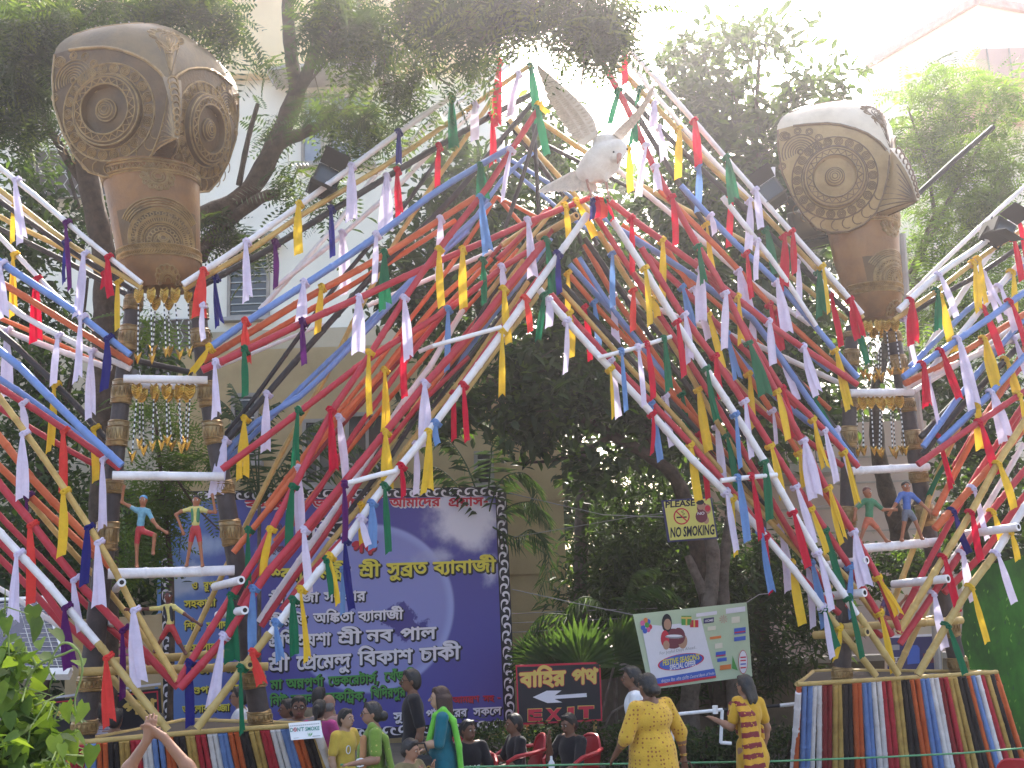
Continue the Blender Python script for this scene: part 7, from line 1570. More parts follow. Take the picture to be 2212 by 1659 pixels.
zc2 = {}
def rzone(x, y):
 z = ZONE(x)
 if 'fan' in z: return ('upper ' if y < 800 else 'lower ') + z
 return ('upper ' if y < 480 else 'middle ' if y < 760 else 'lower ') + z
SZ = lambda L: 'short' if L < 92 else 'long' if L > 150 else ''
RL.sort(key=lambda r: r[1])
for i, (c, x, y, xb, yb, wpx) in enumerate(RL):
 rd = random.Random(i * 13 + 5)
 f = find_pole(x, y)
 if f:
  _, pc, w, d, rad = f
  px, py = proj(w)
  w = w + Vector(((x - px) * pxm(w.y) * .6, 0, 0)) if abs(d.x) > .3 and False else w
 else:
  pc = None; w = P(x, y, base_y(x) - .1); d = Vector((1, 0, .5)).normalized(); rad = .02
 u = pxm(w.y)
 L = max(.12, (yb - proj(w)[1]) * u) * 1.0
 tl, kn = ribbon_mesh(w, d, rad, L, wpx * u * .95, (xb - proj(w)[0]) * u, wpx >= 22 or (rd.random() < .3 and wpx > 14), rd)
 o = tl.build('ribbon', CL[c], None, smooth=2, loc=w)
 kn.build('knot', CL[c], o)
 zn = rzone(x, y); k = (zn, c); zc2[k] = zc2.get(k, 0) + 1
 lab = '%s %s ribbon%s, %s %s from left, %s' % (SZ(yb - y), CN[c], (' on %s pole' % pc) if pc else '', ORD[min(24, zc2[k] - 1)], CN[c].split()[-1], zn)
 tag(o, ' '.join(lab.split()), 'ribbon', 'cloth ribbons of the ' + ZONE(x))
# bundle of ribbons under the dove
for j, (c, dx, wd) in enumerate((('n', -18, 14), ('r', -4, 20), ('c', 14, 18), ('g', 26, 9), ('r', 34, 10), ('y', 8, 5))):
 rd = random.Random(900 + j); w = P(1290 + dx * .55, 430 + abs(dx) * .25, 11.62 + j * .02)
 tl, kn = ribbon_mesh(w, Vector((1, 0, 0)), .02, 44 * pxm(11.6), wd * pxm(11.6), dx * .4 * pxm(11.6), False, rd)
 o = tl.build('ribbon', CL[c], None, smooth=2, loc=w); kn.build('knot', CL[c], o)
 tag(o, '%s ribbon %s in the tied bundle under the white dove' % (CN[c], ('at the left', 'left of centre', 'right of centre', 'second from right', 'at the far right', 'thin and in the middle')[j]), 'ribbon', 'ribbon bundle under the dove')
# ================================================================ boards, lamps, rails
def rays(px, py):
 d = np.stack([(np.asarray(px, float) - 1106) / F, -(np.asarray(py, float) - 829.5) / F, -np.ones(np.shape(px))], -1)
 return d @ np.array(CAMROT).T
class Plane:
 def __init__(s, o, n, wave=None): s.o = np.array(tuple(o)); s.n = np.array(tuple(n)); s.w = wave
 def __call__(s, px, py, lift=0.0):
  px = np.asarray(px, float); py = np.asarray(py, float)
  d = rays(px, py); e = np.array(tuple(EYE))
  t = ((s.o - e) @ s.n) / (d @ s.n)
  lf = np.broadcast_to(np.asarray(lift, float), px.shape)
  if s.w is not None: lf = lf + s.w(px, py)
  return e + d * t[..., None] + s.n * lf[..., None]
def plane3(a, b, c, wave=None):
 n = (b - a).cross(c - a).normalized()
 if n.dot(EYE - a) < 0: n = -n
 return Plane(a, n, wave)
def board(name, label, cat, corners, pl_, m, th=.05, group=None, res=1):
 """corners: tl, tr, br, bl on the photograph; a panel of thickness th"""
 xs, ys = [c[0] for c in corners], [c[1] for c in corners]
 q = pl_(np.array(xs), np.array(ys)); base = Vector(q.mean(0))
 root = thing(name, label, cat, base, group)
 mb = MB()
 if res == 1: mb.slab(list(q)[::-1], pl_.n, th)
 else:
  u = np.linspace(0, 1, res); U, V = np.meshgrid(u, u, indexing='ij')
  c = np.array(corners, float)
  X = (1 - U)[..., None] * (1 - V)[..., None] * c[0] + U[..., None] * (1 - V)[..., None] * c[1] + U[..., None] * V[..., None] * c[2] + (1 - U)[..., None] * V[..., None] * c[3]
  mb.grid(pl_(X[..., 0].ravel(), X[..., 1].ravel()), res, res)
 mb.build('panel', m, root, smooth=res > 1)
 return root
def flat(mb, pl_, poly, lift=.004, mi=0):
 p = np.array(poly, float); mb.add(pl_(p[:, 0], p[:, 1], lift), [tuple(range(len(p)))], mi)
def disc(mb, pl_, cx, cy, rx, ry, lift=.004, mi=0, n=20, r0=None):
 a = np.arange(n) / n * 2 * np.pi
 if r0 is None: flat(mb, pl_, list(zip(cx + rx * np.cos(a), cy - ry * np.sin(a)))[::-1], lift, mi)
 else:
  q = np.concatenate([np.stack([cx + rx * k * np.cos(a), cy - ry * k * np.sin(a)], 1) for k in (1, r0)])
  mb.add(pl_(q[:, 0], q[:, 1], lift), [(i, (i + 1) % n, n + (i + 1) % n, n + i) for i in range(n)], mi)
_tc = {}
def text_px(mb, pl_, text, x0, y0, x1, y1, h, off=0.0, bengali=True, lift=.004, mi=0, skew=0.0):
 k = (text, off, bengali)
 if k not in _tc:
  if bengali:
   ps, L = ben_polys(text); V, Fc = [], []; k0 = 0
   for gi, pc in enumerate(pieces(ps)):
    pc = [[(a / 1000, b / 1000) for a, b in c] for c in pc]
    v1, f1 = fill_mesh(pc)
    if not len(v1): continue
    if off: v1, f1 = stroke(v1, f1, pc, off)
    v1[:, 2] += (gi % 4) * .0006
    V.append(v1); Fc += [tuple(i + k0 for i in q) for q in f1]; k0 += len(v1)
   _tc[k] = (np.concatenate(V), Fc, L / 1000, .62)
  else:
   V, Fc = latin_mesh(text, off); V = V - np.array((V[:, 0].min(), 0, 0))
   _tc[k] = (V, Fc, V[:, 0].max(), .70)
 V, Fc, L, cap = _tc[k]
 t = V[:, 0] / L; hh = V[:, 1] / cap * h
 mb.add(pl_(x0 + (x1 - x0) * t + skew * hh, y0 + (y1 - y0) * t - hh, lift + V[:, 2]), Fc, mi)

INK = {k: mat('print_' + k, c, rough=.55, var=.03) for k, c in dict(white=(.74, .72, .78), yellow=(.70, .62, .07), green=(.07, .30, .06), red=(.55, .02, .05), black=(.012, .012, .02), navy=(.03, .03, .13), gold=(.70, .50, .12), orange=(.7, .2, .05), pink=(.62, .12, .3), blue=(.05, .12, .5), skin=(.42, .24, .16), maroon=(.16, .03, .05), teal=(.05, .25, .2), grey=(.3, .3, .33), lime=(.52, .62, .45), cream=(.72, .68, .55)).items()}
IK = list(INK); IM = [INK[k] for k in IK]; ix = {k: i for i, k in enumerate(IK)}

# ---- blue banner
TLb, TRb = P(345, 1062, 15.5), P(1093, 1051, 16.6); BRz = P(1115, 1577, 16.6).z
plb = plane3(TLb, TRb, Vector((TLb.x, TLb.y, BRz)))
def bannermat():
 m = bpy.data.materials.new('banner_print'); m.use_nodes = True; nt = m.node_tree; b = nt.nodes['Principled BSDF']
 b.inputs['Roughness'].default_value = .5; b.inputs['Specular IOR Level'].default_value = .3
 N = nt.nodes.new; Lk = nt.links.new
 tc = N('ShaderNodeTexCoord'); sep = N('ShaderNodeSeparateXYZ'); Lk(tc.outputs['Object'], sep.inputs[0])
 nz = N('ShaderNodeTexNoise'); nz.inputs['Scale'].default_value = 1.3; nz.inputs['Detail'].default_value = 7; nz.inputs['Roughness'].default_value = .6; Lk(tc.outputs['Object'], nz.inputs['Vector'])
 def mth(op, a, bb):
  q = N('ShaderNodeMath'); q.operation = op
  for i, v in enumerate((a, bb)):
   if isinstance(v, (int, float)): q.inputs[i].default_value = v
   else: Lk(v, q.inputs[i])
  return q.outputs[0]
 def ramp(v, p0, p1):
  q = N('ShaderNodeMapRange'); q.interpolation_type = 'SMOOTHSTEP'; Lk(v, q.inputs[0]); q.inputs[1].default_value = p0; q.inputs[2].default_value = p1; return q.outputs[0]
 def mix(f, a, c):
  q = N('ShaderNodeMix'); q.data_type = 'RGBA'; Lk(f, q.inputs[0]); Lk(a, q.inputs[6]); q.inputs[7].default_value = (*c, 1); return q.outputs[2]
 rgb = N('ShaderNodeRGB'); rgb.outputs[0].default_value = (.085, .08, .34, 1); col = rgb.outputs[0]
 base = (TLb + TRb) / 2; cz = (TLb.z + BRz) / 2
 W_ = (TRb - TLb).length
 loc = lambda px, py: plb(np.array([px]), np.array([py]))[0] - np.array((base.x, base.y, cz))
 col = mix(ramp(mth('ADD', sep.outputs[0], mth('MULTIPLY', nz.outputs['Fac'], .6)), -.6, -W_ * .48), col, (.15, .30, .62))
 def blob(px, py, rx, ry, amp):
  c = loc(px, py); u = pxm(16)
  dx = mth('DIVIDE', mth('SUBTRACT', sep.outputs[0], float(c[0])), rx * u); dz = mth('DIVIDE', mth('SUBTRACT', sep.outputs[2], float(c[2])), ry * u)
  d = mth('SQRT', mth('ADD', mth('MULTIPLY', dx, dx), mth('MULTIPLY', dz, dz)), 0.0)
  return mth('ADD', d, mth('MULTIPLY', mth('SUBTRACT', nz.outputs['Fac'], .5), amp)), d
 d, raw = blob(800, 1312, 172, 172, 0.0)
 col = mix(ramp(raw, 1.03, .99), col, (.25, .27, .58))
 col = mix(mth('MULTIPLY', ramp(raw, .9, .995), ramp(raw, 1.05, 1.0)), col, (.33, .37, .69))
 land, r2 = blob(880, 1360, 60, 55, 5.0); col = mix(mth('MULTIPLY', ramp(land, .9, .75), ramp(raw, 1.0, .97)), col, (.07, .06, .26))
 for px, py, rx, ry, amp, c in ((1005, 1130, 80, 75, 2.2, (.70, .70, .82)), (970, 1085, 50, 26, 3, (.66, .66, .8)), (1060, 1230, 30, 40, 3.4, (.5, .5, .7)), (960, 1200, 50, 26, 3, (.40, .42, .62)), (400, 1250, 60, 40, 3.5, (.45, .52, .68)), (450, 1180, 60, 30, 3.2, (.35, .45, .66)), (590, 1190, 40, 40, 3.2, (.40, .48, .68)), (640, 1510, 90, 22, 2.4, (.10, .13, .42)), (700, 1230, 60, 22, 3, (.55, .52, .6))):
  d, _ = blob(px, py, rx, ry, amp); col = mix(ramp(d, 1.15, .30), col, c)
 Lk(col, b.inputs['Base Color']); return m
BB = board('banner', 'large blue banner with bengali credits, clouds and a white scroll border', 'banner', [(345, 1062), (1093, 1051), (1115, 1577), (352, 1628)], plb, mat('banner_back', (.03, .025, .1)), .08)
q = plb(np.array([345, 1093]), np.array([1062, 1051]))
m = MB(); cs = [Vector(q[0]), Vector(q[1]), Vector((q[1][0], q[1][1], BRz)), Vector((q[0][0], q[0][1], BRz))]
cen = (cs[0] + cs[1]) / 2; cen.z = (cs[0].z + BRz) / 2
pm = bpy.data.meshes.new('print'); off4 = Vector(plb.n) * .006
pm.from_pydata([tuple(c + off4 - cen) for c in cs], [], [(3, 2, 1, 0)]); pm.materials.append(bannermat())
po = bpy.data.objects.new('print', pm); COL.objects.link(po); po.parent = BB; po.location = cen - OFF[BB.name]
# border
bd = MB()
xlb = lambda y: 345 + (y - 1062) * .0128; xrb = lambda y: 1093 + (y - 1051) * .0418; yt = lambda x: 1062 - (x - 345) * .0147; yb_ = lambda x: 1620 - (x - 345) * .058
flat(bd, plb, [(345, 1062), (345 + 7, 1628), (352 + 24, 1626), (345 + 24, 1062)], .009); flat(bd, plb, [(1093 - 24, 1051), (1113 - 24, 1580), (1115, 1577), (1093, 1051)], .009)
flat(bd, plb, [(369, 1061.6), (369, 1082), (1070, 1072), (1069, 1051.4)], .009); flat(bd, plb, [(375, 1598), (376, 1627), (1090, 1578), (1089, 1556)], .009)
def scroll(mb, px, py, ang, s, flip):
 pts = []
 for t in np.linspace(0, 1, 12):
  a = t * 4.6; r = s * (.95 - .75 * t); pts.append((r * math.cos(a) * flip, -s * .3 + r * math.sin(a)))
 pts = [(s * .9 * flip, -s * 1.9), (s * 1.0 * flip, -s)] + pts
 ca, sa = math.cos(ang), math.sin(ang); n = len(pts); L = []; Rr = []
 for i, (a, b) in enumerate(pts):
  a0, b0 = pts[max(0, i - 1)]; a1, b1 = pts[min(n - 1, i + 1)]; dx, dy = a1 - a0, b1 - b0; l = math.hypot(dx, dy) + 1e-6; w = s * .30 * math.sin(math.pi * (i + .6) / (n + .4))
  for lst, sg in ((L, 1), (Rr, -1)):
   x, y = a - sg * dy / l * w, b + sg * dx / l * w; lst.append((px + x * ca - y * sa, py - (x * sa + y * ca)))
 Q = np.array(L + Rr); mb.add(plb(Q[:, 0], Q[:, 1], .013), [(i, i + 1, n + i + 1, n + i) for i in range(n - 1)], 1)
k = 0
for y in np.arange(1075, 1610, 17): scroll(bd, xlb(y) + 12, y, 0, 9, 1 if k % 2 else -1); k += 1
for y in np.arange(1062, 1570, 17): scroll(bd, xrb(y) - 12, y, 0, 9, 1 if k % 2 else -1); k += 1
for x in np.arange(380, 1070, 17): scroll(bd, x, yt(x) + 11, math.pi / 2, 8.5, 1 if k % 2 else -1); k += 1
for x in np.arange(390, 1085, 17): scroll(bd, x, yb_(x) - 13, math.pi / 2, 9, 1 if k % 2 else -1); k += 1
bd.build('scroll_border', [INK['black'], INK['white']], BB, smooth=False)
def line(items, fill, rim, h, off=.030, rimoff=.085):
 tb = MB()
 for t, x0, y0, x1, y1 in items:
  text_px(tb, plb, t, x0 + 2, y0 + 2, x1 + 2, y1 + 2, h, rimoff, lift=.010, mi=ix[rim]); text_px(tb, plb, t, x0, y0, x1, y1, h, off, lift=.016, mi=ix[fill])
 tb.build('lettering', IM, BB, smooth=False)
line([('কর্মে', 531, 1099, 626, 1097), ('ভাবনায়', 674, 1097, 790, 1096), ('আমাদের', 842, 1095, 950, 1093), ('প্রয়াস-', 968, 1094, 1054, 1092)], 'red', 'white', 17, .03, .075)
line([('র্ষি', 655, 1166, 742, 1164)], 'black', 'white', 32, .03, .07)
line([('প্রথম)', 578, 1146, 609, 1145), ('পূজা', 584, 1192, 612, 1191)], 'maroon', 'navy', 11, .01, .015)
line([('গড়', 760, 1193, 812, 1190)], 'red', 'maroon', 22, .05)
line([('স্বনাম', 584, 1255, 674, 1252), ('মন্ত্রী', 690, 1250, 752, 1248), ('শ্রী', 776, 1246, 820, 1244), ('সুব্রত', 836, 1243, 922, 1240), ('ব্যানার্জী', 936, 1240, 1070, 1235)], 'yellow', 'black', 25)
line([('শ্রী পূজা', 581, 1303, 688, 1300), ('সরকার', 700, 1299, 789, 1297), ('শ্রীমতি', 581, 1352, 662, 1349), ('অঙ্কিতা', 677, 1345, 763, 1342), ('ব্যানার্জী', 774, 1341, 870, 1337)], 'white', 'black', 19)
line([('প্রথিতযশা', 580, 1397, 714, 1393), ('শ্রী', 730, 1390, 779, 1388), ('নব', 792, 1386, 847, 1384), ('পাল', 865, 1383, 941, 1379)], 'white', 'black', 24)
line([('শ্রী', 581, 1449, 624, 1447), ('প্রেমেন্দু', 641, 1446, 757, 1440), ('বিকাশ', 774, 1436, 890, 1431), ('চাকী', 907, 1428, 993, 1423)], 'white', 'black', 27)
line([('মা', 584, 1488, 609, 1487), ('অন্নপূর্ণা', 618, 1486, 698, 1482), ('ডেকরেটার্স,', 709, 1480, 818, 1475), ('খেঁজুরি', 830, 1471, 898, 1467), ('নিউ', 583, 1524, 620, 1522), ('কলন', 628, 1520, 678, 1518), ('ইলেকট্রিক,', 686, 1516, 790, 1512), ('খিদিরপুর', 800, 1508, 875, 1503)], 'green', 'black', 18)
line([('আমন্ত্রণ', 977, 1518, 1034, 1515), ('সহ', 1043, 1515, 1066, 1514), ('-', 1073, 1513, 1081, 1513)], 'red', 'maroon', 12, .02, .03)
line([('সুরুচি', 850, 1556, 908, 1553), ('পরিবারের', 920, 1551, 1008, 1547), ('সকলে', 1022, 1546, 1082, 1543)], 'white', 'black', 16)
line([('ও', 414, 1273, 427, 1272), ('রূপায়ণ', 440, 1272, 492, 1269), ('সহকারী', 398, 1312, 466, 1309), ('শিল্প', 398, 1361, 432, 1359), ('সম্পাদন', 446, 1359, 502, 1356), ('কম পাল', 398, 1408, 470, 1404), ('চাকী মা', 430, 1455, 510, 1451), ('মণ্ডপ', 400, 1500, 450, 1497), ('নব', 495, 1494, 515, 1493), ('আলোকসজ্জা', 394, 1540, 496, 1535)], 'yellow', 'black', 14)
po_ = MB()
for x0, y0, x1, y1 in ((360, 1600, 360, 1660), (730, 1590, 732, 1660), (1095, 1570, 1098, 1640)): po_.tube([P(x0, y0, 16.3), P(x1, y1 + 60, 16.3)], .04, 6)
po_.build('support', BAM['tan'], BB)

# ---- exit board
a, b_, c_ = P(1114, 1437, 15.0), P(1297, 1430, 15.05), P(1119, 1566, 15.0)
ple = plane3(a, b_, c_)
EX = board('exit_board', 'black exit board with red edge, white arrow and bengali words above EXIT', 'sign', [(1114, 1437), (1297, 1430), (1301, 1557), (1119, 1566)], ple, INK['red'], .04, 'way out boards')
m = MB(); flat(m, ple, [(1117, 1441), (1122, 1562), (1298, 1553), (1294, 1434)], .004, ix['black']); m.build('face', IM, EX, smooth=False)
m = MB()
for t, x0, y0, x1, y1 in (('বাহির', 1124, 1484, 1220, 1479), ('পথ', 1236, 1478, 1290, 1475)):
 text_px(m, ple, t, x0, y0, x1, y1, 29, .075, lift=.008, mi=ix['red']); text_px(m, ple, t, x0, y0, x1, y1, 29, .045, lift=.013, mi=ix['gold'])
zx = lambda x, y: (1061.8 + x / 3.571, 1194.5 + y / 3.571)
flat(m, ple, [zx(*q) for q in ((318, 1112), (430, 1157), (545, 1152), (485, 1126), (735, 1110), (732, 1080), (487, 1098), (540, 1060), (425, 1062))], .010, ix['white'])
for ch, x0, x1, y in (('E', 281, 390, 1291), ('X', 418, 540, 1286), ('I', 586, 635, 1277), ('T', 668, 788, 1268)):
 p0, p1 = zx(x0, y), zx(x1, y - 4)
 text_px(m, ple, ch, p0[0] - 1.2, p0[1] + 1.2, p1[0] + 1.2, p1[1] + 1.2, 25, .06, False, .008, ix['gold']); text_px(m, ple, ch, p0[0], p0[1], p1[0], p1[1], 22.5, .06, False, .013, ix['red'])
m.build('lettering', IM, EX, smooth=False)
m = MB(); m.tube([P(1140, 1560, 15.1), P(1142, 1720, 15.1)], .03, 6); m.tube([P(1285, 1552, 15.15), P(1288, 1720, 15.15)], .03, 6); m.build('post', BAM['tan'], EX)
# ---- black way-out board behind the left pedestal
plx = plane3(P(110, 1512, 14.2), P(347, 1487, 14.6), P(112, 1590, 14.2))
LB = board('exit_board', 'black board with gold bengali letters half hidden behind the nearer pedestal', 'sign', [(100, 1513), (347, 1487), (352, 1575), (104, 1600)], plx, INK['black'], .04, 'way out boards')
m = MB(); flat(m, plx, [(338, 1493), (342, 1572), (345, 1572), (341, 1492)], .005, ix['red']); flat(m, plx, [(106, 1517), (106, 1520), (342, 1495), (341, 1492)], .0055, ix['red'])
text_px(m, plx, 'বাহির', 118, 1555, 250, 1545, 26, .04, lift=.012, mi=ix['gold']); text_px(m, plx, 'পথ', 266, 1545, 336, 1538, 26, .04, lift=.012, mi=ix['gold']); m.build('lettering', IM, LB, smooth=False)
m = MB(); m.tube([P(150, 1590, 14.35), P(150, 1760, 14.35)], .03, 6); m.tube([P(330, 1570, 14.65), P(330, 1740, 14.65)], .03, 6); m.build('post', BAM['tan'], LB)
# ---- beige banner at the left
plg = plane3(P(222, 1335, 14.4), P(350, 1328, 14.7), P(222, 1500, 14.4))
EG = mat('banner_sand', (.52, .42, .25), rough=.6, col2=(.42, .32, .17), scale=2)
GB = board('banner', 'sand coloured banner with red italic lettering behind the left post', 'banner', [(140, 1340), (350, 1327), (352, 1482), (140, 1508)], plg, EG, .03)
m = MB(); zb2 = z2d(0, 1350)
flat(m, plg, [zb2(*q) for q in ((795, 690), (800, 722), (960, 690), (955, 655))], .005, ix['red']); text_px(m, plg, 'সকলে পথ', *zb2(800, 712), *zb2(950, 682), 5, .02, lift=.01, mi=ix['white'])
text_px(m, plg, 'বিকাশ', *zb2(800, 600), *zb2(950, 585), 6, .02, lift=.01, mi=ix['red'])
text_px(m, plg, 'EMT', *zb2(785, 672), *zb2(965, 640), 15, .05, False, .008, ix['red'], .35); text_px(m, plg, 'EMT', *zb2(789, 668), *zb2(960, 637), 12, .02, False, .013, ix['white'], .35)
for i, x in enumerate((850, 925, 985)):
 cx, cy = zb2(x, 775 - i * 8); disc(m, plg, cx, cy, 11, 13, .006, ix['maroon'], r0=.72); disc(m, plg, cx, cy, 7.5, 9, .006, ix['pink'], r0=.6)
flat(m, plg, [zb2(*q) for q in ((430, 1105), (430, 1122), (1240, 1018), (1240, 1000))], .006, ix['white'])
m.build('lettering', IM, GB, smooth=False)
m = MB(); m.tube([P(345, 1325, 14.75), P(350, 1720, 14.75)], .03, 6); m.tube([P(150, 1335, 14.45), P(150, 1760, 14.45)], .03, 6); m.build('post', BAM['tan'], GB)
# ---- no smoking board
pln = plane3(P(1431, 1081, 14.6), P(1537, 1073, 14.75), P(1443, 1171, 14.55))
NS = board('no_smoking_board', 'yellow please no smoking board hung on wires before the dark trees', 'sign', [(1430, 1081), (1537, 1073), (1551, 1163), (1444, 1171)], pln, INK['navy'], .03)
m = MB(); zq = lambda x, y: (1061.8 + x / 3.571, 796.3 + y / 3.571)
flat(m, pln, [(1433.5, 1084), (1447, 1167.5), (1547.5, 1160), (1534, 1076.5)], .004, len(IM))
text_px(m, pln, 'PLEASE', 1437, 1097, 1501, 1092, 13, .03, False, .008, ix['black']); text_px(m, pln, 'NO SMOKING', 1448, 1161, 1543, 1154, 21, .03, False, .008, ix['black'])
cx, cy = zq(1465, 1140); disc(m, pln, cx, cy, 17.5, 18, .007, ix['red'], 28, .84)
flat(m, pln, [(cx - 13, cy - 10), (cx - 11, cy - 12), (cx + 13, cy + 10), (cx + 11, cy + 12)][::-1], .0075, ix['red'])
flat(m, pln, [(cx - 11, cy + 1), (cx - 11, cy + 4), (cx + 11, cy + 3), (cx + 11, cy)], .0068, ix['black'])
for i in range(5): disc(m, pln, cx + 3 + 2.6 * math.sin(i * 1.6), cy - 3 - i * 2.2, 1.3, 1.3, .0068, ix['black'], 8)
for x, y, rx, ry, c, l in ((1622, 1075, 11, 13, 'maroon', .005), (1606, 1030, 9, 6, 'black', .008), (1612, 1058, 8, 9, 'skin', .007), (1660, 1085, 9, 11, 'skin', .007), (1665, 1080, 6, 7, 'red', .0085), (1618, 1140, 13, 14, 'maroon', .009), (1655, 1170, 6, 8, 'skin', .007)):
 px_, py_ = zq(x, y); disc(m, pln, px_, py_, rx, ry, l, ix[c], 16)
text_px(m, pln, 'NO', *zq(1586, 1130), *zq(1640, 1126), 6, .02, False, .013, ix['white'])
m.build('lettering', IM + [mat('sign_yellow', (.66, .64, .16), rough=.5, var=.04)], NS, smooth=False)
# ---- bank banner on ropes
pk = plane3(P(1367, 1327, 14.2), P(1613, 1301, 14.6), P(1403, 1490, 14.3), lambda x, y: .003 * np.sin(x * .05 + y * .02) + .002 * np.sin(y * .06 - x * .03))
BK = board('banner', 'pale green cloth banner for a festive offer, tied by ropes between trees', 'banner', [(1367, 1327), (1613, 1301), (1625, 1461), (1403, 1490)], pk, mat('vinyl_pale_green', (.50, .60, .42), rough=.55, var=.05, scale=2), .02, None, 14)
m = MB(); zk = zx
flat(m, pk, [zk(*q) for q in ((1150, 545), (1225, 925), (1265, 1010), (1725, 945), (1610, 500), (1480, 540), (1300, 560))], .010, ix['white'])
for x, y, c in ((1160, 540, 'pink'), (1185, 520, 'orange'), (1205, 530, 'blue'), (1165, 575, 'blue'), (1195, 555, 'green'), (1218, 570, 'red'), (1205, 590, 'pink'), (1180, 600, 'blue')):
 q = zk(x, y); disc(m, pk, q[0], q[1], 5, 6, .014 + x % 7 * .0004, ix[c], 12)
for x, y, w, h, c in ((1500, 520, 38, 36, 'green'), (1560, 545, 32, 28, 'red'), (1500, 500, 40, 8, 'gold'), (1500, 525, 6, 34, 'gold'), (1560, 545, 6, 28, 'gold')):
 flat(m, pk, [zk(x - w, y - h), zk(x - w, y + h), zk(x + w, y + h), zk(x + w, y - h)], .014 + (.001 if c == 'gold' else 0), ix[c])
for x, y, rx, ry, c, l in ((1395, 660, 24, 22, 'maroon', .013), (1350, 540, 11, 20, 'black', .0135), (1355, 550, 8, 12, 'skin', .0145), (1335, 660, 9, 18, 'red', .014), (1440, 640, 14, 18, 'maroon', .0142), (1470, 680, 10, 16, 'skin', .0137), (1345, 710, 7, 10, 'skin', .015)):
 q = zk(x, y); disc(m, pk, q[0], q[1], rx, ry, l, ix[c], 18)
q = zk(1405, 645); disc(m, pk, q[0], q[1], 20, 4, .016, ix['grey'], 16); disc(m, pk, q[0], q[1] - 2, 17, 2.6, .017, ix['white'], 16)
text_px(m, pk, 'For Joyful Days Ahead..', *zk(1295, 785), *zk(1578, 735), 6.5, 0, False, .014, ix['grey'])
q = zk(1458, 838); a_ = np.arange(32) / 32 * 2 * np.pi
for k_, c, l in ((1.06, 'white', .013), (1.0, 'red', .014), (.93, 'blue', .015)):
 X = 50 * k_ * np.cos(a_); Y_ = 17 * k_ * np.sin(a_); flat(m, pk, list(zip(q[0] + X, q[1] - Y_ - X * .16))[::-1], l, ix[c])
text_px(m, pk, "FESTIVE SEASON'S", *zk(1318, 868), *zk(1600, 818), 12, .03, False, .018, ix['yellow']); text_px(m, pk, 'SPECIAL OFFER', *zk(1370, 902), *zk(1572, 865), 11, .03, False, .018, ix['white'])
flat(m, pk, [zk(1262, 968), zk(1270, 1010), zk(1728, 945), zk(1716, 890)], .013, ix['blue']); flat(m, pk, [zk(1270, 1010), zk(1280, 1034), zk(1730, 962), zk(1728, 945)], .0135, ix['red'])
text_px(m, pk, 'सेन्ट्रल बैंक ऑफ इंडिया', *zk(1305, 1000), *zk(1518, 968), 6, 0, False, .018, ix['white']); text_px(m, pk, 'Central Bank of India', *zk(1524, 966), *zk(1714, 935), 6.5, 0, False, .018, ix['white'], .2)
for x, y, w, h, c in ((1672, 520, 40, 20, 'navy'), (1695, 580, 32, 16, 'cream'), (1725, 652, 44, 10, 'orange'), (1912, 600, 44, 24, 'blue'), (1912, 660, 44, 16, 'blue'), (1765, 778, 38, 18, 'blue'), (1775, 822, 36, 14, 'blue'), (1800, 880, 42, 18, 'orange'), (1655, 470, 80, 14, 'white'), (1880, 440, 75, 20, 'white'), (1880, 515, 32, 24, 'cream'), (1750, 715, 30, 20, 'cream'), (1912, 609, 40, 5, 'red'), (1765, 790, 36, 4, 'red')):
 flat(m, pk, [zk(x - w, y - h + w * .13), zk(x - w, y + h + w * .13), zk(x + w, y + h - w * .13), zk(x + w, y - h - w * .13)], .013 + (.002 if c in ('red',) else 0), ix[c])
text_px(m, pk, 'HOME', *zk(1642, 533), *zk(1706, 525), 5, .02, False, .018, ix['white'])
q = zk(1936, 840); disc(m, pk, q[0], q[1], 10, 26, .013, ix['red'], 20); disc(m, pk, q[0], q[1], 9, 24.5, .0145, ix['white'], 20)
for i, y in enumerate((800, 825, 852, 880)):
 qq = zk(1936, y); flat(m, pk, [(qq[0] - 6, qq[1]), (qq[0] - 6, qq[1] + 3), (qq[0] + 6, qq[1] + 2), (qq[0] + 6, qq[1] - 1)], .016, ix['red' if i != 2 else 'blue'])
flat(m, pk, [zk(1855, 790), zk(1850, 890), zk(1895, 905)], .014, ix['green'])
for i in range(9):
 qq = zk(1785, 510); aa = i * .7; flat(m, pk, [qq, (qq[0] + 9 * math.cos(aa), qq[1] - 9 * math.sin(aa)), (qq[0] + 9 * math.cos(aa + .12), qq[1] - 9 * math.sin(aa + .12))], .013, ix['red'])
m.build('lettering', IM, BK, smooth=False)
# ---- sheet on the pedestal
pls = plane3(P(623, 1562, 11.42), P(692, 1556, 11.50), P(630, 1598, 11.34))
DS = board('paper_notice', "small white sheet reading don't smoke, stuck on the striped pedestal", 'notice', [(623, 1562), (692, 1556), (698, 1593), (629, 1599)], pls, mat('paper', (.75, .76, .76), rough=.7, var=.03), .004)
m = MB(); text_px(m, pls, "DON'T SMOKE", 627, 1581.5, 690, 1577, 8.5, .02, False, .004, ix['teal'])
disc(m, pls, 637.5, 1576.5, 3.7, 4.6, .006, ix['red'], 16, .7); flat(m, pls, [(635, 1574), (634.3, 1574.8), (640, 1579.5), (640.7, 1578.7)], .0065, ix['red'])
for i in range(14): flat(m, pls, [(626 + i * 4.6, 1568 - i * .4), (626 + i * 4.6, 1569.6 - i * .4), (629.6 + i * 4.6, 1569.3 - i * .4), (629.6 + i * 4.6, 1567.7 - i * .4)], .004, ix['grey'])
for dx, a in ((0, .2), (1.5, .6), (-1.2, -.2)): flat(m, pls, [(668 + dx, 1592), (668 + dx + 5 * a - 1, 1586), (668 + dx + 9 * a, 1582), (668 + dx + 6 * a + 1, 1587)], .004, ix['green'])
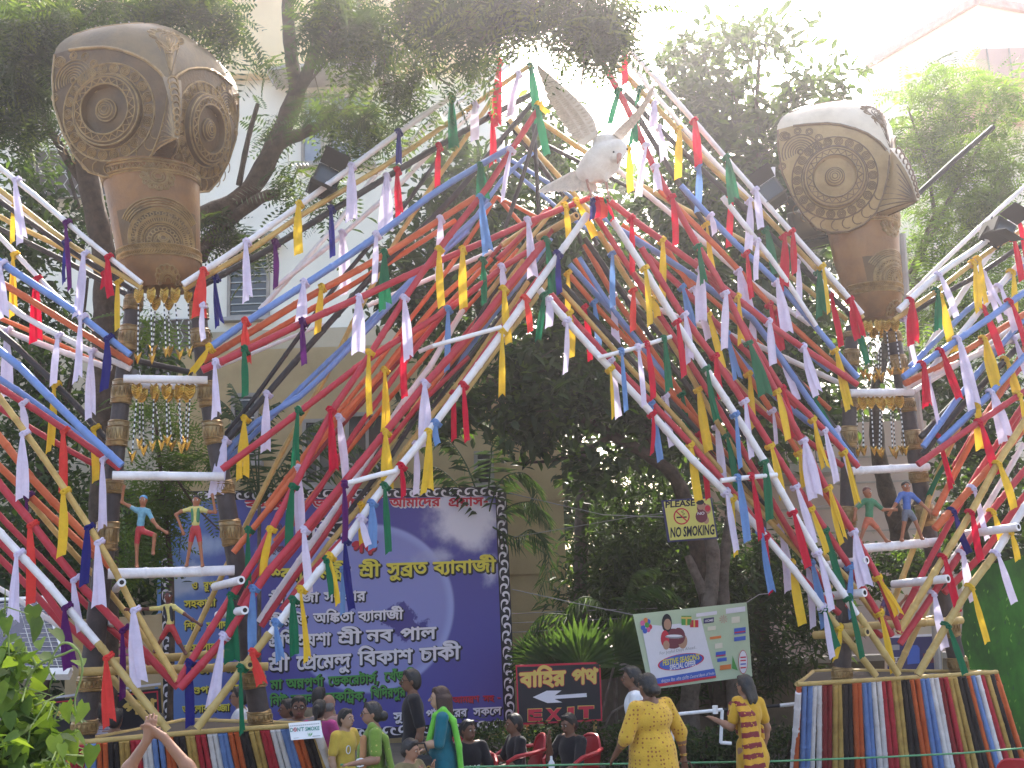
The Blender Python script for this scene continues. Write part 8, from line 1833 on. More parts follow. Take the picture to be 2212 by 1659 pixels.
flat(m, pls, [(675, 1590), (675, 1591.5), (692, 1590.3), (692, 1588.8)], .004, ix['grey']); flat(m, pls, [(634, 1594.5), (634, 1595.5), (645, 1594.7), (645, 1593.7)], .004, ix['grey'])
m.build('lettering', IM, DS, smooth=False)
# ---- poster behind the farther tower
zd2 = z2d(1800, 1350)
ply = plane3(P(1925, 1370, 15.0), P(2035, 1368, 15.2), P(1925, 1460, 15.0))
PB = board('poster_panel', 'navy poster reading TRUE PURE under a beige panel behind the farther tower', 'poster', [zd2(1160, 270), zd2(1570, 245), zd2(1590, 1100), zd2(1150, 1150)], ply, mat('panel_beige', (.55, .47, .36), rough=.7, var=.05), .05)
m = MB(); flat(m, ply, [zd2(1165, 655), zd2(1150, 1150), zd2(1588, 1100), zd2(1565, 635)], .004, ix['navy']); flat(m, ply, [zd2(1160, 640), zd2(1160, 656), zd2(1570, 640), zd2(1570, 620)], .0055, ix['white'])
flat(m, ply, [zd2(1310, 730), zd2(1310, 860), zd2(1405, 850), zd2(1405, 735), zd2(1385, 710), zd2(1335, 712)], .006, ix['blue']); flat(m, ply, [zd2(1180, 710), zd2(1180, 750), zd2(1250, 748), zd2(1250, 706)], .006, ix['grey'])
flat(m, ply, [zd2(1180, 805), zd2(1180, 880), zd2(1252, 876), zd2(1252, 802)], .006, ix['white'])
text_px(m, ply, 'TRUE', *zd2(1184, 840), *zd2(1250, 836), 8, .03, False, .010, ix['black']); text_px(m, ply, 'PURE', *zd2(1186, 874), *zd2(1250, 870), 7, .03, False, .010, ix['black'])
flat(m, ply, [zd2(1430, 775), zd2(1430, 850), zd2(1555, 845), zd2(1555, 768)], .006, ix['maroon']); m.build('lettering', IM, PB, smooth=False)
# ---- green scenery
plv = plane3(P(2080, 1300, 14.6), P(2212, 1290, 14.4), P(2080, 1600, 14.6))
GRM = mat('scenery_green', (.04, .18, .015), rough=.9, col2=(.007, .04, .008), scale=2.6, stretch=(1, 1, .45), bump=.1)
GS = board('scenery_panel', 'bright green painted scenery panel behind the farther pedestal', 'panel', [(2088, 1232), (2260, 1190), (2260, 1720), (2052, 1720)], plv, GRM, .08)
m = MB()
for i in range(110):
 x, y = rng.uniform(2075, 2230), rng.uniform(1270, 1650); L = rng.uniform(5, 14); a_ = rng.uniform(.6, 2.5); dx, dy = L * math.cos(a_), -L * math.sin(a_); w = L * .16
 flat(m, plv, [(x, y), (x + dx * .5 + dy / L * w, y + dy * .5 - dx / L * w), (x + dx, y + dy), (x + dx * .5 - dy / L * w, y + dy * .5 + dx / L * w)], .003 + i * .00004, 0 if i % 3 else 1)
m.build('painted_leaves', [mat('paint_leaf_light', (.12, .34, .03)), mat('paint_leaf_dark', (.015, .09, .015))], GS, smooth=False)
# ---- solar panel
SP = thing('solar_panel', 'tilted solar panel with white grid lines at the left edge', 'solar panel', P(60, 1445, 11.6))
Q = [P(-110, 1303, 12.4), P(99, 1292, 12.4), P(152, 1449, 11.5), P(-80, 1450, 11.5)]
nn = (Q[1] - Q[0]).cross(Q[3] - Q[0]).normalized(); nn = nn if nn.dot(EYE - Q[0]) > 0 else -nn
m = MB(); m.slab([q for q in Q][::-1], nn, .04); m.build('cells', mat('solar_cells', (.015, .02, .06), rough=.25, var=.1, spec=.6), SP, smooth=False)
m = MB(); pq = lambda u, v: (Q[0].lerp(Q[1], u)).lerp(Q[3].lerp(Q[2], u), v) + nn * .004
for v in np.linspace(.06, .94, 15): m.tube([pq(0, v), pq(1, v)], .0045, 4)
for u in np.linspace(.1, .9, 5): m.tube([pq(u, 0), pq(u, 1)], .005, 4)
m.build('grid', IRON, SP)
m = MB()
for i in range(4): m.tube([Q[i], Q[(i + 1) % 4]], .03, 4)
m.tube([Q[3] - Vector((0, 0, .03)), Q[2] - Vector((0, 0, .03))], .06, 4)
m.build('frame', WHITEP, SP, smooth=False)
m = MB(); m.tube([P(60, 1380, 12.1), P(62, 1760, 12.1)], .035, 8); m.build('mount', FRAMEM, SP)

# ---- stage lamps with barn doors
def lamp(label, x, y, Y, w, h, d, rz, rx, spikes=True, flap=False):
 c = P(x, y, Y); u = pxm(Y); root = thing('stage_lamp', label, 'stage lamp', c, 'stage lamps on the gateway')
 Rm = Matrix.Rotation(rz, 3, 'Z') @ Matrix.Rotation(rx, 3, 'Y'); m = MB()
 m.box(c, (w * u, d, h * u), Rm, bev=.02); m.build('housing', BLACKM, root, smooth=False)
 m = MB(); X = lambda a, b, e: c + Rm @ Vector((a * w * u / 2, b * d / 2, e * h * u / 2))
 m.slab([X(-.8, -1.06, -.8), X(.8, -1.06, -.8), X(.8, -1.06, .8), X(-.8, -1.06, .8)], Rm @ Vector((0, -1, 0)), .01); m.build('lens', GLASSD, root, smooth=False)
 m = MB()
 for a0, a1, s_ in (((-1, -1, 1.02), (1, -1, 1.02), (0, -1.7, .6)), ((-1, -1, -1.02), (1, -1, -1.02), (0, -1.7, -.6))):
  p0, p1 = X(*a0), X(*a1); o = Rm @ Vector((0, s_[1] * d / 2, s_[2] * h * u / 2)); m = MB(); m.slab([p0, p1, p1 + o, p0 + o], (o.cross(p1 - p0)).normalized(), .008); m.build('barn_door', BLACKM, root, smooth=False)
 if spikes:
  m = MB(); m.slab([X(-1, 0, .9), X(1.1, 0, .9), X(1.1, 0, 1.08), X(-1, 0, 1.08)], Rm @ Vector((0, -1, 0)), .005)
  for i in range(6):
   t = -1 + i * .36; p = X(t, 0, .95); q_ = X(t + .32, 0, .95); tip = X(t + .05, 0, 1.0 + .30 + .30 * ((i * 7) % 3)); m.slab([p, q_, tip], Rm @ Vector((0, -1, 0)), .006)
  m.build('foil_edge', BLACKM, root, smooth=False)
 if flap:
  m = MB(); p = [X(-.6, -.5, 1.05), X(1.0, -.5, 1.05), X(1.5, -.6, 1.9), X(1.3, -.6, 2.1), X(.2, -.6, 2.2)]; m.slab(p, Rm @ Vector((0, -1, 0)), .006); m.build('reflector_flap', WHITEP, root, smooth=False)
 m = MB(); m.tube([X(-1.05, 0, 0), X(-1.05, .6, -1.2), X(1.05, .6, -1.2), X(1.05, 0, 0)], .014, 5); m.build('yoke', BLACKM, root)
lamp('black stage lamp with jagged foil right of the frontal mask', 702, 394, 11.6, 58, 52, .34, R(18), R(24))
lamp('black stage lamp with white torn flap on the upper right poles', 1668, 420, 12.9, 52, 46, .34, R(-20), R(-28), False, True)
lamp('large black stage lamp just behind the profile mask', 1752, 492, 14.2, 92, 74, .42, R(-15), R(-8), False)
lamp('small black stage lamp with jagged foil at the far right', 2154, 500, 13.0, 50, 44, .3, R(15), R(28))
m = MB(); q = P(1757, 458, 14.1); m.box(q, (.46, .36, .10), bev=.04); tag(m.build('lamp_hood', WHITEP, None, smooth=False, loc=q), 'pale hood on top of the large stage lamp', 'lamp hood')
def rod(name, label, cat, pts, r, m_, group=None, sides=8):
 W = [P(*p) for p in pts]; mb = MB(); mb.tube(W, r, sides); o = mb.build(name, m_, None, loc=W[0]); return tag(o, label, cat, group)
rod('black_rod', 'black rod jutting up to the right from the profile mask', 'rod', [(1984, 418, 13.1), (2062, 346, 13.1), (2146, 274, 13.1)], .034, BLACKM)
rod('steel_pole', 'plain grey steel pole standing behind the farther tower', 'pole', [(1949, 506, 14.4), (1958, 640, 14.4), (1974, 800, 14.4), (1990, 940, 14.4), (2004, 1120, 14.4), (2030, 1500, 14.4), (2045, 1690, 14.4)], .048, CONC)
rod('green_rope', 'thin green rope strung low across the front of the right pedestal', 'rope', [(735, 1652, 11.0), (1000, 1657, 11.3), (1240, 1652, 11.5), (1470, 1648, 11.6), (1660, 1645, 11.9), (1900, 1636, 12.1), (2080, 1627, 12.1), (2260, 1612, 12.0)], .010, mat('rope_green', (.10, .30, .14)))
WIRE = mat('wire', (.25, .24, .24), rough=.6)
for lab, pts, r in (('sagging pale wire holding the no smoking board', [(1100, 1065, 16), (1163, 1080, 15.6), (1303, 1112, 15), (1436, 1117, 14.6)], .006), ('dark wire running from the beige corner to the no smoking board', [(1110, 1160, 16), (1210, 1143, 15.6), (1355, 1118, 15), (1440, 1108, 14.65)], .005),
     ('white cord tied to the left corner of the pale green banner', [(1106, 1273, 16), (1230, 1300, 15), (1367, 1328, 14.2)], .006), ('white cord tied to the right corner of the pale green banner', [(1613, 1301, 14.6), (1640, 1284, 15), (1660, 1282, 15.6)], .006),
     ('cable slanting across the cream wall beside the frontal mask', [(478, -10, 20), (540, 90, 20), (592, 184, 20)], .014), ('thin wire from the no smoking board to the right', [(1548, 1118, 14.7), (1650, 1110, 15), (1800, 1090, 15.5)], .004)):
 rod('wire', lab, 'wire', pts, r, WIRE, 'wires and cords', 4)
for i, (y, s) in enumerate(((1322, 'top'), (1342, 'middle'), (1362, 'lowest'))):
 rod('barbed_wire', '%s strand of barbed wire before the ochre wall' % s, 'barbed wire', [(1105, y + 4, 17), (1230, y - 2, 17), (1420, y - 8, 17)], .006, WIRE, 'barbed wire strands', 4)
RA = thing('guard_rail', 'white tube guard rail behind the yellow kurta', 'railing', P(1500, 1650, 13.4), 'guard rails')
m = MB()
[m.tube([P(*q_), P(*w_)], .02, 8) for q_, w_ in (((1430, 1546, 13.4), (1561, 1533, 13.4)), ((1560, 1534, 13.4), (1557, 1605, 13.4)), ((1556, 1604, 13.4), (1580, 1606, 13.4)))]; m.tube([P(1452, 1543, 13.4), P(1456, 1720, 13.4)], .02, 6); m.build('tube_frame', WHITEP, RA)
RB = thing('guard_rail', 'black and white tube rail left of the farther pedestal', 'railing', P(1680, 1650, 13.8), 'guard rails')
m = MB(); m.tube([P(1562, 1534, 13.8), P(1684, 1524, 13.8)], .022, 6); m.tube([P(1600, 1533, 13.8), P(1602, 1720, 13.8)], .02, 6); m.build('dark_tube', BLACKM, RB); m = MB(); m.tube([P(1685, 1524, 13.8), P(1730, 1519, 13.8)], .024, 6); m.build('white_tube', WHITEP, RB)

# ---- red plastic chairs
REDP = mat('red_plastic', (.38, .014, .022), rough=.35, var=.05, spec=.5)
def chair(label, pos, yaw):
 root = thing('plastic_chair', label, 'chair', pos, 'red plastic chairs'); M = Matrix.Rotation(yaw, 3, 'Z'); T = lambda x, y, z: Vector(pos) + M @ Vector((x, y, z))
 m = MB(); n = 9; g = []
 for i in range(n):
  for j in range(n):
   u, v = i / (n - 1) - .5, j / (n - 1) - .5; g.append(tuple(T(u * .44, v * .44, .43 + .05 * (u * u + v * v))))
 m.grid(np.array(g), n, n); m.grid(np.array(g) - np.array((0, 0, .02)), n, n); m.build('seat', REDP, root)
 m = MB(); g = []
 for i in range(11):
  for j in range(8):
   u, v = i / 10 - .5, j / 7; w = .46 - .10 * v; g.append(tuple(T(u * w, .20 + .10 * v - .25 * u * u + .02, .44 + .40 * v - .14 * (2 * u) ** 4 * v)))
 m.grid(np.array(g), 11, 8); g2 = np.array(g) + np.array(tuple(M @ Vector((0, .02, 0)))); m.grid(g2, 11, 8)
 edge = [g[i * 8 + 7] for i in range(11)]; m.tube(edge, .018, 6); m.build('backrest', REDP, root)
 for s in (-1, 1):
  m = MB(); m.tube([T(s * .21, .26, .70), T(s * .28, .12, .68), T(s * .29, -.12, .65), T(s * .27, -.22, .60), T(s * .25, -.22, .44)], [.022, .026, .028, .024, .02], 7); m.build('armrest', REDP, root)
  for y in (-.2, .2):
   m = MB(); m.tube([T(s * .2, y, .43), T(s * .25, y * 1.25, 0)], [.028, .02], 6); m.build('leg', REDP, root)
 return root
# ================================================================ people
SKIN = mat('skin_brown', (.30, .155, .095), rough=.5, var=.05, scale=5); SKIN2 = mat('skin_deep', (.18, .085, .05), rough=.5, var=.05, scale=5); SKIN3 = mat('skin_light', (.42, .25, .16), rough=.5, var=.05, scale=5)
HAIRM = mat('black_hair', (.012, .010, .010), rough=.45, var=.2, scale=60, spec=.5, bump=.4, bscale=90); HAIRB = mat('brown_hair', (.05, .022, .014), rough=.45, var=.2, scale=60, bump=.4, bscale=90); HAIRG = mat('grey_hair', (.20, .19, .18), rough=.6, var=.2, scale=60)
def fab(n, c, c2=None): return mat('fabric_' + n, c, rough=.9, col2=c2, var=.10, scale=9, bump=.25, bscale=60, spec=.1, sheen=.15)
def dots(n, c, d, sc=22, th=.32):
 m = fab(n, c); nt = m.node_tree; b = nt.nodes['Principled BSDF']; tc = nt.nodes.new('ShaderNodeTexCoord'); v = nt.nodes.new('ShaderNodeTexVoronoi'); v.inputs['Scale'].default_value = sc; v.inputs['Randomness'].default_value = .25
 nt.links.new(tc.outputs['Object'], v.inputs['Vector']); lt = nt.nodes.new('ShaderNodeMath'); lt.operation = 'LESS_THAN'; lt.inputs[1].default_value = th; nt.links.new(v.outputs['Distance'], lt.inputs[0])
 mx = nt.nodes.new('ShaderNodeMix'); mx.data_type = 'RGBA'; src = b.inputs['Base Color'].links[0].from_socket
 nt.links.new(lt.outputs[0], mx.inputs[0]); nt.links.new(src, mx.inputs[6]); mx.inputs[7].default_value = (*d, 1); nt.links.new(mx.outputs[2], b.inputs['Base Color']); return m
def bands(n, c, d, sc=5.5, axis=2):
 m = fab(n, c); nt = m.node_tree; b = nt.nodes['Principled BSDF']; tc = nt.nodes.new('ShaderNodeTexCoord'); w = nt.nodes.new('ShaderNodeTexWave'); w.bands_direction = 'Z'; w.inputs['Scale'].default_value = sc; w.inputs['Distortion'].default_value = 1.2; w.inputs['Detail Scale'].default_value = 6
 v = nt.nodes.new('ShaderNodeTexVoronoi'); v.inputs['Scale'].default_value = 26; nt.links.new(tc.outputs['Object'], v.inputs['Vector'])
 nt.links.new(tc.outputs['Object'], w.inputs['Vector']); g_ = nt.nodes.new('ShaderNodeMath'); g_.operation = 'GREATER_THAN'; g_.inputs[1].default_value = .55; nt.links.new(w.outputs['Fac'], g_.inputs[0])
 g2 = nt.nodes.new('ShaderNodeMath'); g2.operation = 'GREATER_THAN'; g2.inputs[1].default_value = .22; nt.links.new(v.outputs['Distance'], g2.inputs[0]); ml = nt.nodes.new('ShaderNodeMath'); ml.operation = 'MULTIPLY'; nt.links.new(g_.outputs[0], ml.inputs[0]); nt.links.new(g2.outputs[0], ml.inputs[1])
 mx = nt.nodes.new('ShaderNodeMix'); mx.data_type = 'RGBA'; src = b.inputs['Base Color'].links[0].from_socket
 nt.links.new(ml.outputs[0], mx.inputs[0]); nt.links.new(src, mx.inputs[6]); mx.inputs[7].default_value = (*d, 1); nt.links.new(mx.outputs[2], b.inputs['Base Color']); return m

def hand(b, w, d, side, s, curl=.35, palm=None):
 """palm and five separate fingers at wrist w, pointing along d; side = direction of the thumb"""
 d = d.normalized(); sd = (side - d * side.dot(d)).normalized(); up = d.cross(sd)
 b.ell(w + d * .048 * s, (.018 * s, .018 * s, .018 * s)); c = w + d * .045 * s
 b.cap(w, w + d * .075 * s + sd * .016 * s, .021 * s, .017 * s, k=.012); b.cap(w, w + d * .075 * s - sd * .018 * s, .021 * s, .016 * s, k=.012)
 for i, (o, L) in enumerate(((.028, .068), (.010, .078), (-.008, .072), (-.026, .056))):
  p = w + d * .08 * s + sd * o * s; q = p + (d + sd * o * 1.6).normalized() * L * .5 * s; e = q + (d * (1 - curl) + up * curl * 1.1 + sd * o).normalized() * L * .5 * s
  b.cap(p, q, .0095 * s, .0085 * s, k=.004); b.cap(q, e, .0085 * s, .0068 * s, k=.004)
 p = w + d * .02 * s + sd * .026 * s; q = p + (d * .6 + sd * .7).normalized() * .04 * s; b.cap(p, q, .012 * s, .010 * s, k=.008); b.cap(q, q + (d + sd * .15 + up * .3).normalized() * .032 * s, .010 * s, .008 * s, k=.004)

def person(label, x, y, H, yaw, top, bottom, skin=SKIN, hair=('short', HAIRM), Y=None, sleeve=.45, low='trousers', fat=1.0, armL=None, armR=None, sit=False, headturn=0, tilt=0, h=.011, glasses=False, extra=None, neckline=None, world_arms=None, hdir=None, print_=None, grp=None, head_s=1.0):
 """x, y: crown of the head on the photograph; arms: [shoulder->elbow, elbow->wrist] as local offsets"""
 s = H / 1.7
 if Y is None: Y = depth_for(x, y, H if not sit else H * .735)
 ztop = P(x, y, Y).z
 natural = H if not sit else H * .735
 drop = natural - ztop
 base = Vector((P(x, y, Y).x, Y, 0))
 root = thing('person', label, 'person', base, grp)
 M = Matrix.Rotation(R(yaw), 3, 'Z')
 T = lambda px, py, pz: base + M @ Vector((px * s, py * s, 0)) + Vector((0, 0, pz))
 dz = drop + (0 if not sit else .45 * s)
 U = lambda px, py, z: T(px, py, z * s - dz)
 V3 = lambda q: M @ Vector((q[0] * s, q[1] * s, 0)) + Vector((0, 0, q[2] * s))
 f = fat
 b = Body(.03 * s); c = Body(.035 * s)
 hipz = (.93 * s - dz)
 leg_pts = {}
 for sd in (-1, 1):
  if sit: leg_pts[sd] = [T(sd * .09, 0, hipz), T(sd * .13, -.42, hipz + .03), T(sd * .13, -.40, .08)]
  else:
   hz = max(.3, hipz); leg_pts[sd] = [T(sd * .095, 0, hz), T(sd * .10, -.015, hz * .53), T(sd * .10, .01, .08)]
 # skin body: one continuous surface
 b.ell(U(0, .0, .96), (.15 * f * s, .11 * f * s, .12 * s), M.to_4x4()).ell(U(0, 0, 1.12), (.125 * f * s, .09 * f * s, .13 * s), M.to_4x4()).ell(U(0, 0, 1.30), (.155 * f * s, .10 * f * s, .16 * s), M.to_4x4())
 b.cap(U(-.13, .01, 1.415), U(.13, .01, 1.415), .055 * s)
 HM = M @ Matrix.Rotation(R(headturn), 3, 'Z') @ Matrix.Rotation(R(tilt), 3, 'X')
 hs = s * head_s; hc = U(0, -.02, 1.59)
 Hh = lambda px, py, pz: hc + HM @ Vector((px * hs, py * hs, pz * hs))
 b.cap(U(0, .02, 1.40), hc + Vector((0, 0, -.05 * s)), .056 * s * min(f, 1.2), .05 * s)
 b.ell(Hh(0, .005, .005), (.073 * hs, .092 * hs, .105 * hs), HM.to_4x4(), k=.02).ell(Hh(0, -.03, -.06), (.054 * hs, .056 * hs, .05 * hs), HM.to_4x4(), k=.02)
 b.cap(Hh(0, -.088, .012), Hh(0, -.108, -.022), .008 * hs, .015 * hs, k=.008).cap(Hh(0, -.085, -.052), Hh(0, -.084, -.058), .013 * hs, .013 * hs, k=.01)
 for sd in (-1, 1):
  b.ell(Hh(sd * .074, .012, -.008), (.012 * hs, .02 * hs, .03 * hs), HM.to_4x4(), k=.006); b.cap(Hh(sd * .018, -.082, .022), Hh(sd * .05, -.072, .020), .010 * hs, .009 * hs, k=.01)
 # arms
 dflt = [(.04, -.02, -.28), (.02, -.06, -.25)]
 arms = {}
 for sd, A in ((-1, armL), (1, armR)):
  sh = U(sd * .175 * (1 + (f - 1) * .5), .01, 1.40); A = A or [(sd * .05, .0, -.28), (sd * .02, -.06, -.25)]
  if world_arms: el, wr = world_arms[sd]
  else: el = sh + V3(A[0]); wr = el + V3(A[1])
  arms[sd] = (sh, el, wr); k_ = .6 + .4 * f
  b.cap(sh, el, .046 * s * k_, .038 * s * k_).cap(el, el.lerp(wr, .35), .038 * s * k_, .037 * s * k_).cap(el.lerp(wr, .35), wr, .037 * s * k_, .025 * s)
  hd = (wr - el).normalized()
  if hdir and sd in hdir: hd = Vector(hdir[sd]).normalized()
  hand(b, wr, hd, V3((-sd, -.6, .1)), s)
 for sd in (-1, 1):
  p = leg_pts[sd]; b.cap(p[0], p[1], .082 * s * f, .056 * s).cap(p[1], p[1].lerp(p[2], .3), .054 * s, .055 * s).cap(p[1].lerp(p[2], .3), p[2], .055 * s, .036 * s); b.cap(p[2] + Vector((0, 0, -.04)), p[2] + V3((sd * .02, -.15, 0)) + Vector((0, 0, -.05)), .036 * s, .028 * s)
 body = b.build('body', skin, root, h)
 # top
 c.ell(U(0, 0, 1.12), (.142 * f * s, .108 * f * s, .16 * s), M.to_4x4()).ell(U(0, 0, 1.29), (.172 * f * s, .118 * f * s, .165 * s), M.to_4x4()).ell(U(0, 0, .98), (.165 * f * s, .125 * f * s, .10 * s), M.to_4x4())
 c.cap(U(-.14 * (1 + (f - 1) * .4), .01, 1.405), U(.14 * (1 + (f - 1) * .4), .01, 1.405), .063 * s)
 for sd in (-1, 1):
  sh, el, wr = arms[sd]; t = min(1, sleeve * 2); k_ = .6 + .4 * f
  e1 = sh.lerp(el, t); c.cap(sh, e1, .064 * s * k_, .060 * s * k_, k=.02)
  if sleeve > .5: c.cap(el, el.lerp(wr, (sleeve - .5) * 2), .056 * s * k_, .046 * s, k=.02)
 if low == 'kurta':
  c.cap(U(0, 0, 1.0), T(0, 0, max(.35, .5 * s)), .155 * s * f, .20 * s * f, k=.05)
 if neckline != 'none': c.cut(U(0, 0, 1.475), (0, 0, 1))
 tp = c.build('top', top, root, h)
 if low in ('trousers', 'kurta'):
  q = Body(.03); q.ell(T(0, 0, hipz + .03), (.16 * f * s, .12 * f * s, .10 * s), M.to_4x4())
  for sd in (-1, 1):
   p = leg_pts[sd]; q.cap(p[0], p[1], .095 * s * f, .075 * s).cap(p[1], p[2] + Vector((0, 0, .03)), .074 * s, .058 * s)
  q.build('trousers', bottom, root, h * 1.2)
 elif low == 'skirt':
  q = Body(.04); q.ell(T(0, 0, hipz + .04), (.165 * f * s, .13 * f * s, .13 * s), M.to_4x4()).ell(T(0, .03, hipz - .08), (.185 * f * s, .15 * f * s, .16 * s), M.to_4x4()); q.cap(T(0, 0, hipz), T(0, 0, .06), .145 * s * f, .21 * s * f, k=.05)
  for a in range(7): t = R(a * 51); q.cap(T(.12 * math.cos(t), .10 * math.sin(t), hipz), T(.22 * math.cos(t), .2 * math.sin(t), .05), .04 * s, .035 * s, k=.02)
  q.build('skirt', bottom, root, h * 1.2)
 # hair
 hk, hm_ = hair; g = Body(.015 * hs)
 if hk == 'bald':
  g.ell(Hh(0, .025, -.02), (.078 * hs, .082 * hs, .075 * hs), HM.to_4x4()).cut(Hh(0, -.03, .015), tuple(HM @ Vector((0, -.35, .93)))).cut(Hh(0, -.015, 0), tuple(HM @ Vector((0, -1, 0))))
 else:
  g.ell(Hh(0, .016, .022), (.083 * hs, .100 * hs, .105 * hs), HM.to_4x4()).ell(Hh(0, .05, -.02), (.074 * hs, .068 * hs, .085 * hs), HM.to_4x4())
  g.cut(Hh(0, -.048, .046), tuple(HM @ Vector((0, -.86, -.52))))
  for i in range(9):
   a = R(-80 + i * 20); g.cap(Hh(.045 * math.sin(a), -.055 + .02 * abs(math.sin(a)), .092), Hh(.078 * math.sin(a), -.078 + .07 * abs(math.sin(a)), .058 - .018 * (i % 2)), .020 * hs, .008 * hs, k=.008)
  if hk == 'bun': g.ell(Hh(0, .125, -.035), (.058 * hs, .052 * hs, .055 * hs), HM.to_4x4())
  if hk == 'pony': g.ell(Hh(0, .115, .03), (.03 * hs, .03 * hs, .03 * hs)).cap(Hh(0, .12, .03), Hh(0, .15, -.14), .034 * hs, .014 * hs)
  if hk == 'bob':
   for i in range(13):
    a = R(-110 + i * 18.3); g.cap(Hh(.075 * math.sin(a), .02 + .08 * math.cos(a), .0), Hh(.095 * math.sin(a) + .008 * (i % 2), .03 + .095 * math.cos(a), -.17 - .025 * (i % 3)), .033 * hs, .016 * hs, k=.015)
  if hk == 'long':
   for i in range(7):
    a = R(-60 + i * 20); g.cap(Hh(.05 * math.sin(a), .07, -.02), Hh(.06 * math.sin(a), .11, -.13 - .02 * (i % 3)), .038 * hs, .020 * hs, k=.015)
 g.build('hair', hm_, root, min(h, .009))
 if hk == 'pony': Body(.01).ell(Hh(0, .118, .022), (.036 * hs, .03 * hs, .03 * hs)).build('hair_band', mat('hair_band_red', (.6, .02, .12)), root, .008)
 # face
 e = MB()
 for sd in (-1, 1):
  for rx, rz, o, mi in ((.014, .0075, 0, 0), (.0065, .007, .003, 1)):
   cc = Hh(sd * .032, -.0865 - o, .004); n = 10
   e.add([tuple(cc + HM @ Vector((0, -.003 * hs, 0)))] + [tuple(cc + HM @ Vector((rx * hs * math.cos(t), .006 * abs(math.cos(t)) * hs, rz * hs * math.sin(t)))) for t in np.arange(n) / n * 6.283], [(0, 1 + i, 1 + (i + 1) % n) for i in range(n)], mi)
  e.tube([Hh(sd * .014, -.092, .024), Hh(sd * .034, -.090, .030), Hh(sd * .052, -.076, .024)], [.003 * hs, .0042 * hs, .002 * hs], 5, mi=1)
 e.tube([Hh(-.022, -.083, -.053), Hh(0, -.097, -.052), Hh(.022, -.083, -.053)], [.003 * hs, .006 * hs, .003 * hs], 6, mi=2)
 e.build('face', [EYEW, EYEB, LIPM], root)
 if glasses:
  e = MB()
  for sd in (-1, 1):
   e.tube([Hh(sd * (.034 + .024 * math.cos(t)), -.102, .003 + .019 * math.sin(t)) for t in np.arange(14) / 14 * 6.283], .0025 * hs, 5, closed=True); e.tube([Hh(sd * .058, -.10, .006), Hh(sd * .078, -.02, .008), Hh(sd * .078, .02, .002)], .002 * hs, 4)
  e.tube([Hh(-.010, -.103, .006), Hh(.010, -.103, .006)], .0022 * hs, 4); e.build('spectacles', BLACKM, root)
 ctx = dict(root=root, T=T, U=U, V3=V3, s=s, M=M, Hh=Hh, arms=arms, hipz=hipz, body=body, top=tp, base=base, leg=leg_pts, h=h)
 if extra: extra(ctx)
 return ctx
LIPM = mat('lips', (.28, .09, .07), rough=.4)
def drape(ctx, pts, rad, m, name, parent=None, flat=None, h=.012):
 q = Body(.02)
 for row in pts:
  for i in range(len(row) - 1): q.cap(row[i], row[i + 1], rad, rad)
 q.build(name, m, parent or ctx['root'], h)

F_ = {n: fab(n, *c) for n, c in dict(black=((.018, .018, .022),), denim=((.10, .14, .24),), grey=((.18, .18, .19),), white=((.70, .70, .72),), teal=((.015, .13, .17),), yellow=((.60, .42, .07),), magenta=((.45, .06, .22),), pink=((.55, .36, .30),), olive=((.16, .13, .06),), khaki=((.28, .23, .15),), darkred=((.16, .03, .03),)).items()}
KURTA = dots('kurta', (.60, .36, .045), (.28, .10, .03), 27, .27); SARIY = fab('sari_yellow', (.56, .33, .03), (.46, .25, .02)); SARIB = bands('sari_pallu', (.56, .30, .03), (.17, .02, .025), 3.2)
SARIG = dots('sari_green', (.17, .26, .045), (.45, .38, .12), 20, .16); LIME = fab('dupatta_lime', (.16, .50, .06), (.11, .40, .04)); PLAID = bands('plaid', (.35, .33, .38), (.16, .14, .2), 12)
GOLDB = fab('sari_gold_border', (.45, .22, .10))

def k_extra(c):
 T, U = c['T'], c['U']
 sh, el, wr = c['arms'][-1]
 b = MB(); p = wr + Vector((.02, -.02, -.20)); b.box(p, (.16, .07, .17), Matrix.Rotation(R(15), 3, 'Z'), bev=.02); b.tube([p + Vector((-.06, 0, .08)), p + Vector((-.03, 0, .16)), p + Vector((.03, 0, .16)), p + Vector((.06, 0, .08))], .008, 6)
 tag(b.build('handbag', mat('brown_leather', (.09, .045, .03), rough=.5), None, smooth=False, loc=p), 'small brown bag in the hand of the woman in yellow kurta', 'handbag')
 bb = MB(); 
 for dq in (.0, .012): bb.tube([wr + (wr - el).normalized() * (-.02 - dq) + Vector((.034 * math.cos(t), .034 * math.sin(t), 0)) for t in np.arange(12) / 12 * 6.283], .004, 5, closed=True)
 bb.build('bangle', GOLDFOIL, c['root'])
person('stout woman in yellow patterned kurta with hair in a bun, seen from behind', 1400, 1456, 1.68, -138, KURTA, F_['teal'], hair=('bun', HAIRM), low='kurta', fat=1.42, sleeve=.72, armR=[(.10, -.05, -.25), (-.02, -.16, -.16)], armL=[(-.13, .05, -.26), (-.03, .0, -.24)], glasses=True, extra=k_extra, headturn=-12, skin=SKIN2)
person('man in white shirt half hidden behind the woman in yellow kurta', 1367, 1441, 1.70, -95, F_['white'], F_['grey'], Y=12.3, skin=SKIN2)
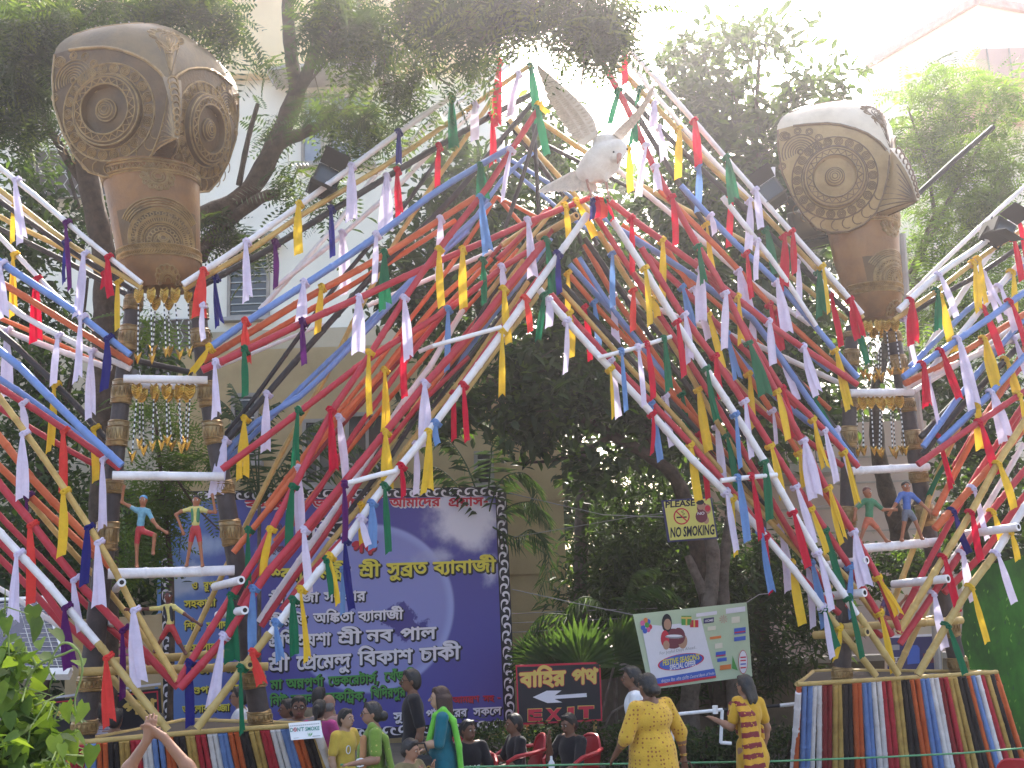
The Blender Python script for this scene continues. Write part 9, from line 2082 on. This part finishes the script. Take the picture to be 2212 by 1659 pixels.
def s_extra(c):
 U, T = c['U'], c['T']
 rows = []
 for k in np.linspace(-1, 1.6, 11):
  rows.append([U(.15 - k * .035, -.10, 1.30), U(.165 - k * .03, .0, 1.455), U(.17 - k * .06, .12, 1.30), U(.19 - k * .085, .16, 1.0), U(.20 - k * .105, .19, .72), U(.21 - k * .115, .20, .45)])
 drape(c, rows, .026, SARIB, 'pallu')
 drape(c, [[U(-.16, .02, 1.02 + k * .04), U(.0, -.14, 1.10 + k * .05), U(.14, -.10, 1.28 + k * .04)] for k in range(4)], .035, SARIB, 'sari_front')
 sh, el, wr = c['arms'][1]
 b = MB(); b.tube([wr + Vector((0, -.02, .06)), wr + Vector((0, -.02, .14))], .028, 8); tag(b.build('paper_cup', WHITEP, None, loc=wr), 'white paper cup held by the woman in the yellow and maroon sari', 'cup')
person('woman in yellow sari with maroon printed pallu, seen from behind', 1610, 1459, 1.58, -142, SARIY, SARIY, hair=('long', HAIRM), low='skirt', sleeve=.32, fat=1.0, armR=[(.06, -.06, -.22), (-.02, -.23, .06)], armL=[(-.08, .02, -.27), (.0, -.08, -.24)], extra=s_extra, glasses=True, headturn=-5, skin=SKIN)
person('tall young man in black t-shirt standing in profile before the blue banner', 890, 1447, 1.72, -82, F_['black'], F_['denim'], sleeve=.42, glasses=True, armL=[(-.03, .05, -.28), (0, -.06, -.26)], armR=[(.05, .06, -.28), (.0, -.05, -.26)], skin=SKIN2)
def d_extra(c):
 U, T = c['U'], c['T']; rows = []
 for k in np.linspace(-1, 1, 6): rows.append([U(.10 - k * .03, -.13, 1.18), U(.11 - k * .03, -.06, 1.42), U(.10 - k * .035, .02, 1.475), U(.08 - k * .05, .12, 1.36), U(.06 - k * .07, .17, 1.1), U(.05 - k * .08, .19, .8), U(.04 - k * .09, .2, .5)])
 drape(c, rows, .026, LIME, 'dupatta')
 sh, el, wr = c['arms'][1]; p = wr + Vector((.03, -.04, -.17)); b = MB(); b.box(p, (.26, .10, .18), Matrix.Rotation(R(8), 3, 'Z'), bev=.03); b.tube([p + Vector((-.1, 0, .08)), p + Vector((-.06, 0, .2)), p + Vector((.06, 0, .2)), p + Vector((.1, 0, .08))], .010, 6)
 for i in range(5): b.tube([p + Vector((-.1 + i * .05, -.055, -.02 + .02 * (i % 2) + .015 * math.sin(t) )) + Vector((.015 * math.cos(t), 0, 0)) for t in np.arange(8) * .785], .005, 4, closed=True, mi=1)
 tag(b.build('handbag', [BLACKM, GOLDFOIL], None, smooth=False, loc=p), 'dark handbag with metal rings on the arm of the woman with lime dupatta', 'handbag')
person('woman with brown bobbed hair, teal kurta and lime green dupatta down her back', 953, 1484, 1.60, -88, F_['teal'], F_['teal'], hair=('bob', HAIRB), low='kurta', sleeve=.5, armR=[(.04, -.04, -.24), (-.02, -.24, -.02)], armL=[(-.05, -.02, -.26), (.0, -.2, -.1)], extra=d_extra, skin=SKIN3)
def g_extra(c):
 U, T = c['U'], c['T']; rows = []
 for k in np.linspace(-1, 1, 7): rows.append([U(-.02 - k * .03, -.15, 1.02), U(.07 - k * .04, -.13, 1.25), U(.12 - k * .04, -.02, 1.465), U(.12 - k * .05, .11, 1.34), U(.10 - k * .07, .17, 1.05), U(.08 - k * .085, .19, .7)])
 drape(c, rows, .028, SARIG, 'pallu')
 drape(c, [[U(.17, -.11, 1.36), U(.16, -.12, 1.1), U(.15, -.13, .8)]], .032, GOLDB, 'gold_border')
 sh, el, wr = c['arms'][1]; b = MB()
 for o in (0, .014): b.tube([wr - (wr - el).normalized() * (.03 + o) + Vector((.034 * math.cos(t), .01 * math.sin(t), .034 * math.sin(t))) for t in np.arange(12) / 12 * 6.283], .006, 5, closed=True)
 b.build('bangle', WHITEP, c['root'])
person('woman with spectacles and low bun in green and gold sari', 806, 1517, 1.52, -80, SARIG, SARIG, hair=('bun', HAIRM), low='skirt', sleeve=.36, fat=1.12, armR=[(.06, .0, -.25), (.0, -.2, -.02)], glasses=True, extra=g_extra, skin=SKIN)
def y_extra(c):
 U = c['U']; q = MB(); q.tube([U(-.09, -.115, 1.24) + c['M'] @ Vector((.035 * math.cos(t), 0, 0)) + Vector((0, 0, .04 * math.sin(t))) for t in np.arange(12) / 12 * 6.283], .005, 4, closed=True); q.build('badge', WHITEP, c['top'])
person('boy in yellow polo shirt looking to the right', 745, 1532, 1.45, 62, F_['yellow'], F_['denim'], Y=11.9, sleeve=.36, armL=[(-.05, .02, -.25), (.0, -.05, -.22)], armR=[(.05, -.06, -.2), (-.02, -.12, .18)], extra=y_extra, skin=SKIN3)
person('girl with ponytail and magenta top, seen from behind beside the pedestal', 689, 1513, 1.50, 172, F_['magenta'], F_['denim'], Y=12.6, hair=('pony', HAIRM), sleeve=.3, skin=SKIN2, armL=[(-.10, .0, -.25), (-.03, -.04, -.24)])
person('bald elderly man in pale pink shirt, seen from behind', 709, 1501, 1.62, 165, F_['pink'], F_['grey'], hair=('bald', HAIRG), Y=13.2, skin=SKIN)
person('man with dark hair whose head shows above the bald man', 688, 1486, 1.66, 160, F_['khaki'], F_['grey'], Y=13.9, skin=SKIN2)
person('round faced man with spectacles facing the camera behind the pedestal', 645, 1507, 1.62, 12, F_['grey'], F_['grey'], Y=12.9, fat=1.2, glasses=True, skin=SKIN2, head_s=1.12)
person('man in profile partly hidden behind the round faced man', 624, 1511, 1.62, -70, F_['khaki'], F_['grey'], Y=13.5, skin=SKIN2)
person('man with spectacles and white shirt in profile behind the pedestal', 520, 1484, 1.66, -82, F_['white'], F_['grey'], Y=13.2, glasses=True, skin=SKIN)
person('man in plaid shirt seen from behind beside the left post', 210, 1521, 1.66, 172, PLAID, F_['grey'], Y=12.9, skin=SKIN2)
person('man with greying hair seen from behind under the red ribbon', 249, 1532, 1.64, 178, PLAID, F_['grey'], Y=12.6, skin=SKIN2)
person('dark haired man seen from behind, left of the blue banner', 340, 1542, 1.60, 170, F_['black'], F_['grey'], Y=13.2, skin=SKIN2)
person('short dark haired person seen from behind under the crossing tan poles', 365, 1566, 1.52, 185, F_['black'], F_['grey'], Y=12.8, skin=SKIN2)
person('child in dark red top behind the pedestal by the white shirted man', 462, 1552, 1.35, -60, F_['darkred'], F_['grey'], Y=13.0, skin=SKIN2)
person('child in olive shirt resting chin on one hand', 884, 1597, 1.28, 58, F_['olive'], F_['denim'], sleeve=.4, armL=[(-.04, -.08, -.2), (.05, -.12, .14)], armR=[(.04, -.12, -.19), (-.10, -.12, .17)], headturn=12, tilt=12, skin=SKIN)
def seat_under(lab):
 def fn(c):
  chair(lab, tuple(c['base'] + c['M'] @ Vector((0, .03, 0))), math.atan2(c['M'][1][0], c['M'][0][0]))
 return fn
def a_extra(c):
 seat_under('red plastic chair under the seated man with letters on his shirt')(c)
 U = c['U']; V, Fc = latin_mesh('ALAS', .03); mx = V[:, 0].max(); q = MB(); W_ = []
 for v in V:
  xx = (v[0] / mx - .5) * .19; W_.append(tuple(U(xx, -.128 - .004 + .9 * xx * xx, 1.17 + v[1] * .055)))
 q.add(np.array(W_), Fc); q.build('shirt_lettering', WHITEP, c['top'], smooth=False)
person('seated man in black t-shirt with white letters, turned to the camera', 1010, 1556, 1.68, 22, F_['black'], F_['black'], Y=13.3, sit=True, skin=SKIN2, headturn=20, armL=[(-.05, -.10, -.24), (.05, -.22, -.04)], armR=[(.05, -.10, -.24), (-.03, -.22, -.04)], extra=a_extra)
def b_extra(c):
 seat_under('red plastic chair under the seated man reaching out his hand')(c)
person('seated man in black t-shirt reaching a hand to the left', 1112, 1543, 1.68, -72, F_['black'], F_['black'], Y=13.5, sit=True, skin=SKIN2, armL=[(-.05, -.10, -.22), (.0, -.26, .0)], armR=[(.05, -.08, -.25), (.0, -.26, -.01)], extra=b_extra)
def c_extra(c):
 seat_under('red plastic chair with raised armrests under the man touching his face')(c)
 wr = c['arms'][1][2]; b = MB(); p = c['base'] + Vector((-.24, -.42, .50)); b.tube([p, p + Vector((0, 0, .13)), p + Vector((0, 0, .16)), p + Vector((0, 0, .20))], [.035, .035, .016, .014], 10); tag(b.build('water_bottle', WHITEP, None, loc=p), 'white plastic bottle at the knee of the rightmost seated man', 'bottle')
person('seated man in black t-shirt and jeans touching his face', 1230, 1542, 1.68, -50, F_['black'], F_['denim'], Y=13.2, sit=True, skin=SKIN2, tilt=14, armL=[(-.06, -.14, -.2), (.12, -.10, .22)], armR=[(.06, -.12, -.24), (-.04, -.22, -.06)], extra=c_extra)
chair('red plastic chair cut by the right edge of the photo', (P(2196, 1580, 10.6).x, 10.6, 0), R(150))
# person with raised clasped hands in the near foreground
YN = 5.9
def wl(x, y, d=0): return P(x, y, YN + d)
def up_extra(c):
 wr = wl(357, 1597); d = (wl(353, 1592) - wl(415, 1668)).normalized(); b = MB(); a = d.orthogonal().normalized(); e = d.cross(a)
 b.tube([wr - d * .004 + (a * math.cos(t) + e * math.sin(t)) * .036 for t in np.arange(18) / 18 * 6.283], .008, 6, closed=True); b.build('wristband', WHITEP, c['root'])
person('person in the foreground with both arms raised and hands clasped overhead', 342, 1690, 1.50, 180, F_['khaki'], F_['denim'], Y=6.0, sleeve=.3, skin=SKIN, h=.0075,
 world_arms={-1: (wl(432, 1690, .02), wl(354, 1593)), 1: (wl(258, 1692, .02), wl(317, 1600))}, hdir={-1: tuple(wl(308, 1562) - wl(354, 1593)), 1: tuple(wl(326, 1558) - wl(317, 1600))})

# ================================================================ white dove
YD = 11.5
zv = lambda x, y: (1061.8 + x / 3.571, y / 3.571)
D3 = lambda x, y, d=0.0: P(*zv(x, y), YD + d)
uD = pxm(YD) / 3.571
DVW = mat('dove_white', (.86, .82, .79), rough=.7, col2=(.76, .71, .67), scale=14, bump=.5, bscale=45); DVP = mat('dove_pink', (.50, .27, .22), rough=.6); DVG = mat('dove_shade', (.80, .73, .68), rough=.7, scale=20, bump=.4)  # slightly darker feather colour for wings and tail
dv = thing('dove', 'white sculpted dove with raised wings perched at the apex of the arch', 'bird statue', D3(840, 1480))
b = Body(.06)
b.chain([D3(960, 1140, -.12), D3(930, 1180, -.10), D3(870, 1230, 0), D3(800, 1290, .06), D3(720, 1330, .12)], [62 * uD, 78 * uD, 135 * uD, 130 * uD, 75 * uD]); b.ell(D3(988, 1150, -.16), (62 * uD, 66 * uD, 70 * uD)).ell(D3(880, 1100, .02), (110 * uD, 100 * uD, 70 * uD))
b.cap(D3(770, 1360, .02), D3(765, 1400, .02), 26 * uD, 12 * uD).cap(D3(880, 1360, -.02), D3(885, 1395, -.02), 30 * uD, 12 * uD); b.ell(D3(975, 1215, -.2), (34 * uD, 30 * uD, 26 * uD))
b.build('body', DVW, dv, .012)
def wing(lead, trail, thick, n=15, dep=0.0, dd=0.0):
 """lead/trail: matching lists from root to tip"""
 m = MB(); L = [D3(*p, dep + dd * i / (len(lead) - 1)) for i, p in enumerate(lead)]; T_ = [D3(*p, dep + dd * i / (len(trail) - 1) + .04) for i, p in enumerate(trail)]
 def at(A, t): s_ = t * (len(A) - 1); i = min(int(s_), len(A) - 2); return A[i].lerp(A[i + 1], s_ - i)
 K = 6; nu = 40; g = []; g2 = []
 for i in range(nu):
  t = i / (nu - 1); p, q = at(L, t), at(T_, t)
  sc = 1 + .06 * ((i % 3) - 1)
  for k in range(K):
   f_ = k / (K - 1); w = p + (q - p) * f_ * (sc if k == K - 1 else 1); th = thick * (1 - f_) ** .7 + .006 + .008 * ((i % 3) == 1) * (f_ > .25)
   g.append(tuple(w + Vector((0, -th, 0)))); g2.append(tuple(w + Vector((0, th, 0))))
 m.grid(np.array(g), nu, K); m.grid(np.array(g2)[:], nu, K)
 ed = [i * K for i in range(nu)]; A = np.array(g); Bq = np.array(g2)
 m.grid(np.concatenate([A[::K], Bq[::K]]), 2, nu); m.grid(np.concatenate([A[K - 1::K], Bq[K - 1::K]]), 2, nu)
 w_ = m.build('wing', DVW, dv)
 fm = MB()
 for r_, (f0, f1) in enumerate(((.12, .45), (.38, .75), (.68, 1.06))):
  for i in range(2, nu - 1, 1 if r_ else 2):
   t = i / (nu - 1); t2 = min(1, t + .035); p, q = at(L, t), at(T_, t); p2, q2 = at(L, t2), at(T_, t2)
   a_, e_ = p + (q - p) * f0, p2 + (q2 - p2) * f1; sd = (at(L, min(1, t + .01)) - at(L, t - .01)).normalized() * .016; o = Vector((0, -.022 - .004 * (i % 2) - .006 * (2 - r_) - thick * (1 - f0) ** .7, 0)); o2 = Vector((0, -.012 - .004 * (i % 2), 0))
   fm.add([tuple(a_ + o - sd * .6), tuple(a_.lerp(e_, .6) + o2 - sd), tuple(e_ + o2), tuple(a_.lerp(e_, .6) + o2 + sd), tuple(a_ + o + sd * .6)], [(0, 1, 2), (0, 2, 4), (4, 2, 3)])
 fm.build('feathers', DVG, w_, smooth=False)
wing([(820, 1040), (790, 940), (740, 870), (650, 770), (560, 690), (480, 620), (350, 512)], [(700, 1130), (600, 1030), (540, 930), (510, 880), (450, 790), (410, 680), (352, 530)], .05, dd=-.1)
wing([(930, 1050), (1000, 980), (1070, 915), (1130, 850), (1190, 760), (1240, 680), (1265, 632)], [(1010, 1085), (1060, 1020), (1110, 960), (1160, 890), (1205, 810), (1240, 745), (1268, 640)], .05, dep=-.05, dd=-.7)
m = MB(); rt = D3(690, 1320, .12); pts = [(365, 1482), (480, 1476), (590, 1474), (700, 1476), (810, 1480)]
for i in range(17):
 t = i / 16; s_ = t * 4; k = min(int(s_), 3); f_ = s_ - k; e_ = D3(pts[k][0] * (1 - f_) + pts[k + 1][0] * f_, pts[k][1] + 6 * (i % 2), .16 - .008 * (i % 3)); r0 = rt + Vector(((t - .5) * .16, 0, 0)); d = (e_ - r0); sd = Vector((d.z, 0, -d.x)).normalized() * .030
 m.add([tuple(r0 - sd * .5 + Vector((0, -.012, 0))), tuple(r0 + d * .8 - sd), tuple(r0 + d * .98 - sd * .5), tuple(e_), tuple(r0 + d * .98 + sd * .5), tuple(r0 + d * .8 + sd), tuple(r0 + sd * .5)], [(0, 1, 2), (0, 2, 3), (0, 3, 4), (0, 4, 5), (0, 5, 6)])
 m.tube([r0 + Vector((0, -.016, 0)), e_ + Vector((0, -.006, 0))], .005, 4)
m.build('tail', DVG, dv, smooth=False)
m = MB(); m.tube([D3(985, 1195, -.26), D3(982, 1225, -.30), D3(970, 1262, -.30)], [.030, .024, .006], 8); m.build('beak', DVP, dv)
m = MB()
for x, y, d in ((942, 1172, -.30), (1046, 1150, -.20)): m.tube([D3(x, y, d), D3(x + 4, y - 2, d - .02)], [.012, .004], 8)
m.build('eye', EYEB, dv)
for pp in ([(735, 1385), (745, 1440), (768, 1495)], [(880, 1385), (893, 1450), (905, 1512)]):
 m = MB(); W_ = [D3(x, y, 0) for x, y in pp]; m.tube(W_, [.016, .013, .013], 7)
 for dx, dy in ((-30, 12), (5, 28), (34, 20)): m.tube([W_[-1], D3(pp[-1][0] + dx * .6, pp[-1][1] + dy * .5, -.05), D3(pp[-1][0] + dx, pp[-1][1] + dy + 8, -.03)], [.013, .011, .005], 5)
 m.build('leg', DVP, dv)
# ================================================================ added haze volume imitating lens veil
hz = MB(); hz.box((0, 16, 9.0), (90, 76, 20))
hm = bpy.data.materials.new('dusty_air'); hm.use_nodes = True
hn = hm.node_tree; hn.nodes.remove(hn.nodes['Principled BSDF'])
pv = hn.nodes.new('ShaderNodeVolumePrincipled'); pv.inputs['Color'].default_value = (.95, .92, .98, 1); pv.inputs['Density'].default_value = .0014; pv.inputs['Anisotropy'].default_value = .78
hn.links.new(pv.outputs[0], hn.nodes['Material Output'].inputs['Volume'])
tag(hz.build('haze', hm, None, smooth=False), 'thin sunlit dust haze filling the whole yard', 'haze', kind='stuff')
